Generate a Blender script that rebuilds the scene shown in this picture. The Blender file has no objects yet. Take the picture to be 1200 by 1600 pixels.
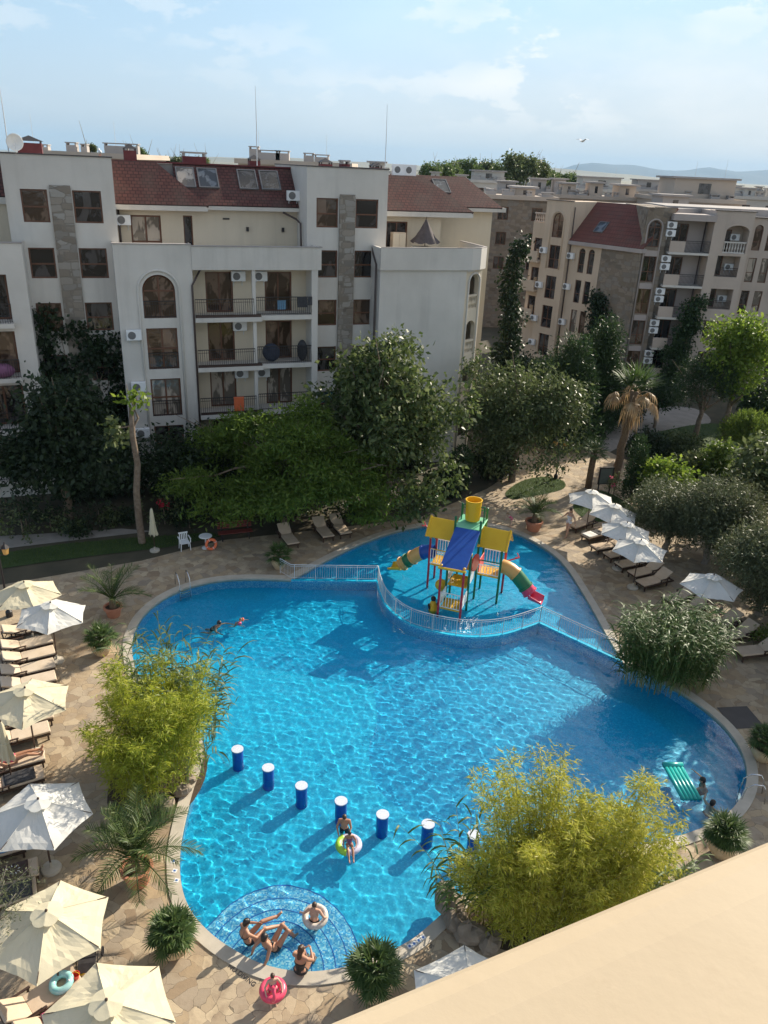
import bpy, bmesh, math, random
import numpy as np
from mathutils import Vector, Matrix
from mathutils.geometry import tessellate_polygon
R = math.radians
SC = bpy.context.scene
COL = SC.collection
RND = random.Random(7)
NPR = np.random.RandomState(11)

# ------------------------------------------------------------------ camera
CAM_H = 18.5
FPX = 1215.0
PITCH = math.atan(540.0 / FPX)
ROLL = math.atan(0.045)
_f = Vector((0, math.cos(PITCH), -math.sin(PITCH)))
_r0 = Vector((1, 0, 0))
_u0 = _r0.cross(_f)
_r = _r0 * math.cos(ROLL) + _u0 * math.sin(ROLL)
_u = _u0 * math.cos(ROLL) - _r0 * math.sin(ROLL)
cam = bpy.data.cameras.new('camera')
camo = bpy.data.objects.new('camera', cam)
COL.objects.link(camo)
m = Matrix.Identity(4)
for i in range(3):
    m[i][0] = _r[i]; m[i][1] = _u[i]; m[i][2] = -_f[i]
m[0][3], m[1][3], m[2][3] = 0, 0, CAM_H
camo.matrix_world = m
cam.sensor_fit = 'VERTICAL'
cam.sensor_height = 36.0
cam.lens = FPX / 1600 * 36.0
cam.clip_start = 0.05
cam.clip_end = 60000
SC.camera = camo


def _ray(x, y):
    return _f * FPX + _r * (x - 600) - _u * (y - 800)


def G(x, y, z=0.0):
    """ground point (height z) seen at a photograph pixel"""
    d = _ray(x, y)
    t = (z - CAM_H) / d.z
    return Vector((d.x * t, d.y * t, z))


def AT(x, y, Y):
    d = _ray(x, y)
    t = Y / d.y
    return Vector((d.x * t, Y, CAM_H + d.z * t))


# ------------------------------------------------------------------ object helpers
def tag(o, label=None, cat=None, group=None, kind=None):
    if label: o['label'] = label
    if cat: o['category'] = cat
    if group: o['group'] = group
    if kind: o['kind'] = kind
    return o


def empty(name, loc=(0, 0, 0), rz=0.0, label=None, cat=None, group=None):
    o = bpy.data.objects.new(name, None)
    COL.objects.link(o)
    o.empty_display_size = 0.3
    o.location = loc
    o.rotation_euler = (0, 0, rz)
    return tag(o, label, cat, group)


def children(o):
    return list(o.children)


def copy_tree(o, parent=None):
    c = o.copy()
    COL.objects.link(c)
    if parent:
        c.parent = parent
    for ch in list(o.children):
        copy_tree(ch, c)
    return c


class MB:
    """collects shapes, links them as one mesh"""
    def __init__(s):
        s.v = []; s.f = []; s.mi = []; s.cur = 0

    def add(s, vs, fs):
        b = len(s.v)
        s.v.extend([tuple(p) for p in vs])
        for f in fs:
            s.f.append(tuple(b + i for i in f)); s.mi.append(s.cur)
        return s

    def box(s, x0, x1, y0, y1, z0, z1):
        vs = [(x, y, z) for z in (z0, z1) for y in (y0, y1) for x in (x0, x1)]
        return s.add(vs, [(0, 2, 3, 1), (4, 5, 7, 6), (0, 1, 5, 4), (2, 6, 7, 3), (0, 4, 6, 2), (1, 3, 7, 5)])

    def obox(s, c, size, M=None):
        M = M or Matrix.Identity(3)
        hx, hy, hz = size[0] / 2, size[1] / 2, size[2] / 2
        vs = [Vector(c) + M @ Vector((x, y, z)) for z in (-hz, hz) for y in (-hy, hy) for x in (-hx, hx)]
        return s.add(vs, [(0, 2, 3, 1), (4, 5, 7, 6), (0, 1, 5, 4), (2, 6, 7, 3), (0, 4, 6, 2), (1, 3, 7, 5)])

    def quad(s, a, b, c, d):
        return s.add([a, b, c, d], [(0, 1, 2, 3)])

    def tube(s, pts, r, n=8, cap=True, sq=1.0):
        pts = [Vector(p) for p in pts]
        k = len(pts)
        rs = r if isinstance(r, (list, tuple)) else [r] * k
        vs = []; fs = []
        prev = None
        for i in range(k):
            t = (pts[min(i + 1, k - 1)] - pts[max(i - 1, 0)])
            if t.length < 1e-9: t = Vector((0, 0, 1))
            t.normalize()
            if prev is None:
                a = Vector((0, 0, 1)) if abs(t.z) < 0.9 else Vector((1, 0, 0))
                x = t.cross(a).normalized()
            else:
                x = (prev - t * prev.dot(t))
                x = x.normalized() if x.length > 1e-6 else t.orthogonal().normalized()
            prev = x
            y = t.cross(x)
            for j in range(n):
                a = 2 * math.pi * j / n
                vs.append(pts[i] + (x * math.cos(a) + y * math.sin(a) * sq) * rs[i])
        for i in range(k - 1):
            for j in range(n):
                j2 = (j + 1) % n
                fs.append((i * n + j, i * n + j2, (i + 1) * n + j2, (i + 1) * n + j))
        if cap:
            fs.append(tuple(range(n - 1, -1, -1)))
            fs.append(tuple((k - 1) * n + j for j in range(n)))
        return s.add(vs, fs)

    def bar(s, a, b, r, n=6):
        return s.tube([a, b], r, n)

    def lathe(s, prof, n=20, c=(0, 0, 0), closed=False):
        vs = []; fs = []
        k = len(prof)
        for (r, z) in prof:
            for j in range(n):
                a = 2 * math.pi * j / n
                vs.append((c[0] + r * math.cos(a), c[1] + r * math.sin(a), c[2] + z))
        for i in range(k - 1):
            for j in range(n):
                j2 = (j + 1) % n
                fs.append((i * n + j, i * n + j2, (i + 1) * n + j2, (i + 1) * n + j))
        if prof[0][0] > 1e-4: fs.append(tuple(range(n - 1, -1, -1)))
        if prof[-1][0] > 1e-4 and not closed: fs.append(tuple((k - 1) * n + j for j in range(n)))
        return s.add(vs, fs)

    def prism(s, poly, z0, z1):
        n = len(poly)
        vs = [(p[0], p[1], z0) for p in poly] + [(p[0], p[1], z1) for p in poly]
        fs = [tuple(range(n - 1, -1, -1)), tuple(range(n, 2 * n))]
        for i in range(n):
            j = (i + 1) % n
            fs.append((i, j, n + j, n + i))
        return s.add(vs, fs)

    def ellipsoid(s, c, r, n=12, m=8, M=None):
        vs = []; fs = []
        c = Vector(c)
        for i in range(m + 1):
            th = math.pi * i / m
            for j in range(n):
                a = 2 * math.pi * j / n
                p = Vector((r[0] * math.sin(th) * math.cos(a), r[1] * math.sin(th) * math.sin(a), r[2] * math.cos(th)))
                vs.append(c + (M @ p if M else p))
        for i in range(m):
            for j in range(n):
                j2 = (j + 1) % n
                fs.append((i * n + j, (i + 1) * n + j, (i + 1) * n + j2, i * n + j2))
        return s.add(vs, fs)

    def torus(s, c, R0, r0, n=24, m=10, M=None, flat=1.0):
        vs = []; fs = []
        c = Vector(c)
        for i in range(n):
            a = 2 * math.pi * i / n
            for j in range(m):
                b = 2 * math.pi * j / m
                p = Vector(((R0 + r0 * math.cos(b)) * math.cos(a), (R0 + r0 * math.cos(b)) * math.sin(a), r0 * math.sin(b) * flat))
                vs.append(c + (M @ p if M else p))
        for i in range(n):
            for j in range(m):
                fs.append((i * m + j, ((i + 1) % n) * m + j, ((i + 1) % n) * m + (j + 1) % m, i * m + (j + 1) % m))
        return s.add(vs, fs)

    def build(s, name, mat, parent=None, smooth=False, bevel=0.0, loc=None, solid=0.0, subsurf=0):
        me = bpy.data.meshes.new(name)
        me.from_pydata(s.v, [], s.f)
        mats = mat if isinstance(mat, (list, tuple)) else [mat]
        for mm in mats: me.materials.append(mm)
        if len(mats) > 1:
            me.polygons.foreach_set('material_index', s.mi)
        if smooth:
            me.polygons.foreach_set('use_smooth', [True] * len(me.polygons))
        me.update()
        o = bpy.data.objects.new(name, me)
        COL.objects.link(o)
        if parent: o.parent = parent
        if loc: o.location = loc
        if solid:
            md = o.modifiers.new('solid', 'SOLIDIFY'); md.thickness = solid; md.offset = 0
        if bevel:
            md = o.modifiers.new('bevel', 'BEVEL'); md.width = bevel; md.segments = 2; md.limit_method = 'ANGLE'
        if subsurf:
            md = o.modifiers.new('subd', 'SUBSURF'); md.levels = subsurf; md.render_levels = subsurf
        return o


def np_mesh(name, V, F, mat, parent=None, smooth=False):
    """V (n,3), F (m,4) or (m,3) arrays"""
    me = bpy.data.meshes.new(name)
    n, (mf, k) = len(V), F.shape
    me.vertices.add(n)
    me.vertices.foreach_set('co', np.asarray(V, dtype=np.float32).ravel())
    me.loops.add(mf * k)
    me.loops.foreach_set('vertex_index', np.asarray(F, dtype=np.int32).ravel())
    me.polygons.add(mf)
    me.polygons.foreach_set('loop_start', np.arange(0, mf * k, k, dtype=np.int32))
    me.polygons.foreach_set('loop_total', np.full(mf, k, dtype=np.int32))
    if smooth: me.polygons.foreach_set('use_smooth', np.ones(mf, dtype=bool))
    me.materials.append(mat)
    me.update(calc_edges=True)
    o = bpy.data.objects.new(name, me)
    COL.objects.link(o)
    if parent: o.parent = parent
    return o


def sheet(name, outer, z, mat, holes=(), parent=None):
    loops = [[Vector((p[0], p[1], 0)) for p in outer]] + [[Vector((p[0], p[1], 0)) for p in h] for h in holes]
    tris = tessellate_polygon(loops)
    vs = [(p.x, p.y, z) for l in loops for p in l]
    fs = []
    for a, b, c in tris:
        A, B, C = Vector(vs[a]), Vector(vs[b]), Vector(vs[c])
        if (B - A).cross(C - A).z < 0: a, c = c, a
        fs.append((a, b, c))
    mb = MB(); mb.add(vs, fs)
    return mb.build(name, mat, parent)


def spline(pts, n=6, closed=True):
    """Catmull-Rom through 2-D points"""
    P = [Vector((p[0], p[1], 0)) for p in pts]
    k = len(P); out = []
    for i in range(k if closed else k - 1):
        p0 = P[(i - 1) % k] if closed or i > 0 else P[0]
        p1 = P[i]; p2 = P[(i + 1) % k]
        p3 = P[(i + 2) % k] if closed or i + 2 < k else P[-1]
        for j in range(n):
            t = j / n
            out.append(0.5 * ((2 * p1) + (-p0 + p2) * t + (2 * p0 - 5 * p1 + 4 * p2 - p3) * t * t + (-p0 + 3 * p1 - 3 * p2 + p3) * t ** 3))
    if not closed: out.append(P[-1])
    return out


def offset_loop(P, d):
    out = []
    k = len(P)
    area = sum(P[i].x * P[(i + 1) % k].y - P[(i + 1) % k].x * P[i].y for i in range(k))
    sg = 1 if area > 0 else -1
    for i in range(k):
        t = (P[(i + 1) % k] - P[i - 1])
        t.normalize()
        n = Vector((t.y, -t.x, 0)) * sg
        out.append(P[i] + n * d)
    return out


def inside(poly, X, Y):
    r = np.zeros(X.shape, bool)
    k = len(poly)
    for i in range(k):
        x1, y1 = poly[i][0], poly[i][1]
        x2, y2 = poly[(i + 1) % k][0], poly[(i + 1) % k][1]
        c = ((y1 > Y) != (y2 > Y))
        if y1 != y2:
            xi = (x2 - x1) * (Y - y1) / (y2 - y1) + x1
            r ^= c & (X < xi)
    return r


# ------------------------------------------------------------------ materials
class NT:
    def __init__(s, name):
        s.m = bpy.data.materials.new(name)
        s.m.use_nodes = True
        s.t = s.m.node_tree
        s.b = s.t.nodes['Principled BSDF']
        s.out = s.t.nodes['Material Output']

    def n(s, typ, **kw):
        nd = s.t.nodes.new(typ)
        for k, v in kw.items():
            if k == 'inp':
                for kk, vv in v.items(): nd.inputs[kk].default_value = vv
            else: setattr(nd, k, v)
        return nd

    def l(s, a, b):
        s.t.links.new(a, b)

    def coord(s, which='Object'):
        return s.n('ShaderNodeTexCoord').outputs[which]

    def noise(s, scale, detail=4, rough=0.55, vec=None, dist=0.0):
        nd = s.n('ShaderNodeTexNoise', inp={'Scale': scale, 'Detail': detail, 'Roughness': rough, 'Distortion': dist})
        s.l(vec or s.coord(), nd.inputs['Vector'])
        return nd.outputs['Fac']

    def ramp(s, fac, stops):
        nd = s.n('ShaderNodeValToRGB')
        cr = nd.color_ramp
        while len(cr.elements) < len(stops): cr.elements.new(0.5)
        for e, (p, c) in zip(cr.elements, stops):
            e.position = p
            e.color = (*c, 1) if len(c) == 3 else c
        s.l(fac, nd.inputs[0])
        return nd.outputs[0]

    def mix(s, fac, a, b, mode='MIX'):
        nd = s.n('ShaderNodeMix', data_type='RGBA', blend_type=mode)
        for sock, v in ((nd.inputs[0], fac), (nd.inputs[6], a), (nd.inputs[7], b)):
            if hasattr(v, 'is_output') or hasattr(v, 'links'): s.l(v, sock)
            elif isinstance(v, (int, float)): sock.default_value = v
            else: sock.default_value = (*v, 1)
        return nd.outputs[2]

    def math(s, op, a, b=0.0):
        nd = s.n('ShaderNodeMath', operation=op)
        for sock, v in ((nd.inputs[0], a), (nd.inputs[1], b)):
            if isinstance(v, (int, float)): sock.default_value = v
            else: s.l(v, sock)
        return nd.outputs[0]

    def bump(s, h, strength=0.3, dist=0.02):
        nd = s.n('ShaderNodeBump', inp={'Strength': strength, 'Distance': dist})
        s.l(h, nd.inputs['Height'])
        s.l(nd.outputs[0], s.b.inputs['Normal'])

    def color(s, c):
        if hasattr(c, 'links'): s.l(c, s.b.inputs['Base Color'])
        else: s.b.inputs['Base Color'].default_value = (*c, 1)

    def rough(s, r):
        s.b.inputs['Roughness'].default_value = r


def mat(name, c1, c2=None, scale=3.0, rough=0.6, bump=0.0, bscale=None, metal=0.0, detail=5, spec=None):
    t = NT(name)
    if c2 is None: c2 = tuple(min(1, x * 1.22 + 0.004) for x in c1)
    f = t.noise(scale, detail)
    t.color(t.ramp(f, [(0.3, c1), (0.7, c2)]))
    t.rough(rough)
    t.b.inputs['Metallic'].default_value = metal
    if spec is not None: t.b.inputs['Specular IOR Level'].default_value = spec
    if bump: t.bump(t.noise(bscale or scale * 8, 6), bump)
    return t.m


def leaf_mat(name, cols, trans=0.35, rough=0.5, tcol=None):
    """per-leaf colour, with light coming through the leaf"""
    t = NT(name)
    g = t.n('ShaderNodeNewGeometry')
    k = len(cols)
    c = t.ramp(g.outputs['Random Per Island'], [(i / max(1, k - 1), col) for i, col in enumerate(cols)])
    t.color(c)
    t.rough(rough)
    t.b.inputs['Specular IOR Level'].default_value = 0.35
    tr = t.n('ShaderNodeBsdfTranslucent')
    if tcol: t.l(t.mix(1.0, c, tcol, 'MULTIPLY'), tr.inputs[0])
    else: t.l(c, tr.inputs[0])
    mx = t.n('ShaderNodeMixShader')
    mx.inputs[0].default_value = trans
    t.l(t.b.outputs[0], mx.inputs[1]); t.l(tr.outputs[0], mx.inputs[2]); t.l(mx.outputs[0], t.out.inputs[0])
    return t.m
# ------------------------------------------------------------------ world, sun
HAZE = 6.0e-5
SUN_AZ = 43.0      # degrees to the right of straight ahead
SUN_EL = 27.5
SC.view_settings.view_transform = 'Standard'
SC.view_settings.look = 'None'
SC.view_settings.gamma = 1.0
SC.view_settings.use_curve_mapping = False
SC.view_settings.exposure = 0.88
W = bpy.data.worlds.new('World')
SC.world = W
W.use_nodes = True
wt = W.node_tree
bg = wt.nodes['Background']
sky = wt.nodes.new('ShaderNodeTexSky')
sky.sky_type = 'NISHITA'
sky.sun_disc = False
sky.sun_elevation = R(SUN_EL)
sky.sun_rotation = R(SUN_AZ)
sky.altitude = 20
sky.air_density = 1.0
sky.dust_density = 1.6
sky.ozone_density = 1.6
# thin clouds: noise over the sky's direction, thrown on a flat layer above the place
tc = wt.nodes.new('ShaderNodeTexCoord')
sep = wt.nodes.new('ShaderNodeSeparateXYZ')
wt.links.new(tc.outputs['Generated'], sep.inputs[0])


def wmath(op, a, b=0.0, c=None):
    nd = wt.nodes.new('ShaderNodeMath'); nd.operation = op
    for i, v in enumerate((a, b)):
        if isinstance(v, (int, float)): nd.inputs[i].default_value = v
        else: wt.links.new(v, nd.inputs[i])
    return nd.outputs[0]


comb = wt.nodes.new('ShaderNodeCombineXYZ')
wt.links.new(sep.outputs[0], comb.inputs[0]); wt.links.new(sep.outputs[1], comb.inputs[1])
wt.links.new(wmath('MULTIPLY', sep.outputs[2], 2.6), comb.inputs[2])


def wnoise(scale, detail, rough, loc):
    mp = wt.nodes.new('ShaderNodeMapping')
    mp.inputs['Location'].default_value = loc
    wt.links.new(comb.outputs[0], mp.inputs[0])
    nd = wt.nodes.new('ShaderNodeTexNoise')
    nd.inputs['Scale'].default_value = scale
    nd.inputs['Detail'].default_value = detail
    nd.inputs['Roughness'].default_value = rough
    wt.links.new(mp.outputs[0], nd.inputs['Vector'])
    return nd.outputs['Fac']


def wramp(fac, a, b):
    nd = wt.nodes.new('ShaderNodeMapRange')
    nd.interpolation_type = 'SMOOTHSTEP'
    nd.inputs['From Min'].default_value = a; nd.inputs['From Max'].default_value = b
    wt.links.new(fac, nd.inputs['Value'])
    return nd.outputs[0]


big = wramp(wnoise(3.2, 3, 0.5, (3.1, 1.7, 0.3)), 0.36, 0.54)
puff = wramp(wnoise(11.0, 9, 0.60, (0.6, 4.2, 1.0)), 0.485, 0.56)
veil = wramp(wnoise(4.0, 7, 0.62, (7.3, 0.4, 2.0)), 0.36, 0.76)
# more cloud to the right of the view, none right at the skyline
side = wramp(sep.outputs[0], -0.22, 0.30)
high = wramp(sep.outputs[2], 0.02, 0.10)
cl = wmath('MULTIPLY', wmath('MULTIPLY', puff, big), wmath('MULTIPLY', high, wmath('ADD', wmath('MULTIPLY', side, 0.78), 0.22)))
cl = wmath('MAXIMUM', cl, wmath('MULTIPLY', veil, wmath('MULTIPLY', side, 0.42)))
mixw = wt.nodes.new('ShaderNodeMix'); mixw.data_type = 'RGBA'
wt.links.new(cl, mixw.inputs[0])
# summer haze low in the sky: the sky's own brightness, paler and held below glare
bw = wt.nodes.new('ShaderNodeRGBToBW')
wt.links.new(sky.outputs[0], bw.inputs[0])
lumc = wmath('MINIMUM', wmath('ADD', wmath('ADD', wmath('MULTIPLY', bw.outputs[0], 0.34), wmath('MULTIPLY', side, 0.6)), 2.75), 5.0)
pale = wt.nodes.new('ShaderNodeMix'); pale.data_type = 'RGBA'; pale.blend_type = 'MULTIPLY'
pale.inputs[0].default_value = 1.0
wt.links.new(lumc, pale.inputs[6]); toned = wt.nodes.new('ShaderNodeMix'); toned.data_type = 'RGBA'
wt.links.new(hzf.outputs[0], toned.inputs[0]) if False else None
toned.inputs[6].default_value = (0.76, 1.06, 1.32, 1); toned.inputs[7].default_value = (0.94, 1.01, 1.03, 1)
wt.links.new(toned.outputs[2], pale.inputs[7])
hzf = wt.nodes.new('ShaderNodeMapRange'); hzf.interpolation_type = 'SMOOTHSTEP'
for k_, v_ in (('From Min', 0.16), ('From Max', 0.62), ('To Min', 0.96), ('To Max', 0.0)): hzf.inputs[k_].default_value = v_
wt.links.new(sep.outputs[2], hzf.inputs['Value'])
tl_ = wt.nodes.new('ShaderNodeMapRange'); tl_.interpolation_type = 'SMOOTHSTEP'
for k_, v_ in (('From Min', 0.0), ('From Max', 0.17), ('To Min', 1.0), ('To Max', 0.0)): tl_.inputs[k_].default_value = v_
wt.links.new(wmath('SUBTRACT', sep.outputs[2], wmath('MULTIPLY', sep.outputs[0], 0.06)), tl_.inputs['Value'])
wt.links.new(tl_.outputs[0], toned.inputs[0])
tint = wt.nodes.new('ShaderNodeMix'); tint.data_type = 'RGBA'
wt.links.new(hzf.outputs[0], tint.inputs[0])
wt.links.new(sky.outputs[0], tint.inputs[6]); wt.links.new(pale.outputs[2], tint.inputs[7])
wt.links.new(tint.outputs[2], mixw.inputs[6])
mixw.inputs[7].default_value = (7.2, 7.0, 6.6, 1)
wt.links.new(mixw.outputs[2], bg.inputs[0])
bg.inputs[1].default_value = 0.092

sl = bpy.data.lights.new('sun', 'SUN')
sl.energy = 4.5
sl.angle = R(0.53)
sl.color = (1.0, 0.90, 0.74)
sl.cycles.is_caustics_light = True
so = bpy.data.objects.new('sun', sl)
COL.objects.link(so)
sd = Vector((math.sin(R(SUN_AZ)) * math.cos(R(SUN_EL)), math.cos(R(SUN_AZ)) * math.cos(R(SUN_EL)), math.sin(R(SUN_EL))))
so.rotation_euler = sd.to_track_quat('Z', 'Y').to_euler()
so.location = sd * 60

# ------------------------------------------------------------------ shared materials
M = {}
M['plaster'] = mat('plaster_white', (0.50, 0.49, 0.47), (0.62, 0.605, 0.58), 0.35, 0.85, 0.15, 30, detail=8)
M['plaster_cream'] = mat('plaster_cream', (0.62, 0.53, 0.40), (0.68, 0.585, 0.45), 0.5, 0.85, 0.12, 30)
M['plaster_pink'] = mat('plaster_pink', (0.50, 0.41, 0.34), (0.57, 0.475, 0.40), 0.4, 0.85, 0.12, 30)
M['plaster_tan'] = mat('plaster_tan', (0.56, 0.44, 0.32), (0.64, 0.51, 0.385), 0.4, 0.85, 0.12, 30)
M['plaster_mauve'] = mat('plaster_mauve', (0.40, 0.345, 0.325), (0.47, 0.41, 0.385), 0.4, 0.85, 0.12, 30)
M['roof_felt'] = mat('roof_felt', (0.30, 0.275, 0.26), (0.40, 0.37, 0.35), 0.6, 0.9)
M['flash'] = mat('flashing_dark', (0.05, 0.045, 0.045), None, 2, 0.6)
M['wood'] = mat('window_wood', (0.10, 0.038, 0.018), (0.15, 0.06, 0.03), 4, 0.45)
M['iron'] = mat('wrought_iron', (0.018, 0.015, 0.016), None, 4, 0.5)
M['brownrail'] = mat('brown_rail', (0.05, 0.028, 0.022), None, 4, 0.5)
M['white_paint'] = mat('white_paint', (0.74, 0.74, 0.72), (0.82, 0.82, 0.80), 3, 0.4)
M['plastic_white'] = mat('white_plastic', (0.76, 0.77, 0.78), (0.82, 0.83, 0.84), 3, 0.35)
M['ac_grille'] = mat('ac_grille', (0.10, 0.10, 0.105), (0.2, 0.2, 0.2), 30, 0.5)
M['steel'] = mat('stainless_steel', (0.62, 0.63, 0.64), None, 8, 0.25, metal=1.0)
M['galv'] = mat('white_rail', (0.50, 0.53, 0.55), (0.60, 0.62, 0.64), 6, 0.35)
M['pipe'] = mat('drainpipe_brown', (0.06, 0.04, 0.035), None, 3, 0.45)
M['terracotta'] = mat('terracotta', (0.42, 0.16, 0.09), (0.50, 0.22, 0.13), 5, 0.75, 0.1)
M['claypot'] = mat('clay_pot', (0.48, 0.34, 0.19), (0.58, 0.43, 0.26), 6, 0.8, 0.15)
M['soil'] = mat('soil', (0.045, 0.03, 0.02), (0.08, 0.055, 0.035), 8, 0.95, 0.5)
M['bark'] = mat('bark', (0.13, 0.09, 0.06), (0.24, 0.18, 0.13), 6, 0.9, 0.6)
M['bark_grey'] = mat('bark_grey', (0.20, 0.17, 0.14), (0.32, 0.28, 0.23), 6, 0.9, 0.6)
M['palm_bark'] = mat('palm_bark', (0.12, 0.075, 0.045), (0.22, 0.15, 0.09), 10, 0.95, 0.8)


def streaked(name, c1, c2, dirt=(0.30, 0.285, 0.26), amt=0.45):
    """painted render with rain streaks, patches and fine grain"""
    t = NT(name)
    co = t.coord('Object')
    base = t.ramp(t.noise(0.35, 8, 0.6, co), [(0.3, c1), (0.7, c2)])
    mp = t.n('ShaderNodeMapping'); mp.inputs['Scale'].default_value = (1.3, 1.3, 0.11)
    t.l(co, mp.inputs[0])
    st = t.ramp(t.noise(1.0, 6, 0.65, mp.outputs[0]), [(0.50, (0, 0, 0)), (0.78, (1, 1, 1))])
    pt = t.ramp(t.noise(0.22, 4, 0.6, co), [(0.40, (0, 0, 0)), (0.70, (1, 1, 1))])
    c = t.mix(t.math('MULTIPLY', st, t.math('ADD', t.math('MULTIPLY', pt, amt), 0.12)), base, dirt)
    c = t.mix(t.math('MULTIPLY', t.noise(6, 6, 0.7, co), 0.12), c, dirt)
    t.color(c); t.rough(0.88)
    t.bump(t.noise(35, 6, 0.6, co), 0.14)
    return t.m


M['plaster'] = streaked('plaster_white', (0.56, 0.53, 0.485), (0.68, 0.645, 0.595))
M['plaster_cream'] = streaked('plaster_cream', (0.60, 0.52, 0.40), (0.67, 0.58, 0.45), (0.32, 0.28, 0.22), .4)
M['plaster_pink'] = streaked('plaster_pink', (0.46, 0.38, 0.32), (0.55, 0.46, 0.39), (0.26, 0.22, 0.19))
M['plaster_tan'] = streaked('plaster_tan', (0.55, 0.435, 0.32), (0.63, 0.50, 0.38), (0.30, 0.25, 0.19), .45)
M['plaster_mauve'] = streaked('plaster_mauve', (0.38, 0.33, 0.31), (0.46, 0.40, 0.375), (0.22, 0.20, 0.18))


def glass_mat(name, c, rough=0.06):
    t = NT(name)
    co = t.coord('Object')
    mp = t.n('ShaderNodeMapping'); mp.inputs['Scale'].default_value = (1.0, 1.0, 0.45); t.l(co, mp.inputs[0])
    f = t.noise(1.3, 3, 0.6, mp.outputs[0], 0.6)
    fold = t.n('ShaderNodeTexWave', inp={'Scale': 5.0, 'Distortion': 2.0, 'Detail': 2.0}); t.l(co, fold.inputs['Vector'])
    lite = t.mix(fold.outputs['Fac'], tuple(min(1, x * 2.0 + 0.02) for x in c), tuple(min(1, x * 3.4 + 0.035) for x in c))
    m_ = t.ramp(f, [(0.50, (0, 0, 0)), (0.56, (1, 1, 1))])  # pale blotches in the base colour imitate reflections, filled with curtain folds
    t.color(t.mix(m_, c, lite))
    t.rough(rough)
    t.b.inputs['Specular IOR Level'].default_value = 0.75
    # old panes are never quite flat
    t.bump(t.noise(1.6, 2, 0.5), 0.10, 0.06)
    return t.m


M['glass'] = glass_mat('window_glass', (0.018, 0.016, 0.016))
M['glass_curtain'] = glass_mat('window_glass_with_curtain', (0.16, 0.135, 0.11))
M['glass_warm'] = glass_mat('window_glass_brown', (0.055, 0.034, 0.022))
M['glass_sky'] = glass_mat('skylight_glass', (0.05, 0.055, 0.06), 0.03)


def stone_mat(name, c1, c2, c3, sx=1.0, sz=1.0):
    """roughly squared stone cladding"""
    t = NT(name)
    co = t.coord('Object')
    mp = t.n('ShaderNodeMapping'); mp.inputs['Scale'].default_value = (sx, sx, sz)
    ds = t.n('ShaderNodeTexNoise', inp={'Scale': 0.9, 'Detail': 2.0})
    t.l(co, ds.inputs['Vector'])
    va = t.n('ShaderNodeVectorMath', operation='MULTIPLY_ADD')
    t.l(ds.outputs['Color'], va.inputs[0]); va.inputs[1].default_value = (0.25, 0.25, 0.18); t.l(co, va.inputs[2])
    t.l(va.outputs[0], mp.inputs[0])
    v1 = t.n('ShaderNodeTexVoronoi', feature='F1', distance='CHEBYCHEV', inp={'Scale': 1.0, 'Randomness': 0.75})
    v2 = t.n('ShaderNodeTexVoronoi', feature='F2', distance='CHEBYCHEV', inp={'Scale': 1.0, 'Randomness': 0.75})
    t.l(mp.outputs[0], v1.inputs['Vector']); t.l(mp.outputs[0], v2.inputs['Vector'])
    edge = t.math('SUBTRACT', v2.outputs['Distance'], v1.outputs['Distance'])
    sepc = t.n('ShaderNodeSeparateColor'); t.l(v1.outputs['Color'], sepc.inputs[0])
    cc = t.ramp(sepc.outputs[0], [(0.0, c1), (0.35, c2), (0.7, c3), (1.0, tuple(x * 0.7 for x in c1))])
    cc = t.mix(t.math('MULTIPLY', t.noise(9, 5), 0.35), cc, tuple(x * 0.6 for x in c2))
    mort = t.ramp(edge, [(0.03, (0, 0, 0)), (0.09, (1, 1, 1))])
    t.color(t.mix(mort, tuple(x * 0.72 for x in c2), cc))
    t.rough(0.9)
    t.bump(t.math('ADD', mort, t.math('MULTIPLY', t.noise(14, 4), 0.5)), 0.5, 0.03)
    return t.m


M['stone'] = stone_mat('stone_cladding', (0.20, 0.165, 0.13), (0.30, 0.26, 0.215), (0.37, 0.35, 0.32), 1.6, 3.0)
M['stone_brown'] = stone_mat('stone_cladding_brown', (0.21, 0.165, 0.12), (0.29, 0.235, 0.18), (0.25, 0.225, 0.195), 1.5, 2.7)


def tile_mat(name, c1, c2, sx=0.33, sy=0.26):
    """scalloped roof shingles: rows stepped half a shingle"""
    t = NT(name)
    co = t.coord('UV')
    bk = t.n('ShaderNodeTexBrick', offset=0.5, inp={'Scale': 1.0, 'Mortar Size': 0.025, 'Brick Width': sx, 'Row Height': sy, 'Bias': 0.0})
    bk.inputs['Color1'].default_value = (*c1, 1); bk.inputs['Color2'].default_value = (*c2, 1)
    bk.inputs['Mortar'].default_value = (*[x * 0.4 for x in c1], 1)
    t.l(co, bk.inputs['Vector'])
    moss = t.ramp(t.noise(0.8, 5), [(0.45, (0, 0, 0)), (0.75, (0.55, 0.55, 0.55))])
    t.color(t.mix(moss, bk.outputs['Color'], (0.10, 0.075, 0.06)))
    t.rough(0.85)
    t.bump(bk.outputs['Fac'], -0.6, 0.03)
    return t.m


M['tile'] = tile_mat('red_shingle', (0.090, 0.032, 0.027), (0.130, 0.046, 0.037), 0.30, 0.24)
M['tile_far'] = tile_mat('red_roof_tile', (0.15, 0.05, 0.038), (0.19, 0.065, 0.048), 0.3, 0.45)
M['chimney_red'] = mat('chimney_dark_red', (0.10, 0.018, 0.022), (0.14, 0.03, 0.032), 3, 0.8)


def uv_planar(o, origin, ux, vx):
    """metres along two directions as UV"""
    me = o.data
    uv = me.uv_layers.new(name='metres')
    O, U, V = Vector(origin), Vector(ux).normalized(), Vector(vx).normalized()
    for l in me.loops:
        p = me.vertices[l.vertex_index].co - O
        uv.data[l.index].uv = (p.dot(U), p.dot(V))


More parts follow.
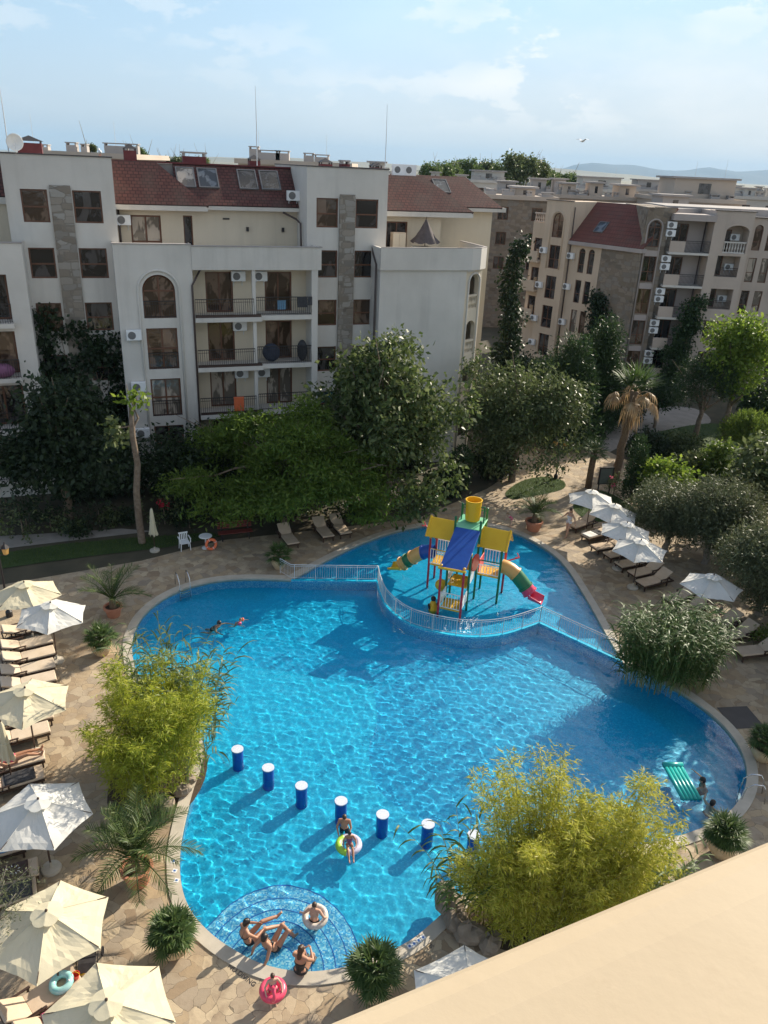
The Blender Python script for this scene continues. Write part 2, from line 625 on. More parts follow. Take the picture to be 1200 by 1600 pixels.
# ------------------------------------------------------------------ ground and paving
def paving_mat(name):
    """crazy paving of warm flat stones"""
    t = NT(name)
    co = t.coord('Object')
    ds = t.n('ShaderNodeTexNoise', inp={'Scale': 1.1, 'Detail': 3.0})
    t.l(co, ds.inputs['Vector'])
    va = t.n('ShaderNodeVectorMath', operation='MULTIPLY_ADD')
    ds2 = t.n('ShaderNodeTexNoise', inp={'Scale': 5.5, 'Detail': 2.0}); t.l(co, ds2.inputs['Vector'])
    vb = t.n('ShaderNodeVectorMath', operation='MULTIPLY_ADD'); t.l(ds2.outputs['Color'], vb.inputs[0]); vb.inputs[1].default_value = (0.13, 0.13, 0.0); t.l(co, vb.inputs[2])
    t.l(ds.outputs['Color'], va.inputs[0]); va.inputs[1].default_value = (0.85, 0.6, 0.0); t.l(vb.outputs[0], va.inputs[2])
    e = t.n('ShaderNodeTexVoronoi', feature='DISTANCE_TO_EDGE', voronoi_dimensions='2D', inp={'Scale': 2.75, 'Randomness': 1.0})
    c = t.n('ShaderNodeTexVoronoi', feature='F1', voronoi_dimensions='2D', inp={'Scale': 2.75, 'Randomness': 1.0})
    t.l(va.outputs[0], e.inputs['Vector']); t.l(va.outputs[0], c.inputs['Vector'])
    sepc = t.n('ShaderNodeSeparateColor'); t.l(c.outputs['Color'], sepc.inputs[0])
    col = t.ramp(sepc.outputs[0], [(0.0, (0.25, 0.175, 0.105)), (0.25, (0.43, 0.32, 0.19)), (0.5, (0.33, 0.265, 0.19)), (0.75, (0.52, 0.41, 0.265)), (1.0, (0.24, 0.195, 0.145))])
    stain = t.ramp(t.noise(2.2, 7, 0.62, co), [(0.48, (0, 0, 0)), (0.72, (1, 1, 1))])
    col = t.mix(t.math('MULTIPLY', stain, 0.75), col, (0.22, 0.155, 0.095))
    col = t.mix(t.math('MULTIPLY', t.noise(0.35, 4, 0.5, co), 0.35), col, (0.36, 0.28, 0.20))
    # joints differ in width: some closed, some open
    jw = t.n('ShaderNodeMapRange', inp={'From Min': 0.35, 'From Max': 0.7, 'To Min': 0.006, 'To Max': 0.032})
    t.l(t.noise(1.6, 2, 0.5, co), jw.inputs['Value'])
    jj = t.math('DIVIDE', e.outputs['Distance'], jw.outputs[0])
    joint = t.ramp(jj, [(0.55, (0, 0, 0)), (1.0, (1, 1, 1))])
    jc = t.mix(t.noise(3.0, 3, 0.5, co), (0.13, 0.095, 0.06), (0.30, 0.24, 0.16))
    t.color(t.mix(joint, jc, col))
    t.rough(0.82)
    h = t.math('ADD', joint, t.math('MULTIPLY', t.noise(7, 6, 0.6, co), 0.9))
    h = t.math('ADD', h, t.math('MULTIPLY', sepc.outputs[1], 0.5))
    t.bump(h, 0.55, 0.02)
    return t.m


M['paving'] = paving_mat('crazy_paving')
M['coping'] = mat('coping_stone', (0.42, 0.375, 0.30), (0.52, 0.465, 0.38), 2.5, 0.7, 0.15, 25)


def grass_mat():
    t = NT('lawn_grass')
    f = t.noise(1.4, 6, 0.65)
    t.color(t.ramp(f, [(0.3, (0.025, 0.05, 0.010)), (0.55, (0.04, 0.075, 0.015)), (0.8, (0.07, 0.09, 0.028))]))
    t.rough(0.9)
    t.bump(t.noise(60, 4, 0.7), 0.9, 0.03)
    return t.m


M['lawn'] = grass_mat()
M['earth'] = mat('garden_earth', (0.045, 0.042, 0.025), (0.09, 0.075, 0.045), 0.6, 0.95, 0.6, 6)
M['path'] = mat('grey_path', (0.24, 0.215, 0.19), (0.32, 0.29, 0.255), 1.2, 0.9, 0.3, 20)

# pool outline: photograph pixels of the inner coping edge thrown on the ground
_out = [(455, 906), (400, 904), (350, 906), (310, 913), (275, 925), (247, 941), (224, 962), (211, 985), (206, 1010),
        (214, 1050), (246, 1092), (290, 1125), (316, 1158), (318, 1190), (303, 1232), (289, 1285), (281, 1335), (284, 1385),
        (299, 1425), (329, 1459), (367, 1486), (412, 1508), (470, 1519), (530, 1514), (585, 1497), (640, 1471), (676, 1442),
        (705, 1415), (740, 1385), (800, 1362), (880, 1345), (960, 1330), (1050, 1310), (1110, 1288), (1148, 1260), (1166, 1222),
        (1161, 1180), (1132, 1136), (1085, 1096), (1030, 1061)]
_kid = [(976, 1040), (945, 988), (927, 955), (905, 918), (886, 889), (865, 867), (830, 844), (790, 828), (740, 819), (700, 818),
        (660, 822), (610, 833), (560, 851), (505, 878)]
main_s = spline([G(*p) for p in _out], 5, False)
kid_s = spline([G(*p) for p in _kid], 5, False)
POOL = main_s + kid_s
COPE = offset_loop(POOL, 0.36)
GAP = offset_loop(POOL, 0.05)
_fen = [G(*p) for p in ((455, 906), (590, 908))]
_curv = spline([G(*p) for p in ((590, 908), (594, 925), (606, 949), (640, 975), (690, 989), (740, 995), (790, 990), (843, 973))], 6, False)
DIV = [_fen[0]] + _curv + [G(1030, 1061)]         # line of the wall and rail between the two pools
TERR = [(-40, -6), (40, -6), (40, 30), (26, 40), (20, 46), (17.5, 52), (14.5, 58), (10.5, 58), (9.0, 50), (6.5, 46.0), (2.0, 41.0), (-2.5, 39.2), (-8.5, 37.0), (-12, 34.3), (-17.5, 31.4), (-40, 24)]
big = 60000
ground = tag(sheet('ground', [(-big, -300), (big, -300), (big, big), (-big, big)], -0.03, M['earth'], [GAP]), kind='structure')
terrace = tag(sheet('terrace_paving', TERR, 0.0, M['paving'], [GAP]), kind='structure')


def strip_mesh(a, b, z0, z1, name, mt, closed=True, kind='structure'):
    """a raised band between two loops"""
    mb = MB(); k = len(a)
    vs = [(p.x, p.y, z1) for p in a] + [(p.x, p.y, z1) for p in b] + [(p.x, p.y, z0) for p in a] + [(p.x, p.y, z0) for p in b]
    fs = []
    for i in range(k if closed else k - 1):
        j = (i + 1) % k
        fs += [(i, k + i, k + j, j), (2 * k + i, i, j, 2 * k + j), (k + i, 3 * k + i, 3 * k + j, k + j)]
    mb.add(vs, fs)
    return tag(mb.build(name, mt), kind=kind)


strip_mesh(POOL, COPE, -0.22, 0.035, 'pool_coping', M['coping'])


def pool_tile(name, cols, speck, scale=14.0):
    t = NT(name)
    co = t.coord('Object')
    v = t.n('ShaderNodeTexVoronoi', feature='F1', distance='CHEBYCHEV', inp={'Scale': scale, 'Randomness': 0.0})
    t.l(co, v.inputs['Vector'])
    sepc = t.n('ShaderNodeSeparateColor'); t.l(v.outputs['Color'], sepc.inputs[0])
    c = t.ramp(sepc.outputs[0], [(0.0, cols[0]), (0.45, cols[1]), (0.8, cols[2]), (1.0, speck)])
    t.color(c)
    t.rough(0.35)
    return t.m


M['pool_tile'] = pool_tile('pool_mosaic', ((0.003, 0.355, 0.60), (0.005, 0.40, 0.65), (0.009, 0.445, 0.69)), (0.03, 0.52, 0.74), 22.0)
M['pool_tile_pale'] = pool_tile('pool_mosaic_pale', ((0.004, 0.40, 0.62), (0.008, 0.445, 0.67), (0.015, 0.50, 0.71)), (0.06, 0.60, 0.78), 22.0)
M['step_tile'] = pool_tile('step_mosaic', ((0.04, 0.28, 0.60), (0.12, 0.46, 0.70), (0.32, 0.62, 0.76)), (0.62, 0.76, 0.80), 26.0)
M['nosing'] = mat('step_nosing_blue', (0.015, 0.10, 0.38), (0.025, 0.14, 0.44), 8, 0.35)
M['stool_blue'] = mat('stool_blue_tile', (0.006, 0.05, 0.33), (0.012, 0.075, 0.42), 14, 0.3)
M['stool_top'] = mat('stool_top_mosaic', (0.52, 0.56, 0.68), (0.68, 0.72, 0.80), 16, 0.4)

WATER_Z = -0.055
DEEP, SHALLOW, KID = -0.98, -0.74, -0.40
RISE = (-0.13 - SHALLOW) / 6
pm_list = main_s + list(reversed(DIV))[0:]
pool_floor = tag(sheet('pool_floor', pm_list, DEEP, M['pool_tile']), kind='structure')
# raised floor of the shallow end
_sh = spline([G(*p) for p in ((585, 1060), (590, 1110), (578, 1150), (582, 1195), (610, 1235), (680, 1275), (760, 1310), (830, 1350))], 4, False)
_shl = [G(540, 1010), G(380, 985)]
shal_poly = [p for p in _sh]
_i0 = 13 * 5   # outline from behind the bamboo round the front to the right hand planter
shal = list(_sh) + [p for p in reversed(main_s[_i0 - 28: 29 * 5 + 1])]
mbs = MB()
sh_sheet = sheet('pool_shallow_floor', shal, SHALLOW, M['pool_tile_pale'])
tag(sh_sheet, kind='structure')
k = len(_sh)
mbs.add([(p.x, p.y, DEEP) for p in _sh] + [(p.x, p.y, SHALLOW) for p in _sh], [(i, i + 1, k + i + 1, k + i) for i in range(k - 1)])
riser = tag(mbs.build('pool_floor_riser', M['pool_tile']), kind='structure')
kid_poly = kid_s + DIV[:]
kid_loop = [p for p in kid_s] + [p for p in DIV]
kid_floor = tag(sheet('kids_pool_floor', kid_loop, KID, M['pool_tile']), kind='structure')
# basin wall
mbw = MB(); k = len(POOL)
mbw.add([(p.x, p.y, DEEP) for p in POOL] + [(p.x, p.y, -0.2) for p in POOL], [(i, (i + 1) % k, k + (i + 1) % k, k + i) for i in range(k)])
basin = tag(mbw.build('pool_wall', M['step_tile']), kind='structure')
# wall between the two pools
dvo = []
for i, p in enumerate(DIV):
    t = (DIV[min(i + 1, len(DIV) - 1)] - DIV[max(i - 1, 0)]).normalized()
    dvo.append(Vector((-t.y, t.x, 0)))
da = [p + n * 0.07 for p, n in zip(DIV, dvo)]
db = [p - n * 0.07 for p, n in zip(DIV, dvo)]
divider = strip_mesh(da, db, DEEP, -0.025, 'pool_divider_wall', M['step_tile'], False)
divcap = strip_mesh([p + n * 0.06 for p, n in zip(DIV, dvo)], [p - n * 0.06 for p, n in zip(DIV, dvo)], -0.024, 0.02, 'pool_divider_cap', M['pool_tile_pale'], False)

# round steps down into the shallow end
sc0 = G(424, 1523)
stepr = [0.75, 1.08, 1.42, 1.76, 2.12, 2.5]
STEPC = Vector((sc0.x, sc0.y, 0))
caus = [pool_floor, sh_sheet, riser, kid_floor, basin, divider]
for i, rr in enumerate(reversed(stepr)):
    ztop = SHALLOW + RISE * (i + 1)
    zb = SHALLOW + RISE * i
    arc = []
    for j in range(49):
        a = math.pi * (-0.12 + 1.24 * j / 48)
        arc.append(STEPC + Vector((math.cos(a) * rr * 0.93, math.sin(a) * rr * 1.2, 0)))
    mb = MB()
    mb.prism(arc, zb + 0.004 if i else zb - 0.1, ztop)
    st = tag(mb.build('pool_step', M['step_tile']), kind='structure')
    mb = MB()
    n_ = len(arc)
    inn = [STEPC + (p - STEPC) * ((rr - 0.022) / rr) for p in arc]
    out_ = [STEPC + (p - STEPC) * ((rr + 0.006) / rr) for p in arc]
    vs = [(p.x, p.y, ztop + 0.005) for p in inn] + [(p.x, p.y, ztop + 0.005) for p in out_] + [(p.x, p.y, zb) for p in out_]
    fs = []
    for j in range(n_ - 1):
        fs += [(j, n_ + j, n_ + j + 1, j + 1), (n_ + j, 2 * n_ + j, 2 * n_ + j + 1, n_ + j + 1)]
    mb.add(vs, fs)
    ns = tag(mb.build('step_nosing', M['nosing']), kind='structure')
    caus += [st, ns]

# water: real ripples, so the sun draws its own net of light on the floor
wm = NT('pool_water')
wm.b.inputs['Base Color'].default_value = (0.66, 0.97, 1.0, 1)
wm.b.inputs['Transmission Weight'].default_value = 1.0
wm.b.inputs['Roughness'].default_value = 0.0
wm.b.inputs['IOR'].default_value = 1.333
xs = [p.x for p in GAP]; ys = [p.y for p in GAP]
dx = 0.041
gx = np.arange(min(xs), max(xs) + dx, dx); gy = np.arange(min(ys), max(ys) + dx, dx)
X, Y = np.meshgrid(gx, gy)
Z = np.zeros_like(X)
rw = np.random.RandomState(3)
for i in range(44):
    kk = math.exp(rw.uniform(math.log(5.5), math.log(33)))
    aa = rw.normal(0.7, 1.0); ph = rw.uniform(0, 6.28)
    Z += 0.0235 / kk * np.sin(kk * (X * math.cos(aa) + Y * math.sin(aa)) + ph + 0.8 * np.sin(0.45 * X + ph) + 0.7 * np.sin(0.5 * Y - ph))
calm = (0.74 + 0.26 * np.sin(0.33 * X + 1.0) * np.sin(0.29 * Y + 0.4)) * np.interp(Y, [12, 19, 25, 34], [0.92, 0.78, 0.5, 0.45])
Z *= calm
ins = inside(offset_loop(POOL, 0.12), X, Y)
cell = ins[:-1, :-1] | ins[1:, :-1] | ins[:-1, 1:] | ins[1:, 1:]
idx = np.arange(X.size).reshape(X.shape)
F_ = np.stack([idx[:-1, :-1], idx[:-1, 1:], idx[1:, 1:], idx[1:, :-1]], -1)[cell]
V_ = np.stack([X, Y, Z], -1).reshape(-1, 3)
used, inv = np.unique(F_.ravel(), return_inverse=True)
water = np_mesh('pool_water', V_[used], inv.reshape(-1, 4), wm.m, smooth=True)
water.location.z = WATER_Z
tag(water, kind='structure')
water.cycles.is_caustics_caster = True
for o in caus: o.cycles.is_caustics_receiver = True
# ------------------------------------------------------------------ building kit
def xbuild(mb, name, mt, parent=None, xf=None, **kw):
    if xf is not None:
        mb.v = [tuple(xf @ Vector(p)) for p in mb.v]
    return mb.build(name, mt, parent, **kw)


def arc_pts(xa, xb, zs, n=12, rise=None):
    cx, r = (xa + xb) / 2, (xb - xa) / 2
    h = r if rise is None else rise
    return [(cx - r * math.cos(math.pi * i / n), zs + h * math.sin(math.pi * i / n)) for i in range(n + 1)]


def wall(mb, x0, x1, z0, z1, y, ops=(), rec=0.2):
    """front face with real openings; op = (xa, xb, za, zb[, rise]) where rise makes an arched head"""
    xs = sorted(set([x0, x1] + [v for o in ops for v in o[:2] if x0 < v < x1]))
    zs = sorted(set([z0, z1] + [v for o in ops for v in o[2:4] if z0 < v < z1]))
    for i in range(len(xs) - 1):
        j = 0
        while j < len(zs) - 1:
            xc = (xs[i] + xs[i + 1]) / 2
            def hole(jj):
                zc_ = (zs[jj] + zs[jj + 1]) / 2
                return any(o[0] < xc < o[1] and o[2] < zc_ < o[3] for o in ops)
            if hole(j):
                j += 1; continue
            k2 = j
            while k2 + 1 < len(zs) - 1 and not hole(k2 + 1): k2 += 1
            mb.quad((xs[i], y, zs[j]), (xs[i + 1], y, zs[j]), (xs[i + 1], y, zs[k2 + 1]), (xs[i], y, zs[k2 + 1]))
            j = k2 + 1
    for o in ops:
        xa, xb, za, zb = o[:4]
        rise = o[4] if len(o) > 4 else 0
        yb = y + rec
        sp = zb - rise
        mb.quad((xa, y, za), (xa, yb, za), (xa, yb, sp), (xa, y, sp))
        mb.quad((xb, y, za), (xb, y, sp), (xb, yb, sp), (xb, yb, za))
        mb.quad((xa, y, za), (xb, y, za), (xb, yb, za), (xa, yb, za))
        if rise:
            ap = arc_pts(xa, xb, sp, 14, rise)
            for (p, q) in zip(ap[:-1], ap[1:]):
                mb.quad((p[0], y, p[1]), (q[0], y, q[1]), (q[0], yb, q[1]), (p[0], yb, p[1]))
                mb.quad((p[0], y, p[1]), (q[0], y, q[1]), (q[0], y, zb), (p[0], y, zb)) if q[1] < zb - 1e-6 or p[1] < zb - 1e-6 else None
        else:
            mb.quad((xa, y, zb), (xa, yb, zb), (xb, yb, zb), (xb, y, zb))
    return mb


PANES = ['glass', 'glass', 'glass_warm', 'glass_curtain', 'glass']


def window(parent, x0, x1, z0, z1, y, xf=None, rise=0.0, mull=(0.5,), trans=(0.45,), fr='wood', pane=None, w=0.07, name='window', sill=False):
    """frame in the plane y (set back in its opening) with one glazing sheet as its child"""
    mb = MB()
    d0, d1 = y, y + 0.08
    sp = z1 - rise
    mb.box(x0, x0 + w, d0, d1, z0, sp); mb.box(x1 - w, x1, d0, d1, z0, sp)
    mb.box(x0 + w, x1 - w, d0, d1, z0, z0 + w)
    if rise:
        ap = arc_pts(x0 + w / 2, x1 - w / 2, sp, 14, rise - w / 2)
        mb.tube([(p[0], (d0 + d1) / 2, p[1]) for p in ap], w * 0.55, 4)
        mb.box(x0 + w, x1 - w, d0 + 0.004, d1, sp - w / 2, sp + w / 2)
    else:
        mb.box(x0 + w, x1 - w, d0, d1, z1 - w, z1)
    for t in mull:
        xm = x0 + (x1 - x0) * t
        mb.box(xm - w / 2, xm + w / 2, d0 + 0.008, d1 - 0.006, z0 + w, (z1 - w) if not rise else z1 - w * 1.2)
    for t in trans:
        zm = z0 + (sp - z0) * t
        mb.box(x0 + w, x1 - w, d0 + 0.012, d1 - 0.01, zm - w / 2, zm + w / 2)
    if sill: mb.box(x0 - 0.06, x1 + 0.06, y - 0.26, y, z0 - 0.06, z0)
    f = xbuild(mb, name, M[fr], parent, xf)
    pb = MB()
    if rise:
        ap = arc_pts(x0 + 0.02, x1 - 0.02, sp, 14, rise - 0.02)
        poly = [(x0 + 0.02, z0 + 0.02), (x1 - 0.02, z0 + 0.02)] + [(p[0], p[1]) for p in reversed(ap)]
        n = len(poly)
        pb.add([(p[0], y + 0.05, p[1]) for p in poly], [tuple(range(n))])
    else:
        # the two halves hang at slightly different angles, as old sashes do
        ms = [x0 + 0.02] + [x0 + (x1 - x0) * t for t in mull] + [x1 - 0.02]
        for a, b in zip(ms[:-1], ms[1:]):
            e = RND.uniform(-0.012, 0.012); e2 = RND.uniform(-0.012, 0.012)
            pb.quad((a, y + 0.05 + e, z0 + 0.02), (b, y + 0.05 - e, z0 + 0.02), (b, y + 0.05 - e + e2, z1 - 0.02), (a, y + 0.05 + e + e2, z1 - 0.02))
    xbuild(pb, 'pane', M[pane or RND.choice(PANES)], f, xf)
    return f


def iron_rail(parent, x0, x1, y, z0, h=1.0, xf=None, step=0.12, mt='iron', belly=0.10, ends=True, name='railing'):
    mb = MB()
    mb.box(x0, x1, y - 0.025, y + 0.025, z0 + h - 0.04, z0 + h)
    mb.box(x0, x1, y - 0.015, y + 0.015, z0 + h - 0.2, z0 + h - 0.18)
    mb.box(x0, x1, y - 0.02, y + 0.02, z0 + 0.06, z0 + 0.09)
    n = max(2, int((x1 - x0) / step))
    for i in range(n + 1):
        x = x0 + (x1 - x0) * i / n
        if belly:
            mb.tube([(x, y, z0), (x, y - belly, z0 + 0.22), (x, y - belly * 0.6, z0 + 0.5), (x, y, z0 + h - 0.2), (x, y, z0 + h)], 0.011, 4, False)
        else:
            mb.box(x - 0.01, x + 0.01, y - 0.01, y + 0.01, z0, z0 + h)
    return xbuild(mb, name, M[mt], parent, xf)


def balusters(parent, x0, x1, y, z0, h=0.95, xf=None, mt='plaster', step=0.24, name='balustrade'):
    mb = MB()
    mb.box(x0, x1, y - 0.09, y + 0.09, z0 + h - 0.12, z0 + h)
    mb.box(x0, x1, y - 0.08, y + 0.08, z0, z0 + 0.1)
    n = max(2, int(round((x1 - x0) / step)))
    for i in range(n):
        x = x0 + (x1 - x0) * (i + 0.5) / n
        hh = h - 0.22
        mb.lathe([(0.05, 0), (0.05, 0.06), (0.03, 0.1), (0.075, hh * 0.38), (0.03, hh * 0.75), (0.05, hh - 0.05), (0.05, hh)], 8, (x, y, z0 + 0.1))
    return xbuild(mb, name, M[mt], parent, xf)


AC_COUNT = 0


def ac_unit(loc, rz, label, w=0.82, h=0.56, d=0.3):
    """outdoor air conditioner: casing, round fan grille, brackets; its back is at the origin plane y=0, front towards -y"""
    r = empty('air_conditioner', loc, rz, label, 'air conditioner', 'outdoor air conditioners on the facades')
    mb = MB().box(-w / 2, w / 2, -d - 0.06, -0.06, 0, h)
    mb.build('casing', M['plastic_white'], r, bevel=0.02)
    g = MB()
    g.lathe([(0.0, 0.0), (0.2, 0.0), (0.215, 0.012), (0.0, 0.014)], 20)
    g.v = [(p[0] - w * 0.14, -d - 0.062 - p[2], p[1] + h / 2) for p in g.v]
    g.build('fan_grille', M['ac_grille'], r)
    b = MB()
    for x in (-w * 0.3, w * 0.3):
        b.box(x - 0.02, x + 0.02, -d - 0.04, 0.0, -0.04, -0.002)
        b.box(x - 0.02, x + 0.02, -0.03, 0.0, -0.3, -0.04)
    b.build('bracket', M['galv'], r)
    return r


def chimney(parent, x, y, z, w=1.0, d=0.8, h=0.8, lid='pyr', mt='chimney_red', xf=None):
    mb = MB().box(x - w / 2, x + w / 2, y - d / 2, y + d / 2, z, z + h)
    c = xbuild(mb, 'chimney', M[mt], parent, xf)
    l = MB()
    if lid == 'pyr':
        zb = z + h + 0.1
        for sx in (-1, 1):
            for sy in (-1, 1):
                l.box(x + sx * (w / 2 - 0.05) - 0.04, x + sx * (w / 2 - 0.05) + 0.04, y + sy * (d / 2 - 0.05) - 0.04, y + sy * (d / 2 - 0.05) + 0.04, z + h, zb)
        a = [(x - w * .58, y - d * .58, zb), (x + w * .58, y - d * .58, zb), (x + w * .58, y + d * .58, zb), (x - w * .58, y + d * .58, zb), (x, y, zb + 0.28)]
        l.add(a, [(0, 1, 4), (1, 2, 4), (2, 3, 4), (3, 0, 4), (3, 2, 1, 0)])
    else:
        for sx in (-1, 1):
            l.box(x + sx * (w / 2 - 0.08) - 0.06, x + sx * (w / 2 - 0.08) + 0.06, y - d / 2 + 0.03, y + d / 2 - 0.03, z + h, z + h + 0.16)
        l.box(x - w * .56, x + w * .56, y - d * .58, y + d * .58, z + h + 0.16, z + h + 0.26)
    xbuild(l, 'chimney_cap', M['flash'] if lid == 'pyr' else M['roof_felt'], c, xf)
    return c


def roof_slope(parent, pts, name='roof', mt='tile', xf=None, th=0.14, ux=(1, 0, 0), vx=(0, 0.7, 0.7)):
    """sloping roof sheet given by its corner points, with thickness"""
    mb = MB()
    n = len(pts)
    a, b, c = Vector(pts[0]), Vector(pts[1]), Vector(pts[2])
    nn = (b - a).cross(c - a).normalized()
    mb.add([Vector(p) for p in pts] + [Vector(p) - nn * th for p in pts],
           [tuple(range(n)), tuple(range(2 * n - 1, n - 1, -1))] + [(i, n + i, n + (i + 1) % n, (i + 1) % n) for i in range(n)])
    O = Vector(pts[0]); U = Vector(ux); Vv = Vector(vx)
    if xf is not None:
        O = xf @ O; U = xf.to_3x3() @ U; Vv = xf.to_3x3() @ Vv
    o = xbuild(mb, name, M[mt], parent, xf)
    uv_planar(o, O, U, Vv)
    return o


def skylight(parent, x0, x1, P0, P1, t0, t1, xf=None, pane='glass_sky'):
    """window in a slope that climbs from P0=(y,z) to P1; t0..t1 along the slope"""
    y0, z0 = P0; y1, z1 = P1
    L = math.hypot(y1 - y0, z1 - z0)
    dy, dz = (y1 - y0) / L, (z1 - z0) / L
    ny, nz = -dz, dy
    def P(x, t, h): return (x, y0 + dy * t * L + ny * h, z0 + dz * t * L + nz * h)
    mb = MB()
    def slab(xa, xb, ta, tb, h0, h1):
        mb.add([P(xa, ta, h0), P(xb, ta, h0), P(xb, tb, h0), P(xa, tb, h0), P(xa, ta, h1), P(xb, ta, h1), P(xb, tb, h1), P(xa, tb, h1)],
               [(3, 2, 1, 0), (4, 5, 6, 7), (0, 1, 5, 4), (1, 2, 6, 5), (2, 3, 7, 6), (3, 0, 4, 7)])
    w = 0.07; tw = w / L
    slab(x0, x0 + w, t0, t1, 0, 0.1); slab(x1 - w, x1, t0, t1, 0, 0.1)
    slab(x0 + w, x1 - w, t0, t0 + tw, 0, 0.1); slab(x0 + w, x1 - w, t1 - tw, t1, 0, 0.1)
    f = xbuild(mb, 'skylight', M['ac_grille'], parent, xf)
    pb = MB(); pb.quad(P(x0 + w * .6, t0 + tw * .6, 0.06), P(x1 - w * .6, t0 + tw * .6, 0.06), P(x1 - w * .6, t1 - tw * .6, 0.06), P(x0 + w * .6, t1 - tw * .6, 0.06))
    xbuild(pb, 'pane', M[pane], f, xf)
    return f


def drainpipe(parent, pts, xf=None, r=0.06):
    return xbuild(MB().tube(pts, r, 8), 'drainpipe', M['pipe'], parent, xf, smooth=True)


# ------------------------------------------------------------------ the long white block across the pool
TA = R(20)
A = empty('apartment_building', (-3.1, 50, 0), TA, 'long white apartment block with stone pilasters, loggias and dark red shingle roofs behind the trees', 'building')
AM = Matrix.Translation((-3.1, 50, 0)) @ Matrix.Rotation(TA, 4, 'Z')


def awld(x, y, z): return AM @ Vector((x, y, z))


ROWS = [(14.98, 16.63), (12.07, 13.68), (9.15, 10.74), (6.22, 7.82), (3.3, 4.9), (0.5, 2.0)]
for (x0, x1, cols, pil, back) in ((-18.62, -13.15, ((-17.88, -16.56), (-15.31, -13.85)), (-16.44, -15.36), 9.0),
                                  (-2.40, 2.62, ((-1.82, -0.48), (0.61, 2.05)), (-0.42, 0.56), 9.0)):
    ops = [(c[0], c[1], z[0], z[1]) for c in cols for z in ROWS]
    mb = MB()
    wall(mb, x0, x1, 0, 18.3, 0, ops, 0.22)
    mb.quad((x0, 0, 0), (x0, 0, 18.3), (x0, back, 18.3), (x0, back, 0))
    mb.quad((x1, 0, 0), (x1, back, 0), (x1, back, 18.3), (x1, 0, 18.3))
    mb.quad((x0, back, 0), (x0, back, 18.3), (x1, back, 18.3), (x1, back, 0))
    mb.box(x0 + 0.02, x1 - 0.02, 0.42, back - 0.02, 0, 18.0)
    mb.box(x0 + .02, x1 - .02, 0.02, 0.25, 18.05, 18.28); mb.box(x0 + .02, x0 + .25, 0.25, back - .02, 18.05, 18.28); mb.box(x1 - .25, x1 - .02, 0.25, back - .02, 18.05, 18.28)
    mb.build('stair_tower', M['plaster'], A)
    cp = MB().box(x0 - 0.05, x1 + 0.05, -0.06, 0.3, 18.302, 18.36)
    cp.box(x0 - 0.05, x0 + 0.3, 0.3, back, 18.302, 18.36); cp.box(x1 - 0.3, x1 + 0.05, 0.3, back, 18.302, 18.36)
    cp.build('parapet_cap', M['flash'], A)
    p = MB(); p.box(pil[0], pil[1], -0.14, 0.0 - 0.003, 0, 16.72); p.box(pil[0] + 0.02, pil[1] - 0.02, -0.11, -0.003, 16.722, 16.86)
    p.build('stone_pilaster', M['stone'], A)
    for c in cols:
        for z in ROWS[:5]:
            window(A, c[0], c[1], z[0], z[1], 0.1, mull=(), trans=(0.47,), w=0.08, pane=RND.choice(['glass', 'glass', 'glass_warm', 'glass']))

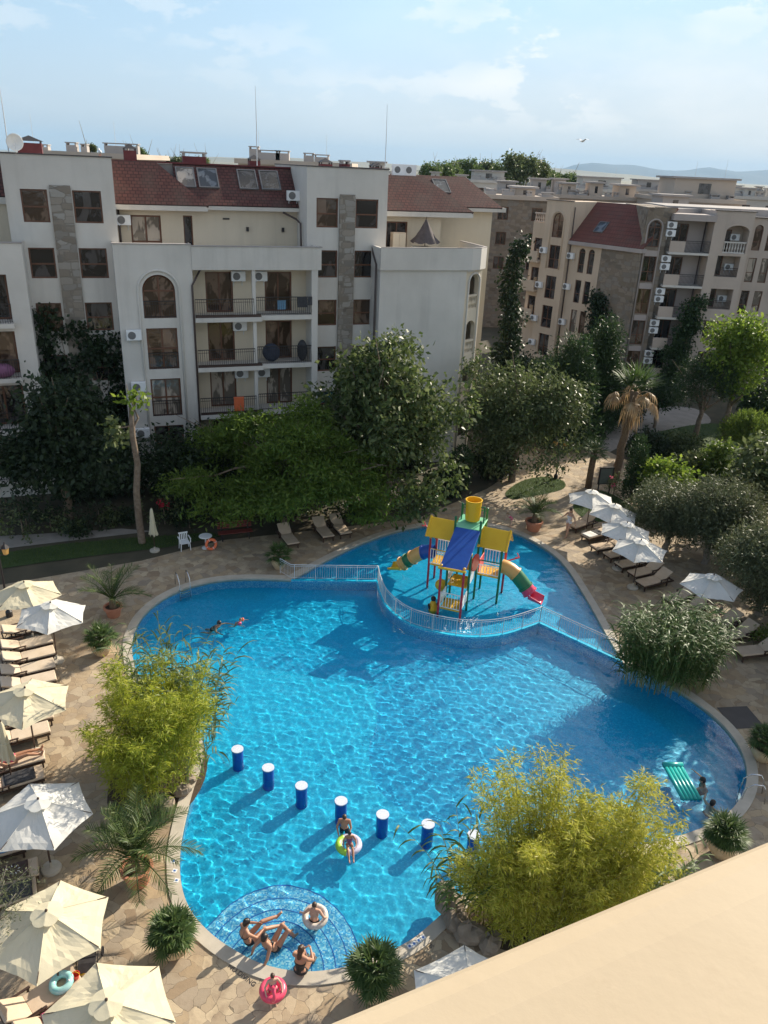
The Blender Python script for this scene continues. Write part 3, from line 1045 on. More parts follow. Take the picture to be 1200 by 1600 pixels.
# bays with loggias: one in full view, one cut by the frame's edge
def loggia_bay(dx, with_roof=True):
    o_ = Matrix.Translation((dx, 0, 0))
    y = -1.7
    ops = [(-12.2, -10.42, 10.1, 12.48, 0.88), (-12.16, -10.45, 7.18, 9.54), (-12.16, -10.45, 4.35, 6.61), (-12.16, -10.45, 1.5, 3.75)]
    mb = MB()
    wall(mb, -13.55, -9.41, 0, 14.08, y, ops, 0.22)
    mb.quad((-13.55, y, 0), (-13.55, y, 14.08), (-13.55, 0.6, 14.08), (-13.55, 0.6, 0))
    mb.quad((-9.41, y, 0), (-9.41, -0.15, 0), (-9.41, -0.15, 14.08), (-9.41, y, 14.08))
    mb.box(-13.5, -9.45, y + 0.02, y + 0.22, 13.1, 14.07)
    mb.box(-13.5, -9.45, y + 0.42, 0.3, 0, 13.0)
    xbuild(mb, 'bay_wall', M['plaster'], A, o_)
    mb = MB().box(-9.408, -1.95, y - 0.05, y + 0.17, 12.74, 13.99)
    mb.box(-9.4, -2.0, y + 0.17, 2.4, 12.7, 12.98)
    mb.box(-2.12, -1.95, y + 0.17, -0.02, 12.99, 13.99)
    xbuild(mb, 'parapet_band', M['plaster'], A, o_)
    cp = MB().box(-13.6, -9.4, y - 0.05, y + 0.27, 14.083, 14.13); cp.box(-9.4, -1.9, y - 0.09, y + 0.22, 13.993, 14.04)
    xbuild(cp, 'parapet_cap', M['roof_felt'], A, o_)
    # loggia shell
    mb = MB()
    dl = [(-8.55, -6.95), (-5.05, -3.4)]
    fl = [10.1, 7.2, 4.3, 1.4]
    dops = [(a, b, f, f + 2.35) for a, b in dl for f in fl]
    wall(mb, -9.40, -2.15, 0, 12.7, -0.2, dops, 0.2)
    xbuild(mb, 'loggia_wall', M['plaster_cream'], A, o_)
    mb = MB()
    mb.box(-2.52, -2.14, y, -0.21, 0, 12.735)
    mb.box(-6.06, -5.86, y + 0.02, y + 0.22, 0, 12.735)
    xbuild(mb, 'pier', M['plaster'], A, o_)
    for i, f in enumerate(fl):
        s_ = MB().box(-9.40, -5.55, y - 0.16, -0.21, f - 0.27, f - 0.02)
        s_.box(-5.548, -2.525, y - 0.02, -0.21, f - 0.22, f + 0.05)
        xbuild(s_, 'balcony_slab', M['plaster'], A, o_)
        tb = MB().box(-9.38, -5.6, y - 0.1, y - 0.04, f - 0.018, f + 0.14)
        xbuild(tb, 'balcony_kerb', M['brownrail'], A, o_)
        iron_rail(A, -9.36, -6.0, y - 0.07, f + 0.02, 1.02, o_)
        iron_rail(A, -5.84, -2.54, y + 0.05, f + 0.06, 1.05, o_)
        for a, b in dl:
            window(A, a, b, f + 0.02, f + 2.35, -0.1, o_, mull=(0.5,), trans=(), w=0.09, name='balcony_door', pane=RND.choice(['glass_warm', 'glass', 'glass_warm', 'glass_curtain']))
    for (o, pane) in zip(ops, ('glass_warm', 'glass_warm', 'glass_curtain', 'glass')):
        window(A, o[0], o[1], o[2], o[3], y + 0.1, o_, rise=o[4] if len(o) > 4 else 0, trans=(0.5,) if len(o) == 4 else (), w=0.09, pane='glass_warm' if len(o) > 4 else pane)
        iron_rail(A, o[0] + 0.02, o[1] - 0.02, y + 0.05, o[2], 0.95, o_, belly=0.0, name='window_rail')
    ap = arc_pts(-12.43, -10.2, 11.6, 16, 1.12)
    mld = MB().tube([(-12.43, y - 0.02, 0.3)] + [(p[0], y - 0.02, p[1]) for p in ap] + [(-10.2, y - 0.02, 0.3)], 0.075, 6)
    xbuild(mld, 'arch_moulding', M['plaster'], A, o_, smooth=True)
    drainpipe(A, [(-8.9, -1.0, 12.66), (-9.3, y - 0.08, 12.2), (-9.47, y - 0.08, 11.9), (-9.47, y - 0.08, 0.2)], o_)


loggia_bay(0)
# the neighbouring bay, standing at the frame's edge
mb = MB(); y = -1.7
ops = [(-21.2, -18.98, f, f + 2.45) for f in (10.05, 7.1, 4.15, 1.2)]
wall(mb, -27, -18.04, 0, 14.05, y, ops, 0.9)
mb.quad((-18.04, y, 0), (-18.04, 0.4, 0), (-18.04, 0.4, 14.05), (-18.04, y, 14.05))
mb.box(-27, -18.08, y + 0.92, 0.4, 0, 13.0); mb.box(-27, -18.08, y + 0.02, y + 0.22, 13.0, 14.04)
mb.build('bay_wall', M['plaster'], A)
MB().box(-27, -18.0, y - 0.05, y + 0.26, 14.053, 14.11).build('parapet_cap', M['roof_felt'], A)
for i, f in enumerate((10.05, 7.1, 4.15, 1.2)):
    window(A, -21.1, -19.06, f + 0.02, f + 2.4, y + 0.75, None, mull=(0.5,), trans=(), w=0.1, name='balcony_door', pane=('glass', 'glass_warm', 'glass', 'glass_curtain')[i])
    MB().box(-21.4, -18.9, y - 0.5, y - 0.003, f - 0.26, f - 0.02).build('balcony_slab', M['plaster'], A)
    iron_rail(A, -21.35, -18.93, y - 0.42, f - 0.0, 1.02)
MB().box(-27, -18.63, 2.3, 2.6, 15.72, 16.12).build('eave', M['plaster'], A)
roof_slope(A, [(-27, 2.25, 16.13), (-18.63, 2.25, 16.13), (-18.63, 4.6, 18.2), (-27, 4.6, 18.2)])
wl = MB(); wall(wl, -27, -18.63, 12.9, 15.74, 2.5); wl.build('attic_wall', M['plaster_cream'], A)
MB().box(-27, -18.63, 4.6, 9, 12.9, 18.1).build('roof_deck', M['roof_felt'], A)

# set-back attic floor of the middle bay
yb = 2.5
mb = MB()
wall(mb, -13.14, -2.41, 12.99, 15.72, yb, [(-12.36, -10.63, 13.02, 15.3), (-9.34, -8.8, 13.02, 15.33)], 0.2)
mb.build('attic_wall', M['plaster_cream'], A)
MB().box(-13.1, -2.45, 2.9, 8.9, 0.0, 15.7).build('core_wall', M['plaster'], A)
MB().box(-13.14, -9.45, 0.3, 2.5, 12.7, 12.985).build('terrace_floor', M['roof_felt'], A)
window(A, -12.36, -10.63, 13.02, 15.3, yb + 0.1, mull=(0.5,), trans=(0.35,), name='terrace_door', pane='glass_curtain', w=0.1)
window(A, -9.34, -8.8, 13.02, 15.33, yb + 0.1, mull=(), trans=(), name='terrace_door', pane='glass', w=0.07)
MB().box(-13.14, -7.95, 1.75, 2.45, 15.62, 15.93).build('eave', M['plaster'], A)
MB().box(-7.948, -2.41, 2.0, 2.6, 15.7, 15.96).build('eave', M['plaster'], A)
RS0, RS1 = (1.95, 15.97), (4.35, 18.16)
roof_slope(A, [(-9.6, RS0[0], RS0[1]), (-2.41, RS0[0], RS0[1]), (-2.41, RS1[0], RS1[1]), (-9.6, RS1[0], RS1[1])])
roof_slope(A, [(-13.14, 1.7, 15.94), (-7.9, 1.7, 15.94), (-10.6, 3.95, 18.18), (-13.14, 3.95, 18.18)])
roof_slope(A, [(-7.9, 1.7, 15.94), (-7.9, 2.1, 15.97), (-10.6, 4.3, 18.15), (-10.6, 3.95, 18.18)], ux=(0, 1, 0), vx=(-0.7, 0, 0.7))
MB().box(-13.14, -2.41, 4.36, 9, 15.72, 18.1).build('roof_deck', M['roof_felt'], A)
MB().box(-13.14, -2.41, 4.2, 4.5, 18.11, 18.2).build('ridge', M['chimney_red'], A)
for a, b, pn in ((-9.5, -8.42, 'glass_curtain'), (-8.25, -7.05, 'glass_sky'), (-5.85, -4.7, 'glass'), (-4.5, -3.3, 'glass')):
    skylight(A, a, b, RS0, RS1, 0.40, 0.88, pane=pn)
drainpipe(A, [(-3.4, 2.1, 15.66), (-2.62, 1.9, 15.3), (-2.55, 1.0, 15.1), (-2.55, 0.8, 12.99)])
drainpipe(A, [(-12.98, 2.36, 15.6), (-12.98, 2.36, 13.0)])
lamp = MB(); lamp.box(-5.6, -5.46, yb - 0.16, yb - 0.003, 14.5, 14.75)
lamp.box(-3.4, -3.26, yb - 0.16, yb - 0.003, 14.5, 14.75); lamp.box(-7.0, -6.6, yb - 0.05, yb - 0.003, 15.15, 15.24)
lamp.build('wall_lamp', M['iron'], A)

# end block with a round-cornered terrace
mb = MB()
E0, E1 = 1.75, 7.5
wall(mb, E0, E1, 0, 12.76, -1.7)
mb.quad((E0, -1.7, 0), (E0, -1.7, 12.76), (E0, 0.4, 12.76), (E0, 0.4, 0))
mb.box(2.64, 8.6, 1.2, 9, 0, 12.9)
mb.box(E0 + 0.02, E1 - 0.05, -1.3, 1.2, 0, 12.75)
mb.build('end_wall', M['plaster'], A)
CA = Vector((E1, -1.7, 0)); CB = Vector((9.05, -0.75, 0))
cl_ = (CB - CA).length; ca = math.atan2(CB.y - CA.y, CB.x - CA.x)
CX = Matrix.Translation(CA) @ Matrix.Rotation(ca, 4, 'Z')
mb = MB()
cops = [(0.4, cl_ - 0.35, f, f + 2.2, 0.5) for f in (10.2, 7.3, 4.4, 1.5)]
wall(mb, 0, cl_, 0, 12.76, 0, cops, 0.3)
xbuild(mb, 'corner_wall', M['plaster_cream'], A, CX)
mb = MB(); mb.quad((9.05, -0.75, 0), (9.05, 9, 0), (9.05, 9, 12.76), (9.05, -0.75, 12.76)); mb.build('side_wall', M['plaster_cream'], A)
for f in (10.2, 7.3, 4.4):
    balusters(A, 0.42, cl_ - 0.37, 0.1, f, 0.95, CX, 'plaster_cream', 0.18)
xbuild(MB().tube([(0.3, -0.03, 0)] + [(p[0], -0.03, p[1]) for p in arc_pts(0.3, cl_ - 0.25, 11.95, 14, 0.55)] + [(cl_ - 0.25, -0.03, 0)], 0.07, 6), 'arch_moulding', M['plaster'], A, CX, smooth=True)
mb = MB()
pp = [(E0 - 0.06, -1.86), (7.75, -1.86), (8.5, -1.5), (9.2, -0.85), (9.25, 3.2)]
pi_ = [(E0 + 0.12, -1.68), (7.7, -1.68), (8.4, -1.36), (9.03, -0.75), (9.07, 3.2)]
for i in range(4):
    a, b, c, d = pp[i], pp[i + 1], pi_[i + 1], pi_[i]
    mb.add([(q[0], q[1], z) for z in (12.74, 14.02) for q in (a, b, c, d)], [(3, 2, 1, 0), (4, 5, 6, 7), (0, 1, 5, 4), (1, 2, 6, 5), (2, 3, 7, 6), (3, 0, 4, 7)])
mb.box(E0 - 0.06, E0 + 0.12, -1.678, 0.0, 12.74, 14.02)
mb.prism([(E0, -1.65), (7.7, -1.65), (9.0, -0.7), (9.0, 3.0), (E0, 3.0)], 12.6, 12.9)
mb.build('parapet_band', M['plaster'], A)
mb = MB()
for i in range(4):
    a, b, c, d = pp[i], pp[i + 1], pi_[i + 1], pi_[i]
    mb.add([(q[0], q[1], z) for z in (14.023, 14.07) for q in (a, b, c, d)], [(3, 2, 1, 0), (4, 5, 6, 7), (0, 1, 5, 4), (1, 2, 6, 5), (2, 3, 7, 6), (3, 0, 4, 7)])
mb.build('parapet_cap', M['roof_felt'], A)
drainpipe(A, [(E0 - 0.02, -0.1, 13.9), (E0 - 0.12, -0.5, 13.6), (E0 - 0.12, -1.2, 13.0), (E0 - 0.12, -1.3, 0.2)])
mb = MB(); wall(mb, 2.63, 7.3, 12.91, 15.7, yb, [(3.5, 4.95, 12.95, 15.25)], 0.2); mb.quad((7.3, yb, 12.91), (7.3, 7, 12.91), (7.3, 7, 15.7), (7.3, yb, 15.7)); mb.build('attic_wall', M['plaster_cream'], A)
MB().box(2.66, 7.28, 2.9, 8.9, 12.91, 15.7).build('core_wall', M['plaster'], A)
window(A, 3.5, 4.95, 12.97, 15.25, yb + 0.1, mull=(0.5,), trans=(), name='terrace_door', pane='glass', w=0.09)
MB().box(2.63, 9.3, 1.85, 2.6, 15.6, 15.95).build('eave', M['plaster'], A)
roof_slope(A, [(2.63, 1.8, 15.96), (9.3, 1.8, 15.96), (6.55, 4.3, 17.98), (2.63, 4.3, 17.98)])
roof_slope(A, [(9.3, 1.8, 15.96), (9.3, 7, 15.96), (6.55, 5.2, 17.98), (6.55, 4.3, 17.98)], ux=(0, 1, 0), vx=(-0.8, 0, 0.6))
MB().box(2.63, 6.5, 4.32, 8.9, 15.9, 17.93).build('roof_deck', M['roof_felt'], A)
# rear wing with its own small red roof
mb = MB(); wall(mb, 7.35, 12.85, 0, 15.8, 6.2); mb.quad((12.85, 6.2, 0), (12.85, 12, 0), (12.85, 12, 15.8), (12.85, 6.2, 15.8)); mb.box(7.4, 12.8, 6.25, 12, 0, 15.75)
mb.build('rear_wing_wall', M['plaster_cream'], A)
MB().box(7.3, 13.6, 5.6, 6.4, 15.81, 16.1).build('eave', M['plaster'], A)
roof_slope(A, [(5.6, 5.55, 16.11), (13.3, 5.55, 16.11), (11.4, 8.2, 18.02), (5.6, 8.2, 18.02)])
roof_slope(A, [(13.3, 5.55, 16.11), (13.3, 12, 16.11), (11.4, 10, 18.02), (11.4, 8.2, 18.02)], ux=(0, 1, 0), vx=(-0.8, 0, 0.6))
skylight(A, 8.6, 9.7, (5.55, 16.11), (8.2, 18.02), 0.42, 0.86, pane='glass_sky')
MB().box(5.6, 11.4, 8.2, 12, 15.9, 17.98).build('roof_deck', M['roof_felt'], A)
for (x, y, w, h, lid) in ((-17.3, 3.2, 1.25, 0.75, 'pyr'), (-11.9, 6.5, 0.75, 0.62, 'pyr'), (-8.1, 6.3, 1.4, 0.45, 'flat'), (-4.2, 7.0, 0.7, 0.35, 'pyr'),
                          (0.9, 8.2, 0.8, 0.35, 'pyr'), (2.6, 9.4, 0.6, 0.4, 'flat'), (4.6, 8.4, 0.7, 0.45, 'pyr')):
    chimney(A, x, y, 18.11 if x < 2.6 or y > 8.9 else 17.94, w, 0.7, h, lid)

# ------------------------------------------------------------------ the tan and stone block on the right
TB = R(-2)
Bo = Vector((28.1, 75, 0))
B = empty('apartment_building', Bo, TB, 'tan apartment block with a stone gable, red tiled roof slope and stacked corner balconies', 'building')
BM = Matrix.Translation(Bo) @ Matrix.Rotation(TB, 4, 'Z')
WXw = Matrix.Translation((22.5, 75, 0)) @ Matrix.Rotation(R(-51), 4, 'Z')
WX = BM.inverted() @ WXw
FB = [12.45, 9.55, 6.65, 3.75, 0.85]
# stone gable with its window column
mb = MB()
gops = [(-5.3, -4.2, 12.75, 15.0, 0.55)] + [(-5.3, -4.15, f - 2.78, f - 0.5) for f in FB]
wall(mb, -5.88, -3.62, 0, 12.5, 0, gops[1:], 0.2)
wall(mb, -5.62, -3.62, 12.5, 15.3, 0, gops[:1], 0.2)
mb.add([(-5.62, 0, 15.3), (-3.62, 0, 15.3), (-3.05, 0, 16.15), (-5.05, 0, 16.15)], [(0, 1, 2, 3)])
mb.quad((-5.88, 0, 12.5), (-5.62, 0, 12.5), (-5.62, 0, 15.0), (-5.75, 0, 13.5))
mb.box(-5.85, -3.0, 0.4, 9, 0, 12.4); mb.box(-5.6, -3.0, 0.4, 9, 12.4, 16.1)
mb.build('stone_gable', M['stone_brown'], B)
for i, o in enumerate(gops):
    window(B, o[0], o[1], o[2], o[3], 0.1, rise=o[4] if len(o) > 4 else 0, trans=(0.4,), mull=(0.5,), w=0.06, pane=RND.choice(['glass', 'glass_warm']))
    if i: xbuild(MB().box(-5.3, -4.15, -0.03, 0.1, o[3] + 0.003, o[3] + 0.5), 'spandrel', M['plaster_mauve'], B)
xbuild(MB().tube([(-5.42, -0.03, 0)] + [(p[0], -0.03, p[1]) for p in arc_pts(-5.42, -4.08, 14.4, 14, 0.72)] + [(-4.08, -0.03, 0)], 0.07, 6), 'arch_moulding', M['plaster_mauve'], B, smooth=True)
# balcony bay
mb = MB(); wall(mb, -3.6, 0.3, 0, 15.7, 1.3, [(-2.75, -1.35, f + 0.02, f + 2.35) for f in FB], 0.2); mb.box(-3.6, 0.3, 1.7, 9, 0, 15.6)
mb.build('balcony_wall', M['plaster_mauve'], B)
for f in FB:
    MB().box(-3.3, 0.28, -0.55, 1.29, f - 0.2, f).build('balcony_slab', M['plaster'], B)
    MB().box(-3.3, -1.95, -0.55, -0.4, f + 0.003, f + 0.95).build('balcony_parapet', M['plaster_pink'], B)
    iron_rail(B, -1.93, 0.26, -0.5, f, 1.02, belly=0, step=0.11)
    window(B, -2.75, -1.35, f + 0.02, f + 2.35, 1.4, mull=(0.5,), trans=(), name='balcony_door', w=0.08, pane='glass')
MB().box(-3.4, 0.4, -0.6, 1.6, 15.15, 15.7).build('eave', M['plaster_mauve'], B)
drainpipe(B, [(0.1, 1.2, 15.1), (0.1, 1.2, 0.3)])
# tower with one big recess per floor
mb = MB()
tops = [(1.45, 3.5, 12.55, 14.95, 0.55)] + [(1.15, 3.2, f - 1.95, f - 0.12) for f in FB[:4]]
wall(mb, 0.3, 3.72, 0, 16.1, -0.5, tops, 1.5)
mb.quad((0.3, -0.5, 0), (0.3, -0.5, 16.1), (0.3, 1.4, 16.1), (0.3, 1.4, 0)); mb.quad((3.72, -0.5, 0), (3.72, 3, 0), (3.72, 3, 16.1), (3.72, -0.5, 16.1))
mb.box(0.35, 3.7, 1.0, 9, 0, 16.05)
mb.build('tower_wall', M['plaster_pink'], B)
balusters(B, 1.47, 3.48, -0.3, 12.56, 1.0, mt='plaster')
for o in tops[1:]:
    iron_rail(B, o[0] + .02, o[1] - .02, -0.42, o[2], 0.8, belly=0, step=0.12)
for o in tops:
    window(B, o[0] + 0.05, o[0] + 1.0, o[2], o[3] - 0.45 if len(o) > 4 else o[3] - 0.02, 0.9, mull=(), trans=(), name='balcony_door', w=0.08, pane='glass')
MB().box(0.2, 3.82, -0.6, -0.2, 16.102, 16.17).build('parapet_cap', M['flash'], B)
# wing of narrow arched windows going on out of the frame
mb = MB()
nops = [(x, x + 0.75, 12.85, 15.05, 0.37) for x in (4.25, 5.45)] + [(x, x + 0.75, f - 2.4, f - 0.25) for x in (4.25, 5.45) for f in FB[:4]]
nops += [(x, x + 1.5, f - 2.2 + (2.9 if f < 0 else 0), f - 0.2) for x in (8.0,) for f in FB[:4]] + [(8.0, 9.5, 12.9, 15.0)]
wall(mb, 3.73, 12, 0, 15.62, 0.3, nops, 0.25); mb.box(3.75, 12, 0.75, 9, 0, 15.5)
mb.build('wing_wall', M['plaster_pink'], B)
for o in nops:
    window(B, o[0], o[1], o[2], o[3], 0.42, rise=o[4] if len(o) > 4 else 0, mull=(), trans=(0.4,), w=0.06)
for f in FB: MB().box(7.4, 10.2, -0.9, 0.29, f - 0.2, f).build('balcony_slab', M['plaster_pink'], B)
for f in FB: iron_rail(B, 7.45, 10.15, -0.85, f, 1.0, belly=0)
MB().box(3.83, 12, 0.1, 0.6, 15.622, 15.7).build('parapet_cap', M['flash'], B)
MB().box(-3.0, 12, 4, 12, 15.5, 16.2).build('roof_deck', M['roof_felt'], B)
# angled wing: stone flank, paired arched windows, arched tower, end wall
mb = MB(); wall(mb, -4.5, -0.02, 0, 12.2, 0); xbuild(mb, 'stone_flank', M['stone_brown'], B, WX)
mb = MB()
wops = [(-7.15, -6.4, 9.65, 11.95, 0.37), (-6.0, -5.28, 9.65, 11.95, 0.36)] + [(-7.15, -6.4, f, f + 2.2) for f in (6.75, 3.85, 0.95)] + [(-6.0, -5.28, f, f + 2.2) for f in (6.75, 3.85, 0.95)]
wall(mb, -8.35, -4.52, 0, 12.2, 0.05, wops, 0.2)
mb.box(-8.3, -0.3, 0.42, 7, 0, 12.1)
xbuild(mb, 'wing_wall', M['plaster_tan'], B, WX)
for o in wops:
    window(B, o[0], o[1], o[2], o[3], 0.15, WX, rise=o[4] if len(o) > 4 else 0, mull=(), trans=(0.4,), w=0.06)
xbuild(MB().box(-8.4, 0.15, -0.35, 0.5, 12.2, 12.55), 'eave', M['plaster_mauve'], B, WX)
roof_slope(B, [(-8.35, -0.3, 12.57), (0.1, -0.3, 12.57), (0.75, 3.3, 16.12), (-8.35, 3.3, 16.12)], mt='tile_far', xf=WX, th=0.2)
skylight(B, -6.3, -5.2, (-0.3, 12.57), (3.3, 16.12), 0.26, 0.52, WX)
xbuild(MB().box(-8.35, 0.6, 3.3, 8, 0, 16.05), 'core_wall', M['roof_felt'], B, WX)
mb = MB()
aops = [(-10.5, -9.15, 12.7, 15.0, 0.67)] + [(-10.5, -9.15, f, f + 2.25) for f in (9.72, 6.75, 3.8, 0.9)]
wall(mb, -11.5, -8.36, 0, 16.1, -0.5, aops, 0.2)
mb.quad((-8.36, -0.5, 0), (-8.36, 4, 0), (-8.36, 4, 16.1), (-8.36, -0.5, 16.1)); mb.quad((-11.5, -0.5, 0), (-11.5, -0.5, 16.1), (-11.5, 5, 16.1), (-11.5, 5, 0))
mb.box(-11.45, -8.4, -0.1, 6, 0, 16.05)
xbuild(mb, 'tower_wall', M['plaster_tan'], B, WX)
xbuild(MB().box(-11.6, -8.28, -0.6, -0.2, 16.103, 16.17), 'parapet_cap', M['flash'], B, WX)
for o in aops: window(B, o[0], o[1], o[2], o[3], -0.4, WX, rise=o[4] if len(o) > 4 else 0, mull=(0.5,), trans=(0.4,), w=0.07)
xbuild(MB().tube([(-10.65, -0.53, 9.7)] + [(p[0], -0.53, p[1]) for p in arc_pts(-10.65, -9.0, 14.3, 14, 0.85)] + [(-9.0, -0.53, 9.7)], 0.07, 6), 'arch_moulding', M['plaster_tan'], B, WX, smooth=True)
drainpipe(B, [(-8.28, 0.0, 15.6), (-8.28, 0.0, 0.5)], WX)
mb = MB(); wall(mb, -13.6, -11.52, 0, 13.9, 0.2, [(-13.2, -12.2, f, f + 2.1) for f in (10.3, 7.4, 4.5)], 0.2)
mb.box(-13.5, -11.5, 0.62, 7, 0, 13.6); mb.quad((-13.6, 0.2, 0), (-13.6, 0.2, 13.9), (-13.6, 5, 13.9), (-13.6, 5, 0))
xbuild(mb, 'end_wall', M['plaster_tan'], B, WX)
for f in (10.3, 7.4, 4.5):
    window(B, -13.2, -12.2, f, f + 2.1, 0.3, WX, mull=(), trans=(), pane='glass', w=0.06, name='balcony_door')
    xbuild(MB().box(-13.95, -11.6, -0.9, 0.18, f - 0.2, f), 'balcony_slab', M['plaster_tan'], B, WX)
    xbuild(MB().box(-13.95, -11.7, -0.9, -0.76, f + 0.003, f + 0.9), 'balcony_parapet', M['plaster_tan'], B, WX)
balusters(B, -13.6, -11.6, 0.3, 13.92, 0.9, WX, 'plaster_pink')

# ------------------------------------------------------------------ air conditioners on the two facades
def ac_on(Mx, x, y, z, rz, label): ac_unit(Mx @ Vector((x, y, z)), rz, label)


for z, t in ((8.95, 'below the arched window of the white block, highest of the column'), (5.98, 'on the white block, middle of the column beside the windows'), (3.18, 'low on the white block, partly behind the dark bush')):
    ac_on(AM, -12.85, -1.7, z, TA, 'white air conditioner ' + t)
for x, z, t in ((-6.65, 11.95, 'over the top loggia railing, left bay'), (-5.35, 11.95, 'over the top loggia railing, right bay'),
                (-6.65, 9.05, 'over the middle loggia railing of the white block'), (-6.65, 6.15, 'over the lowest visible loggia railing, left bay'), (-5.3, 6.15, 'over the lowest visible loggia railing, right bay')):
    ac_on(AM, x, -0.2, z, TA, 'air conditioner under the ceiling ' + t)
ac_on(AM, -12.75, 2.5, 14.75, TA, 'white air conditioner at the red eave beside the attic door')
ac_on(AM, -2.75, 2.2, 16.35, TA, 'white air conditioner against the stair tower beside the skylights')
ftn = ['top', 'fourth', 'third', 'second', 'lowest']
for i, f in enumerate(FB):
    ac_on(BM, -3.35, -0.0, f + 2.0, TB, 'upper air conditioner of the pair by the %s corner balcony of the tan block' % ftn[i])
    ac_on(BM, -3.35, -0.0, f + 1.3, TB, 'lower air conditioner of the pair by the %s corner balcony of the tan block' % ftn[i])
for i, (x, z) in enumerate(((-8.0, 10.85), (-8.0, 7.9), (-8.0, 4.4))):
    ac_on(WXw, x, 0.05, z, R(-51), 'air conditioner beside the paired arched windows, %s' % ('highest', 'middle', 'lowest')[i])
for i, (x, z) in enumerate(((-11.1, 11.1), (-11.15, 7.7), (-11.3, 4.3), (-11.2, 1.8))):
    ac_on(WXw, x, -0.5, z, R(-51), 'air conditioner on the tan arched tower, %s' % ('highest', 'second from top', 'third from top', 'lowest')[i])
for i, f in enumerate((13.95, 11.35, 8.5, 5.5)):
    ac_on(BM, 2.75, 1.0, f - 0.35, TB, 'air conditioner inside the tower recess with %s' % ('the white balustrade', 'iron railing, upper', 'iron railing, middle', 'iron railing, lower')[i])
# ------------------------------------------------------------------ vegetation kit
LM = {}
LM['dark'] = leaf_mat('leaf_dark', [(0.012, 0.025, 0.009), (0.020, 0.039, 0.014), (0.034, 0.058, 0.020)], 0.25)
LM['big'] = leaf_mat('leaf_big', [(0.045, 0.072, 0.018), (0.075, 0.11, 0.030), (0.12, 0.155, 0.05), (0.20, 0.23, 0.10)], 0.40, 0.45)
LM['mid'] = leaf_mat('leaf_mid', [(0.05, 0.075, 0.022), (0.08, 0.11, 0.035), (0.125, 0.155, 0.06), (0.19, 0.22, 0.10)], 0.38, 0.45)
LM['feather'] = leaf_mat('leaf_feathery', [(0.075, 0.135, 0.018), (0.115, 0.185, 0.026), (0.18, 0.25, 0.04)], 0.5)
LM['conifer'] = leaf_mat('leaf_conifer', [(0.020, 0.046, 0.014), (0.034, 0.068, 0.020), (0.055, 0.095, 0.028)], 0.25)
LM['bright'] = leaf_mat('leaf_bright', [(0.10, 0.17, 0.02), (0.16, 0.24, 0.03), (0.24, 0.31, 0.05)], 0.5)
LM['shrub'] = leaf_mat('leaf_shrub', [(0.08, 0.13, 0.02), (0.13, 0.19, 0.03), (0.20, 0.26, 0.05)], 0.42)
LM['olive'] = leaf_mat('leaf_olive', [(0.065, 0.085, 0.038), (0.11, 0.13, 0.06), (0.18, 0.195, 0.105)], 0.26)
LM['bamboo'] = leaf_mat('leaf_bamboo', [(0.22, 0.28, 0.02), (0.34, 0.39, 0.035), (0.48, 0.48, 0.07), (0.27, 0.33, 0.025)], 0.46)
LM['bamboo_gold'] = leaf_mat('leaf_bamboo_gold', [(0.30, 0.33, 0.03), (0.46, 0.46, 0.05), (0.62, 0.57, 0.12), (0.35, 0.39, 0.035)], 0.46)
LM['reed'] = leaf_mat('leaf_reed', [(0.07, 0.115, 0.035), (0.12, 0.17, 0.06), (0.20, 0.24, 0.12)], 0.35)
LM['reed_dark'] = leaf_mat('leaf_reed_dark', [(0.045, 0.095, 0.022), (0.075, 0.135, 0.032), (0.115, 0.175, 0.05)], 0.36)
LM['palm'] = leaf_mat('leaf_palm', [(0.045, 0.085, 0.02), (0.08, 0.125, 0.03), (0.13, 0.16, 0.05)], 0.3)
LM['palm_dead'] = leaf_mat('leaf_palm_dead', [(0.24, 0.15, 0.07), (0.34, 0.23, 0.12), (0.42, 0.31, 0.18)], 0.25)
LM['fan'] = leaf_mat('leaf_fan_palm', [(0.04, 0.085, 0.022), (0.07, 0.12, 0.03), (0.11, 0.16, 0.05)], 0.3)
LM['far'] = leaf_mat('leaf_far', [(0.075, 0.12, 0.04), (0.11, 0.165, 0.05), (0.17, 0.22, 0.07)], 0.4)
LM['pink'] = leaf_mat('petal_pink', [(0.65, 0.06, 0.12), (0.75, 0.12, 0.2), (0.8, 0.3, 0.35)], 0.3)
LM['red'] = leaf_mat('petal_red', [(0.6, 0.03, 0.05), (0.7, 0.05, 0.10)], 0.3)
M['culm'] = mat('bamboo_culm', (0.20, 0.22, 0.06), (0.30, 0.28, 0.10), 4, 0.5)


def rand_unit(rng, n):
    v = rng.normal(size=(n, 3)); return v / np.linalg.norm(v, axis=1, keepdims=True)


def leaf_cards(P, D, L, Wd, rng, fold=0.0):
    """diamond leaves: base points P, directions D (unit), length L, width Wd"""
    n = len(P)
    r = rand_unit(rng, n)
    S = np.cross(D, r); S /= np.linalg.norm(S, axis=1, keepdims=True) + 1e-9
    N = np.cross(S, D)
    L = np.broadcast_to(np.asarray(L), (n,))[:, None]; Wd = np.broadcast_to(np.asarray(Wd), (n,))[:, None]
    mid = P + D * L * 0.45 + N * L * fold
    V = np.stack([P, mid + S * Wd * 0.5, P + D * L, mid - S * Wd * 0.5], 1).reshape(-1, 3)
    F = np.arange(4 * n).reshape(n, 4)
    return V, F


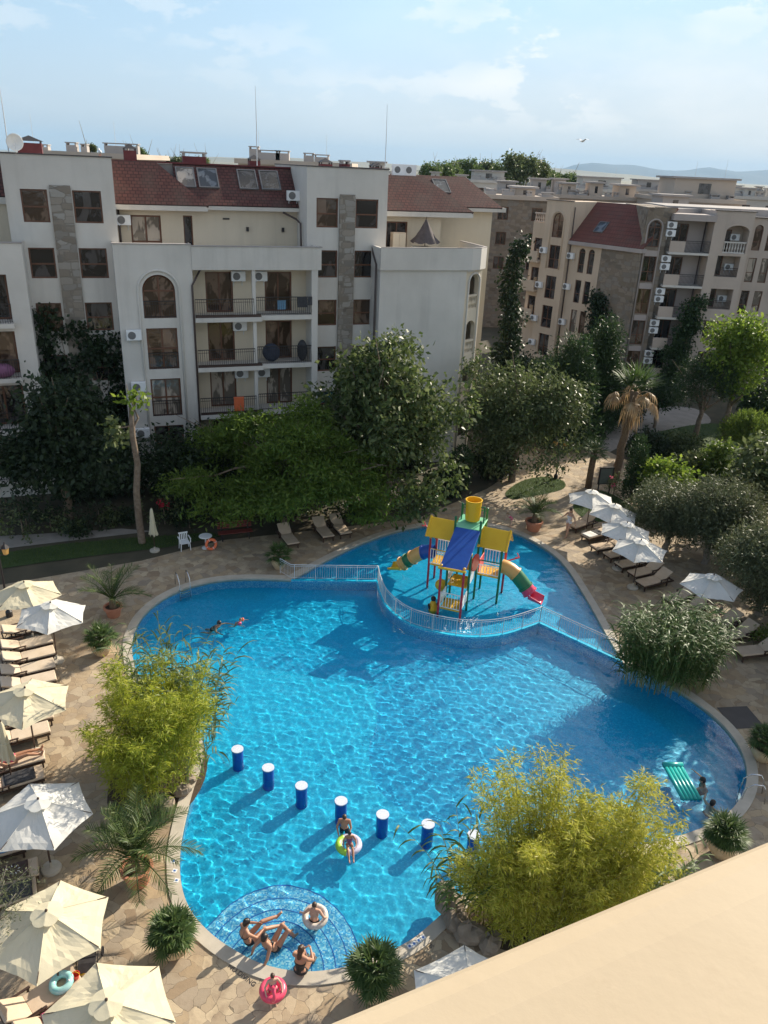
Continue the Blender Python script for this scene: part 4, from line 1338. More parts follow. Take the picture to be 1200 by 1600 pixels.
def blob_points(blobs, n, rng, shell=0.6):
    """points inside ellipsoids, denser towards their outsides"""
    w = np.array([(b[3] * b[4] * b[5]) ** (2 / 3) for b in blobs]); w /= w.sum()
    k = rng.choice(len(blobs), n, p=w)
    Bc = np.array([b[:3] for b in blobs])[k]; Br = np.array([b[3:6] for b in blobs])[k]
    u = rand_unit(rng, n)
    r = shell + (1 - shell) * rng.random(n) ** 0.6
    deep = rng.random(n) < 0.18
    r[deep] *= rng.random(deep.sum())
    lump = 1 + 0.16 * np.sin(u[:, 0] * 7 + k) * np.sin(u[:, 1] * 6 + 2 * k) * np.sin(u[:, 2] * 5 + 1)
    p = Bc + u * Br * (r * lump)[:, None]
    o = u / Br; o /= np.linalg.norm(o, axis=1, keepdims=True)
    return p, o


def foliage(name, parent, mt, blobs, clumps, per, cr, L, Wd, seed=1, shell=0.6, droop=0.35, out=0.5, flat=1.0, zmin=0.05, fold=0.06):
    rng = np.random.RandomState(seed)
    C, O = blob_points(blobs, clumps, rng, shell)
    P = np.repeat(C, per, 0) + rng.normal(size=(clumps * per, 3)) * np.array([cr, cr, cr * flat])
    D = rand_unit(rng, len(P)) + np.repeat(O, per, 0) * out + np.array([0, 0, -droop])
    D /= np.linalg.norm(D, axis=1, keepdims=True)
    sz = rng.uniform(0.5, 1.4, len(P))
    ok = P[:, 2] > zmin
    V, F = leaf_cards(P[ok], D[ok], (L * sz)[ok], (Wd * sz)[ok], rng, fold)
    return np_mesh(name, V, F, mt, parent), C


def wobble(a, b, n, amt, rng):
    a, b = Vector(a), Vector(b)
    pts = []
    for i in range(n + 1):
        t = i / n
        p = a.lerp(b, t)
        if 0 < i < n: p = p + Vector((rng.uniform(-1, 1), rng.uniform(-1, 1), rng.uniform(-.4, .4))) * amt
        pts.append(p)
    return pts


def trunk(parent, base, fork, targets, r0, mt='bark', seed=1, name='trunk', n2=2):
    """tapered stem to the fork and limbs out to the targets"""
    rng = random.Random(seed)
    mb = MB()
    base, fork = Vector(base), Vector(fork)
    pts = wobble(base, fork, 5, r0 * 0.5, rng)
    mb.tube([base + Vector((0, 0, -0.1))] + pts, [r0 * 1.5] + [r0 * (1.15 - 0.4 * i / 5) for i in range(6)], 9)
    for tg in targets:
        tg = Vector(tg)
        st = base.lerp(fork, rng.uniform(0.72, 1.0))
        p = wobble(st, tg, 4, (tg - st).length * 0.07, rng)
        rr = r0 * rng.uniform(0.38, 0.6)
        mb.tube(p, [rr * (1 - 0.19 * i) for i in range(5)], 6)
        for _ in range(n2):
            q = p[rng.choice((2, 3))]
            e = q + (tg - st).normalized() * (tg - st).length * 0.4 + Vector((rng.uniform(-1, 1), rng.uniform(-1, 1), rng.uniform(-.2, .8))) * (tg - st).length * 0.25
            mb.tube(wobble(q, e, 3, 0.05, rng), [rr * 0.4, rr * 0.32, rr * 0.22, rr * 0.1], 5)
    return mb.build(name, M[mt], parent, smooth=True)


def tree(name, label, cat, base, blobs, mt, clumps, per, cr, L, Wd, r0=0.2, fork=0.4, seed=1, group=None, bark='bark', limbs=8, **kw):
    """blobs in metres from the base"""
    r = empty(name, base, 0, label, cat, group)
    rng = random.Random(seed)
    top = max(b[2] for b in blobs)
    foliage('crown', r, LM[mt], blobs, clumps, per, cr, L, Wd, seed, **kw)
    tg = []
    for i in range(limbs):
        b = blobs[i % len(blobs)]
        tg.append((b[0] + rng.uniform(-.45, .45) * b[3], b[1] + rng.uniform(-.45, .45) * b[4], b[2] + rng.uniform(-.2, .5) * b[5]))
    trunk(r, (0, 0, 0), (0.0, 0.0, top * fork), tg, r0, bark, seed)
    return r


def ellip(rng, n, rx, ry, rz, cz, br):
    """scatter n blobs through one large crown shape"""
    out = []
    for i in range(n):
        u = rand_unit(rng, 1)[0]; q = rng.uniform(0.35, 0.8)
        s = rng.uniform(0.75, 1.25)
        out.append((u[0] * rx * q, u[1] * ry * q, cz + u[2] * rz * q, br * s, br * s, br * s * 0.8))
    return out


def strap_leaves(P, D, L, W0, droop, rng, seg=4, side=None):
    """long arching leaves of several quads (P base, D first direction)"""
    n = len(P)
    L = np.broadcast_to(np.asarray(L, float), (n,)); W0 = np.broadcast_to(np.asarray(W0, float), (n,)); droop = np.broadcast_to(np.asarray(droop, float), (n,))
    up = np.array([0, 0, 1.0])
    S = np.cross(D, up) + rng.normal(size=(n, 3)) * 0.25
    S /= np.linalg.norm(S, axis=1, keepdims=True) + 1e-9
    pts = [P]; d = D.copy()
    for i in range(seg):
        d = d + np.array([0, 0, -1.0]) * (droop / seg * (0.6 + i * 0.5))[:, None]
        d /= np.linalg.norm(d, axis=1, keepdims=True)
        pts.append(pts[-1] + d * (L / seg)[:, None])
    rows = []
    for i, p in enumerate(pts):
        t = i / seg
        w = W0 * (0.55 + 1.1 * t if t < 0.35 else max(0.02, (1 - t) / 0.65 * 0.95)) * 0.5
        rows.append((p - S * w[:, None], p + S * w[:, None]))
    V = np.stack([x for r_ in rows for x in r_], 1)
    k = 2 * (seg + 1)
    F = []
    for i in range(seg):
        F.append([2 * i, 2 * i + 1, 2 * i + 3, 2 * i + 2])
    F = np.array(F)[None] + (np.arange(n) * k)[:, None, None]
    return V.reshape(-1, 3), F.reshape(-1, 4)


def merge(lst):
    V = []; F = []; b = 0
    for v, f in lst:
        V.append(v); F.append(f + b); b += len(v)
    return np.concatenate(V), np.concatenate(F)


def feather_frond(base, az, el, L, droop, rng, leaf=0.42, n=34, w=0.03, seg=12, vee=0.5):
    """one pinnate palm frond: returns rachis points, leaflet mesh"""
    d = Vector((math.cos(az) * math.cos(el), math.sin(az) * math.cos(el), math.sin(el)))
    p = Vector(base); pts = [p.copy()]
    for i in range(seg):
        d = (d + Vector((0, 0, -droop / seg * (0.5 + i / seg)))).normalized()
        p = p + d * (L / seg); pts.append(p.copy())
    P = []; D = []; Ls = []
    for i in range(n):
        t = 0.16 + 0.84 * i / (n - 1)
        k = min(int(t * seg), seg - 1)
        q = pts[k].lerp(pts[k + 1], t * seg - k)
        tan = (pts[k + 1] - pts[k]).normalized()
        side = tan.cross(Vector((0, 0, 1))).normalized()
        up = side.cross(tan)
        ll = leaf * (0.45 + 1.0 * math.sin(math.pi * min(1, 0.12 + t * 0.86)) * 0.75)
        for sg in (-1, 1):
            dd = side * sg * 1.0 + tan * (0.55 + 0.5 * t) + up * (vee + rng.uniform(-.2, .2)) + Vector((rng.uniform(-.1, .1),) * 3)
            P.append(q); D.append(dd.normalized()); Ls.append(ll * rng.uniform(0.85, 1.1))
    return pts, (np.array(P), np.array(D), np.array(Ls))


def feather_palm(parent, base, n, L, leaf, seed, mt='palm', el=(0.15, 1.35), droop=1.1, w=0.03, nl=34, name='frond'):
    rng = random.Random(seed); nr = np.random.RandomState(seed)
    fr = []
    for i in range(n):
        az = i * 2.399 + rng.uniform(-.2, .2)
        e = el[0] + (el[1] - el[0]) * (i / n) ** 0.8 + rng.uniform(-.1, .1)
        pts, (P, D, Ls) = feather_frond(base, az, e, L * rng.uniform(0.8, 1.1), droop * rng.uniform(.8, 1.2), rng, leaf, nl)
        V, F = strap_leaves(P, D, Ls, w, 0.45, nr, 2)
        mb = MB(); mb.tube(pts, [0.022 * (1 - 0.8 * k / len(pts)) + 0.004 for k in range(len(pts))], 4, False)
        V2 = np.array(mb.v, float); F2 = np.array(mb.f)
        VV, FF = merge([(V2, F2), (V, F)])
        fr.append(np_mesh(name, VV, FF, LM[mt], parent))
    return fr


def fan_leaf(base, az, el, L, R_, rng, n=18, droop=0.5):
    """stalk and round fan of blades"""
    d = Vector((math.cos(az) * math.cos(el), math.sin(az) * math.cos(el), math.sin(el)))
    p0 = Vector(base); p1 = p0 + d * L * 0.6; d2 = (d + Vector((0, 0, -droop * 0.4))).normalized(); p2 = p1 + d2 * L * 0.4
    side = d2.cross(Vector((0, 0, 1))).normalized(); up = side.cross(d2)
    P = []; D = []; Ls = []
    for i in range(n):
        a = math.pi * (-0.78 + 1.56 * i / (n - 1))
        dd = d2 * math.cos(a) + side * math.sin(a) + up * 0.15
        P.append(p2); D.append(dd.normalized()); Ls.append(R_ * (0.8 + 0.25 * math.cos(a)) * rng.uniform(.9, 1.08))
    return [p0, p1, p2], (np.array(P), np.array(D), np.array(Ls))


def fan_palm(parent, base, n, L, R_, seed, mt='fan', el=(-0.2, 1.4), w=0.05, droop=0.5, name='fan_leaf', ldroop=0.5):
    rng = random.Random(seed); nr = np.random.RandomState(seed)
    for i in range(n):
        az = i * 2.399 + rng.uniform(-.25, .25)
        e = el[0] + (el[1] - el[0]) * (i + 0.5) / n + rng.uniform(-.12, .12)
        pts, (P, D, Ls) = fan_leaf(base, az, e, L * rng.uniform(.8, 1.15), R_, rng, 18, droop)
        V, F = strap_leaves(P, D, Ls, w, ldroop, nr, 3)
        mb = MB(); mb.tube(pts, [0.016, 0.011, 0.008], 4, False)
        VV, FF = merge([(np.array(mb.v, float), np.array(mb.f)), (V, F)])
        np_mesh(name, VV, FF, LM[mt], parent)


def bamboo(base, label, culms, H, spread, lean, mt, seed, leafL=0.17, leafW=0.024, per=70, name='bamboo_clump', low=0.28, plumes=14):
    """arching culms, each dressed with drooping narrow leaves"""
    r = empty(name, base, 0, label, 'bamboo')
    rng = random.Random(seed); nr = np.random.RandomState(seed)
    mb = MB(); Ps = []; Ds = []
    pl = [(k * 2.39996, math.sqrt((k + .5) / plumes), rng.uniform(0.56, 1.12)) for k in range(plumes)]
    for i in range(culms):
        a, q, hh = pl[i % plumes]
        a += rng.uniform(-.3, .3); q = min(1.0, q + rng.uniform(-.14, .14))
        b = Vector((math.cos(a) * spread[0] * q, math.sin(a) * spread[1] * q, 0))
        h = H * hh * rng.uniform(0.72, 1.05) * (1 - 0.2 * q * q)
        out = Vector((math.cos(a) * lean[0], math.sin(a) * lean[1], 0)) * (0.3 + q) * rng.uniform(0.5, 1.2)
        pts = []
        for k in range(9):
            t = k / 8
            pts.append(b + out * (t ** 2.1) + Vector((0, 0, h * (t - 0.16 * t ** 4 * (1 + out.length * 0.25)))))
        mb.tube(pts, [0.016 * (1 - 0.1 * k) + 0.002 for k in range(9)], 4, False)
        for k in range(per):
            t = low + (1 - low) * rng.random() ** 0.75
            ii = min(int(t * 8), 7)
            p = pts[ii].lerp(pts[ii + 1], t * 8 - ii)
            # twig
            aa = rng.uniform(0, 6.283); tl = (0.16 + 0.42 * (1 - t * 0.6)) * rng.uniform(0.3, 1.15)
            td = Vector((math.cos(aa), math.sin(aa), rng.uniform(-0.1, 0.7)))
            tip = p + td * tl
            for _ in range(rng.choice((4, 5, 6))):
                Ps.append(p.lerp(tip, rng.uniform(0.45, 1.05)))
                Ds.append((td * 0.7 + Vector((rng.uniform(-1, 1), rng.uniform(-1, 1), rng.uniform(-1.0, 0.15)))).normalized())
    P = np.array(Ps, float); D = np.array(Ds, float)
    V, F = leaf_cards(P, D, leafL * nr.uniform(.7, 1.3, len(P)), leafW * nr.uniform(.8, 1.2, len(P)), nr, 0.03)
    np_mesh('foliage', V, F, LM[mt], r)
    mb.build('culm', M['culm'], r)
    return r


def reeds(base, label, stems, H, spread, lean, mt, seed, L=0.62, Wd=0.045, per=13, name='giant_reed', cat='reed', top=None):
    r = empty(name, base, 0, label, cat)
    rng = random.Random(seed); nr = np.random.RandomState(seed)
    mb = MB(); Ps = []; Ds = []
    for i in range(stems):
        a = rng.uniform(0, 6.283); q = math.sqrt(rng.random())
        b = Vector((math.cos(a) * spread[0] * q, math.sin(a) * spread[1] * q, 0))
        h = H * rng.uniform(0.6, 1.05)
        out = Vector((math.cos(a) * lean, math.sin(a) * lean, 0)) * (0.2 + q) * rng.uniform(.4, 1.2)
        pts = [b + out * ((k / 6) ** 2) + Vector((0, 0, h * k / 6)) for k in range(7)]
        mb.tube(pts, [0.013 * (1 - 0.12 * k) for k in range(7)], 4, False)
        for k in range(per):
            t = 0.2 + 0.8 * (k + rng.random()) / per
            ii = min(int(t * 6), 5)
            p = pts[ii].lerp(pts[ii + 1], t * 6 - ii)
            aa = (0 if k % 2 else math.pi) + i * 1.3 + rng.uniform(-.5, .5)
            Ps.append(p); Ds.append(Vector((math.cos(aa), math.sin(aa), rng.uniform(0.5, 1.2))).normalized())
    P = np.array(Ps, float); D = np.array(Ds, float)
    V, F = strap_leaves(P, D, L * nr.uniform(.65, 1.2, len(P)), Wd * nr.uniform(.8, 1.2, len(P)), nr.uniform(0.9, 2.0, len(P)), nr, 4)
    np_mesh('foliage', V, F, LM[mt], r)
    mb.build('stem', M['culm'], r)
    return r


def pot(parent, rt, rb, h, mt, rim=0.05):
    mb = MB().lathe([(rb, 0), (rb * 1.04, 0.02), (rt, h - 0.1), (rt + rim, h - 0.1), (rt + rim, h), (rt - 0.03, h), (rt - 0.04, h - 0.1)], 24)
    p = mb.build('pot', M[mt], parent, smooth=False)
    MB().lathe([(0.0, h - 0.08), (rt - 0.035, h - 0.085)], 24).build('soil', M['soil'], parent)
    return p


def urn(parent, rt, h, mt='claypot'):
    mb = MB().lathe([(rt * 0.55, 0), (rt * 0.6, 0.02), (rt * 0.98, h * 0.5), (rt * 1.05, h * 0.72), (rt * 0.98, h * 0.9), (rt * 1.04, h * 0.94), (rt * 1.04, h), (rt * 0.9, h), (rt * 0.88, h - 0.08)], 26)
    mb.build('pot', M[mt], parent, smooth=True)
    MB().lathe([(0.0, h - 0.07), (rt * 0.87, h - 0.075)], 24).build('soil', M['soil'], parent)
# ------------------------------------------------------------------ the trees and shrubs, where they stand
vr = np.random.RandomState(5)
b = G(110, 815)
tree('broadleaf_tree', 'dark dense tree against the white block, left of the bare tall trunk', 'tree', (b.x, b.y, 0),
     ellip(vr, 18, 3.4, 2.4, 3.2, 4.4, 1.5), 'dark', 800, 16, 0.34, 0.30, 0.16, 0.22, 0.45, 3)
# climber on the stair tower
r = empty('ivy', awld(-15.6, -0.05, 0), TA, 'dark ivy climbing over the windows and stone pilaster of the white block', 'ivy')
bl = [(0.9 * math.sin(z * 1.7) + vr.uniform(-.9, .9), -0.2, z, 1.25 - 0.05 * z, 0.3, 0.9) for z in np.arange(0.8, 9.4, 0.42)]
bl += [(-2.0, -0.2, z, 0.8, 0.28, 0.8) for z in np.arange(0.8, 10.6, 0.7)] + [(1.9, -0.2, z, 0.7, 0.28, 0.7) for z in np.arange(0.8, 7.2, 0.7)]
foliage('foliage', r, LM['dark'], bl, 700, 12, 0.22, 0.26, 0.2, 8, 0.3, droop=0.7)
mb = MB()
for i in range(5): mb.tube(wobble((vr.uniform(-1.5, 1.5), 0, 0), (vr.uniform(-2, 2), -0.02, vr.uniform(6, 10)), 7, 0.25, random.Random(i)), [0.05, .045, .04, .035, .03, .025, .02, .015], 5)
mb.build('stem', M['bark'], r, smooth=True)
# bare tall trunk with a tuft
b = G(222, 848)
r = empty('pollarded_tree', (b.x, b.y, 0), 0, 'tall bare grey trunk with only a small tuft of leaves at its top', 'tree')
trunk(r, (0, 0, 0), (0.1, 0.0, 7.3), [(0.4, 0.1, 7.8), (-0.6, 0.1, 6.2)], 0.17, 'bark', 4, n2=1)
foliage('crown', r, LM['bright'], [(0.35, 0.0, 7.75, 0.75, 0.6, 0.35)], 12, 9, 0.16, 0.3, 0.2, 5, 0.3)
foliage('foliage', r, LM['mid'], [(-1.0, 0.2, 5.9, 0.7, 0.5, 0.8)], 18, 8, 0.18, 0.3, 0.2, 6, 0.3)
b = G(290, 795)
tree('broadleaf_shrub', 'dark glossy tall shrub under the loggias, right of the bare trunk', 'shrub', (b.x, b.y, 0),
     ellip(vr, 12, 2.3, 1.7, 2.3, 3.2, 1.2), 'dark', 460, 16, 0.3, 0.24, 0.13, 0.12, 0.35, 9)
b = G(445, 815)
bl = []
for i in range(44):
    a = vr.uniform(0, 6.28); q = math.sqrt(vr.uniform(0.02, 1))
    bl.append((math.cos(a) * 5.6 * q - 0.2, math.sin(a) * 3.9 * q - .3, 6.6 - 4.3 * q ** 1.9 + vr.uniform(-.7, .4), 1.4, 1.25, 0.55))
bl += [(vr.uniform(-3.5, 3.5), vr.uniform(-3.2, -.5), vr.uniform(2.0, 4.0), 1.4, 1.1, .8) for _ in range(12)]
tree('feathery_tree', 'spreading bright green tree with layered feathery leaves below the loggias', 'tree', (b.x, b.y, 0), bl, 'feather', 3000, 16, 0.28, 0.26, 0.08, 0.2, 0.6, 12, limbs=16, droop=0.25, flat=0.35, shell=0.2)
b = G(600, 800)
bl = ellip(vr, 22, 4.3, 3.2, 3.2, 6.4, 1.55) + [(0.6, 0, 9.3, 1.4, 1.4, 1.2), (-1.5, 0, 8.7, 1.5, 1.4, 1.2), (3.4, -.5, 6.9, 1.4, 1.3, 1.1), (2.6, -2.4, 3.2, 1.6, 1.4, 1.4), (1.5, -2.5, 2.0, 1.3, 1.2, 1.1), (-3.8, 0, 6.0, 1.5, 1.4, 1.2)]
tree('broadleaf_tree', 'largest tree, with big glossy leaves, in front of the blank white end wall', 'tree', (b.x, b.y, 0), bl, 'big', 1150, 15, 0.30, 0.34, 0.17, 0.3, 0.42, 14, limbs=18, droop=0.5)
b = G(800, 752)
bl = ellip(vr, 22, 3.7, 2.8, 3.0, 4.9, 1.5) + [(-2.6, 0, 6.6, 1.3, 1.2, 1.2), (-3.0, 0, 7.9, 0.8, 0.8, 0.9), (3.0, -1.5, 3.2, 1.3, 1.2, 0.9), (1.6, -2.6, 2.2, 1.1, 1.1, .9), (-1.5, -1.5, 2.4, 1.6, 1.4, 1.2)]
tree('broadleaf_tree', 'grey-green loquat-like tree with leathery leaves beside the paved walk, right of the largest tree', 'tree', (b.x, b.y, 0), bl, 'mid', 1500, 15, 0.27, 0.27, 0.11, 0.22, 0.4, 17, limbs=14, droop=0.5)
b = G(716, 772)
tree('round_cypress', 'clipped dark round-topped evergreen column between the two big trees', 'shrub', (b.x, b.y, 0), [(0, 0, 1.6, .75, .75, 1.55), (0, 0, 2.3, .65, .65, .85)], 'conifer', 420, 10, 0.07, 0.13, 0.06, 0.08, 0.4, 19, droop=-0.6, shell=0.75, limbs=3)
# tall ivy column at the end of the white block
P = Vector((8.6, 58.5, 0))
r = empty('ivy', P, 0, 'tall narrow column of ivy hanging at the right end of the white block', 'ivy')
bl = [(0.25 * math.sin(z), 0, z, 0.95 - 0.028 * z + 0.2 * math.sin(z * 2.3), 0.7, 0.7) for z in np.arange(0.6, 14.2, 0.55)] + [(.55, 0, 13.7, .35, .35, .8)]
foliage('foliage', r, LM['dark'], bl, 520, 12, 0.2, 0.26, 0.18, 22, 0.5, droop=0.8)
MB().tube(wobble((0, 0, 0), (0.1, 0, 13.8), 9, 0.12, random.Random(2)), [0.12 - 0.01 * i for i in range(10)], 7).build('stem', M['bark'], r, smooth=True)
for (px_, py_, w, h, mt_, lab, sd) in ((800, 640, 3.4, 5.5, 'dark', 'dark bushy shrub at the foot of the ivy column', 31), (843, 640, 2.6, 4.8, 'mid', 'olive-green shrub between the ivy column and the pines', 32)):
    b = G(px_, py_)
    tree('broadleaf_shrub', lab, 'shrub', (b.x, b.y, 0), ellip(vr, 9, w / 2, w / 2, h * .38, h * .55, w * .3), mt_, 330, 13, 0.28, 0.28, 0.15, 0.12, 0.35, sd)
for (px_, py_, w, h, lab, sd) in ((878, 690, 4.6, 7.6, 'soft dark pine behind the paved walk, nearer the white block', 41), (925, 672, 4.0, 8.4, 'soft dark pine at the corner of the tan block, overgrowing its stone flank', 42)):
    b = G(px_, py_)
    bl = [(vr.uniform(-.3, .3) * w * (1 - z / h), vr.uniform(-.3, .3) * w * (1 - z / h), z, w * .62 * (1.1 - .8 * z / h), w * .55 * (1.1 - .8 * z / h), .8) for z in np.arange(.8, h, .4)]
    tree('pine_tree', lab, 'tree', (b.x, b.y, 0), bl, 'conifer', 1500, 17, 0.3, 0.32, 0.07, 0.2, 0.7, sd, droop=-0.3)
r = empty('ivy', WXw @ Vector((-3.6, -0.1, 0)), R(-51), 'ivy climbing the stone flank of the tan block beside the arched windows', 'ivy')
bl = [(vr.uniform(-.8, .5), -0.3, z, 1.0, .35, .8) for z in np.arange(.6, 8.2, .45)]
foliage('foliage', r, LM['dark'], bl, 420, 12, 0.24, 0.26, 0.18, 23, 0.3, droop=0.7)
MB().tube(wobble((0, 0, 0), (0.3, 0, 7.5), 6, 0.15, random.Random(3)), [0.08 - 0.008 * i for i in range(7)], 6).build('stem', M['bark'], r, smooth=True)
r = empty('ivy', BM @ Vector((-0.2, -0.7, 0)), TB, 'ivy hanging over the lower corner balconies of the tan block', 'ivy')
bl = [(vr.uniform(-.4, .7) - 0.12 * (9 - z), -0.2, z, .85, .45, .7) for z in np.arange(.6, 8.6, .4)] + [(-1.6, -.2, 3.3, 1.2, .5, .8)]
foliage('foliage', r, LM['conifer'], bl, 420, 12, 0.24, 0.26, 0.18, 24, 0.3, droop=0.7)
MB().tube(wobble((0, 0, 0), (0.1, 0, 8), 6, 0.12, random.Random(4)), [0.08 - 0.008 * i for i in range(7)], 6).build('stem', M['bark'], r, smooth=True)
# light-topped tree with a dark pine leaning against it
b = G(1128, 690)
tree('broadleaf_tree', 'bright yellow-green sunlit tree in front of the tan block tower', 'tree', (b.x, b.y, 0), ellip(vr, 14, 2.6, 2.2, 3.0, 6.6, 1.3), 'bright', 700, 13, 0.28, 0.27, 0.17, 0.2, 0.45, 44)
b = G(1085, 690)
tree('pine_tree', 'dark soft pine in front of the sunlit yellow-green tree', 'tree', (b.x, b.y, 0), ellip(vr, 12, 2.5, 2.0, 2.2, 4.8, 1.2), 'conifer', 520, 16, 0.25, 0.28, 0.05, 0.2, 0.5, 45, droop=-0.3)
b = G(1195, 690)
tree('pine_tree', 'dark soft pine cut by the frame beside the tan block tower', 'tree', (b.x + 1, b.y, 0), ellip(vr, 12, 2.0, 2.0, 2.2, 4.6, 1.2), 'conifer', 420, 16, 0.25, 0.28, 0.05, 0.2, 0.5, 46, droop=-0.3)
b = G(1155, 725)
tree('clipped_shrub', 'rounded shrub with light green upright tips on the lawn below the sunlit tree', 'shrub', (b.x, b.y, 0), [(0, 0, 2.5, 1.7, 1.6, 1.3), (.5, 0, 2.9, 1.2, 1.2, 1.0), (-.8, 0, 2.3, 1.1, 1.1, 1.0)], 'shrub', 480, 14, 0.12, 0.26, 0.07, 0.14, 0.45, 47, droop=-0.9)
b = G(1022, 668)
tree('small_tree', 'small dark mushroom-shaped tree on the lawn behind the tall palm', 'tree', (b.x, b.y, 0), [(0, 0, 2.6, 1.8, 1.6, .9), (.5, .3, 3.0, 1.2, 1.2, .7)], 'conifer', 300, 13, 0.2, 0.22, 0.1, 0.12, 0.6, 48)
# the cypress by the umbrellas, bright bush, climber on a post
b = G(984, 787)
tree('cypress', 'narrow dark clipped cypress beside the first white umbrella', 'tree', (b.x, b.y, 0), [(0, 0, z, .62 - .03 * z, .62 - .03 * z, .7) for z in np.arange(.7, 4.2, .5)], 'conifer', 620, 11, 0.07, 0.16, 0.05, 0.1, 0.5, 50, droop=-0.9, shell=0.75, limbs=3)
b = G(1028, 795)
tree('fig_bush', 'bright green leafy bush right behind the dark cypress', 'shrub', (b.x, b.y, 0), ellip(vr, 10, 1.7, 1.5, 1.2, 1.9, 0.9), 'bright', 420, 12, 0.2, 0.24, 0.16, 0.1, 0.4, 51)
b = G(1108, 770)
tree('climbing_plant', 'ivy-covered post with sunlit leaves at the pergola rail', 'plant', (b.x, b.y, 0), [(0, 0, z, .75, .7, .6) for z in np.arange(.5, 3.2, .45)] + [(.5, .1, 2.8, .5, .5, .7)], 'shrub', 330, 12, 0.16, 0.2, 0.14, 0.08, 0.5, 52)
# olive trees behind the right hand loungers
for (px_, py_, w, h, lab, sd) in ((1040, 862, 4.2, 3.9, 'grey-green olive tree right behind the fourth white umbrella', 55), (1100, 880, 4.4, 4.3, 'grey-green olive tree with a pale top, behind the single white umbrella', 56), (1185, 960, 4.6, 4.9, 'darker olive tree cut by the frame above the single white umbrella', 57)):
    b = G(px_, py_)
    tree('olive_tree', lab, 'tree', (b.x, b.y, 0), ellip(vr, 17, w * .46, w * .4, h * .40, h * .58, w * .26), 'olive', 2100, 17, 0.22, 0.2, 0.045, 0.16, 0.42, sd, bark='bark_grey', limbs=10, droop=0.1)
# trees beyond the frame whose shade falls across the right hand terrace
for i, (x, y, h) in enumerate(((21.0, 31.5, 7.2), (20.5, 26.0, 6.6), (25, 28.5, 8.5), (25.0, 36, 8.0), (22.5, 22.5, 7.0), (23, 42, 6.0))):
    tree('shade_tree', 'tall garden tree standing beside the terrace outside the picture', 'tree', (x, y, 0), ellip(vr, 12, 2.6, 2.6, h * .30, h * .60, 1.5), 'mid', 620, 15, 0.34, 0.36, 0.2, 0.2, 0.45, 60 + i, 'garden trees beside the terrace')

# low planting in the dark strip in front of the white block
for i in range(26):
    t = i / 25
    px_ = 25 + t * 660 + vr.uniform(-12, 12); py_ = 838 - 42 * t + vr.uniform(-14, 6)
    if 205 < px_ < 245: continue
    b = G(px_, py_)
    h = vr.uniform(.8, 2.1)
    rr = empty('garden_shrub', (b.x, b.y, 0), 0, 'low dark shrub in the shaded border along the white block', 'shrub', 'low shrubs in the shaded border')
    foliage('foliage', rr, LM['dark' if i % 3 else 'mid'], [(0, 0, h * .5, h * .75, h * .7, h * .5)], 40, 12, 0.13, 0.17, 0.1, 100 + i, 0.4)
    MB().tube([(0, 0, -.05), (0, 0, h * .5)], [.04, .02], 6).build('stem', M['bark'], rr)
b = G(275, 812)
rr = empty('rose_bush', (b.x, b.y, 0), 0, 'rose bush with red and pink blooms beside the closed umbrella', 'shrub')
foliage('foliage', rr, LM['dark'], [(0, 0, .6, 1.0, .8, .6)], 60, 12, 0.14, 0.13, 0.08, 141, 0.4)
for k_ in range(7): foliage('bloom', rr, LM['red'], [(vr.uniform(-.8, .6), vr.uniform(-.5, .1), vr.uniform(.8, 1.2), .05, .05, .04)], 1, 12, 0.04, 0.12, 0.12, 142 + k_, 0.4)
MB().tube([(0, 0, -.05), (0, 0, .8)], [.03, .015], 6).build('stem', M['bark'], rr)
b = G(958, 775)
rr = empty('oleander', (b.x, b.y, 0), 0, 'flowering pink oleander at the foot of the notice board', 'shrub')
foliage('foliage', rr, LM['mid'], [(0, 0, .7, .5, .5, .7)], 40, 12, 0.14, 0.17, 0.05, 143, 0.4, droop=-.4)
for k_ in range(6): foliage('bloom', rr, LM['pink'], [(vr.uniform(-.4, .4), vr.uniform(-.4, .1), vr.uniform(.8, 1.4), .05, .05, .04)], 1, 12, 0.04, 0.1, 0.1, 150 + k_, 0.4)
MB().tube([(0, 0, -.05), (0, 0, .8)], [.03, .015], 6).build('stem', M['bark'], rr)
for i, (px_, py_, h) in enumerate(((1150, 800, 1.3), (1165, 790, 1.1), (1180, 812, 1.0), (1085, 745, .9), (1060, 735, .8), (1175, 870, 1.0), (1195, 1010, .8))):
    b = G(px_, py_)
    rr = empty('garden_shrub', (b.x, b.y, 0), 0, 'low green shrub in the garden behind the right-hand olive trees', 'shrub', 'low shrubs behind the olive trees')
    foliage('foliage', rr, LM['mid' if i % 2 else 'shrub'], [(0, 0, h * .5, h * .8, h * .7, h * .5)], 50, 12, 0.13, 0.17, 0.06, 160 + i, 0.4, droop=-.3)
    MB().tube([(0, 0, -.05), (0, 0, h * .5)], [.04, .02], 6).build('stem', M['bark'], rr)

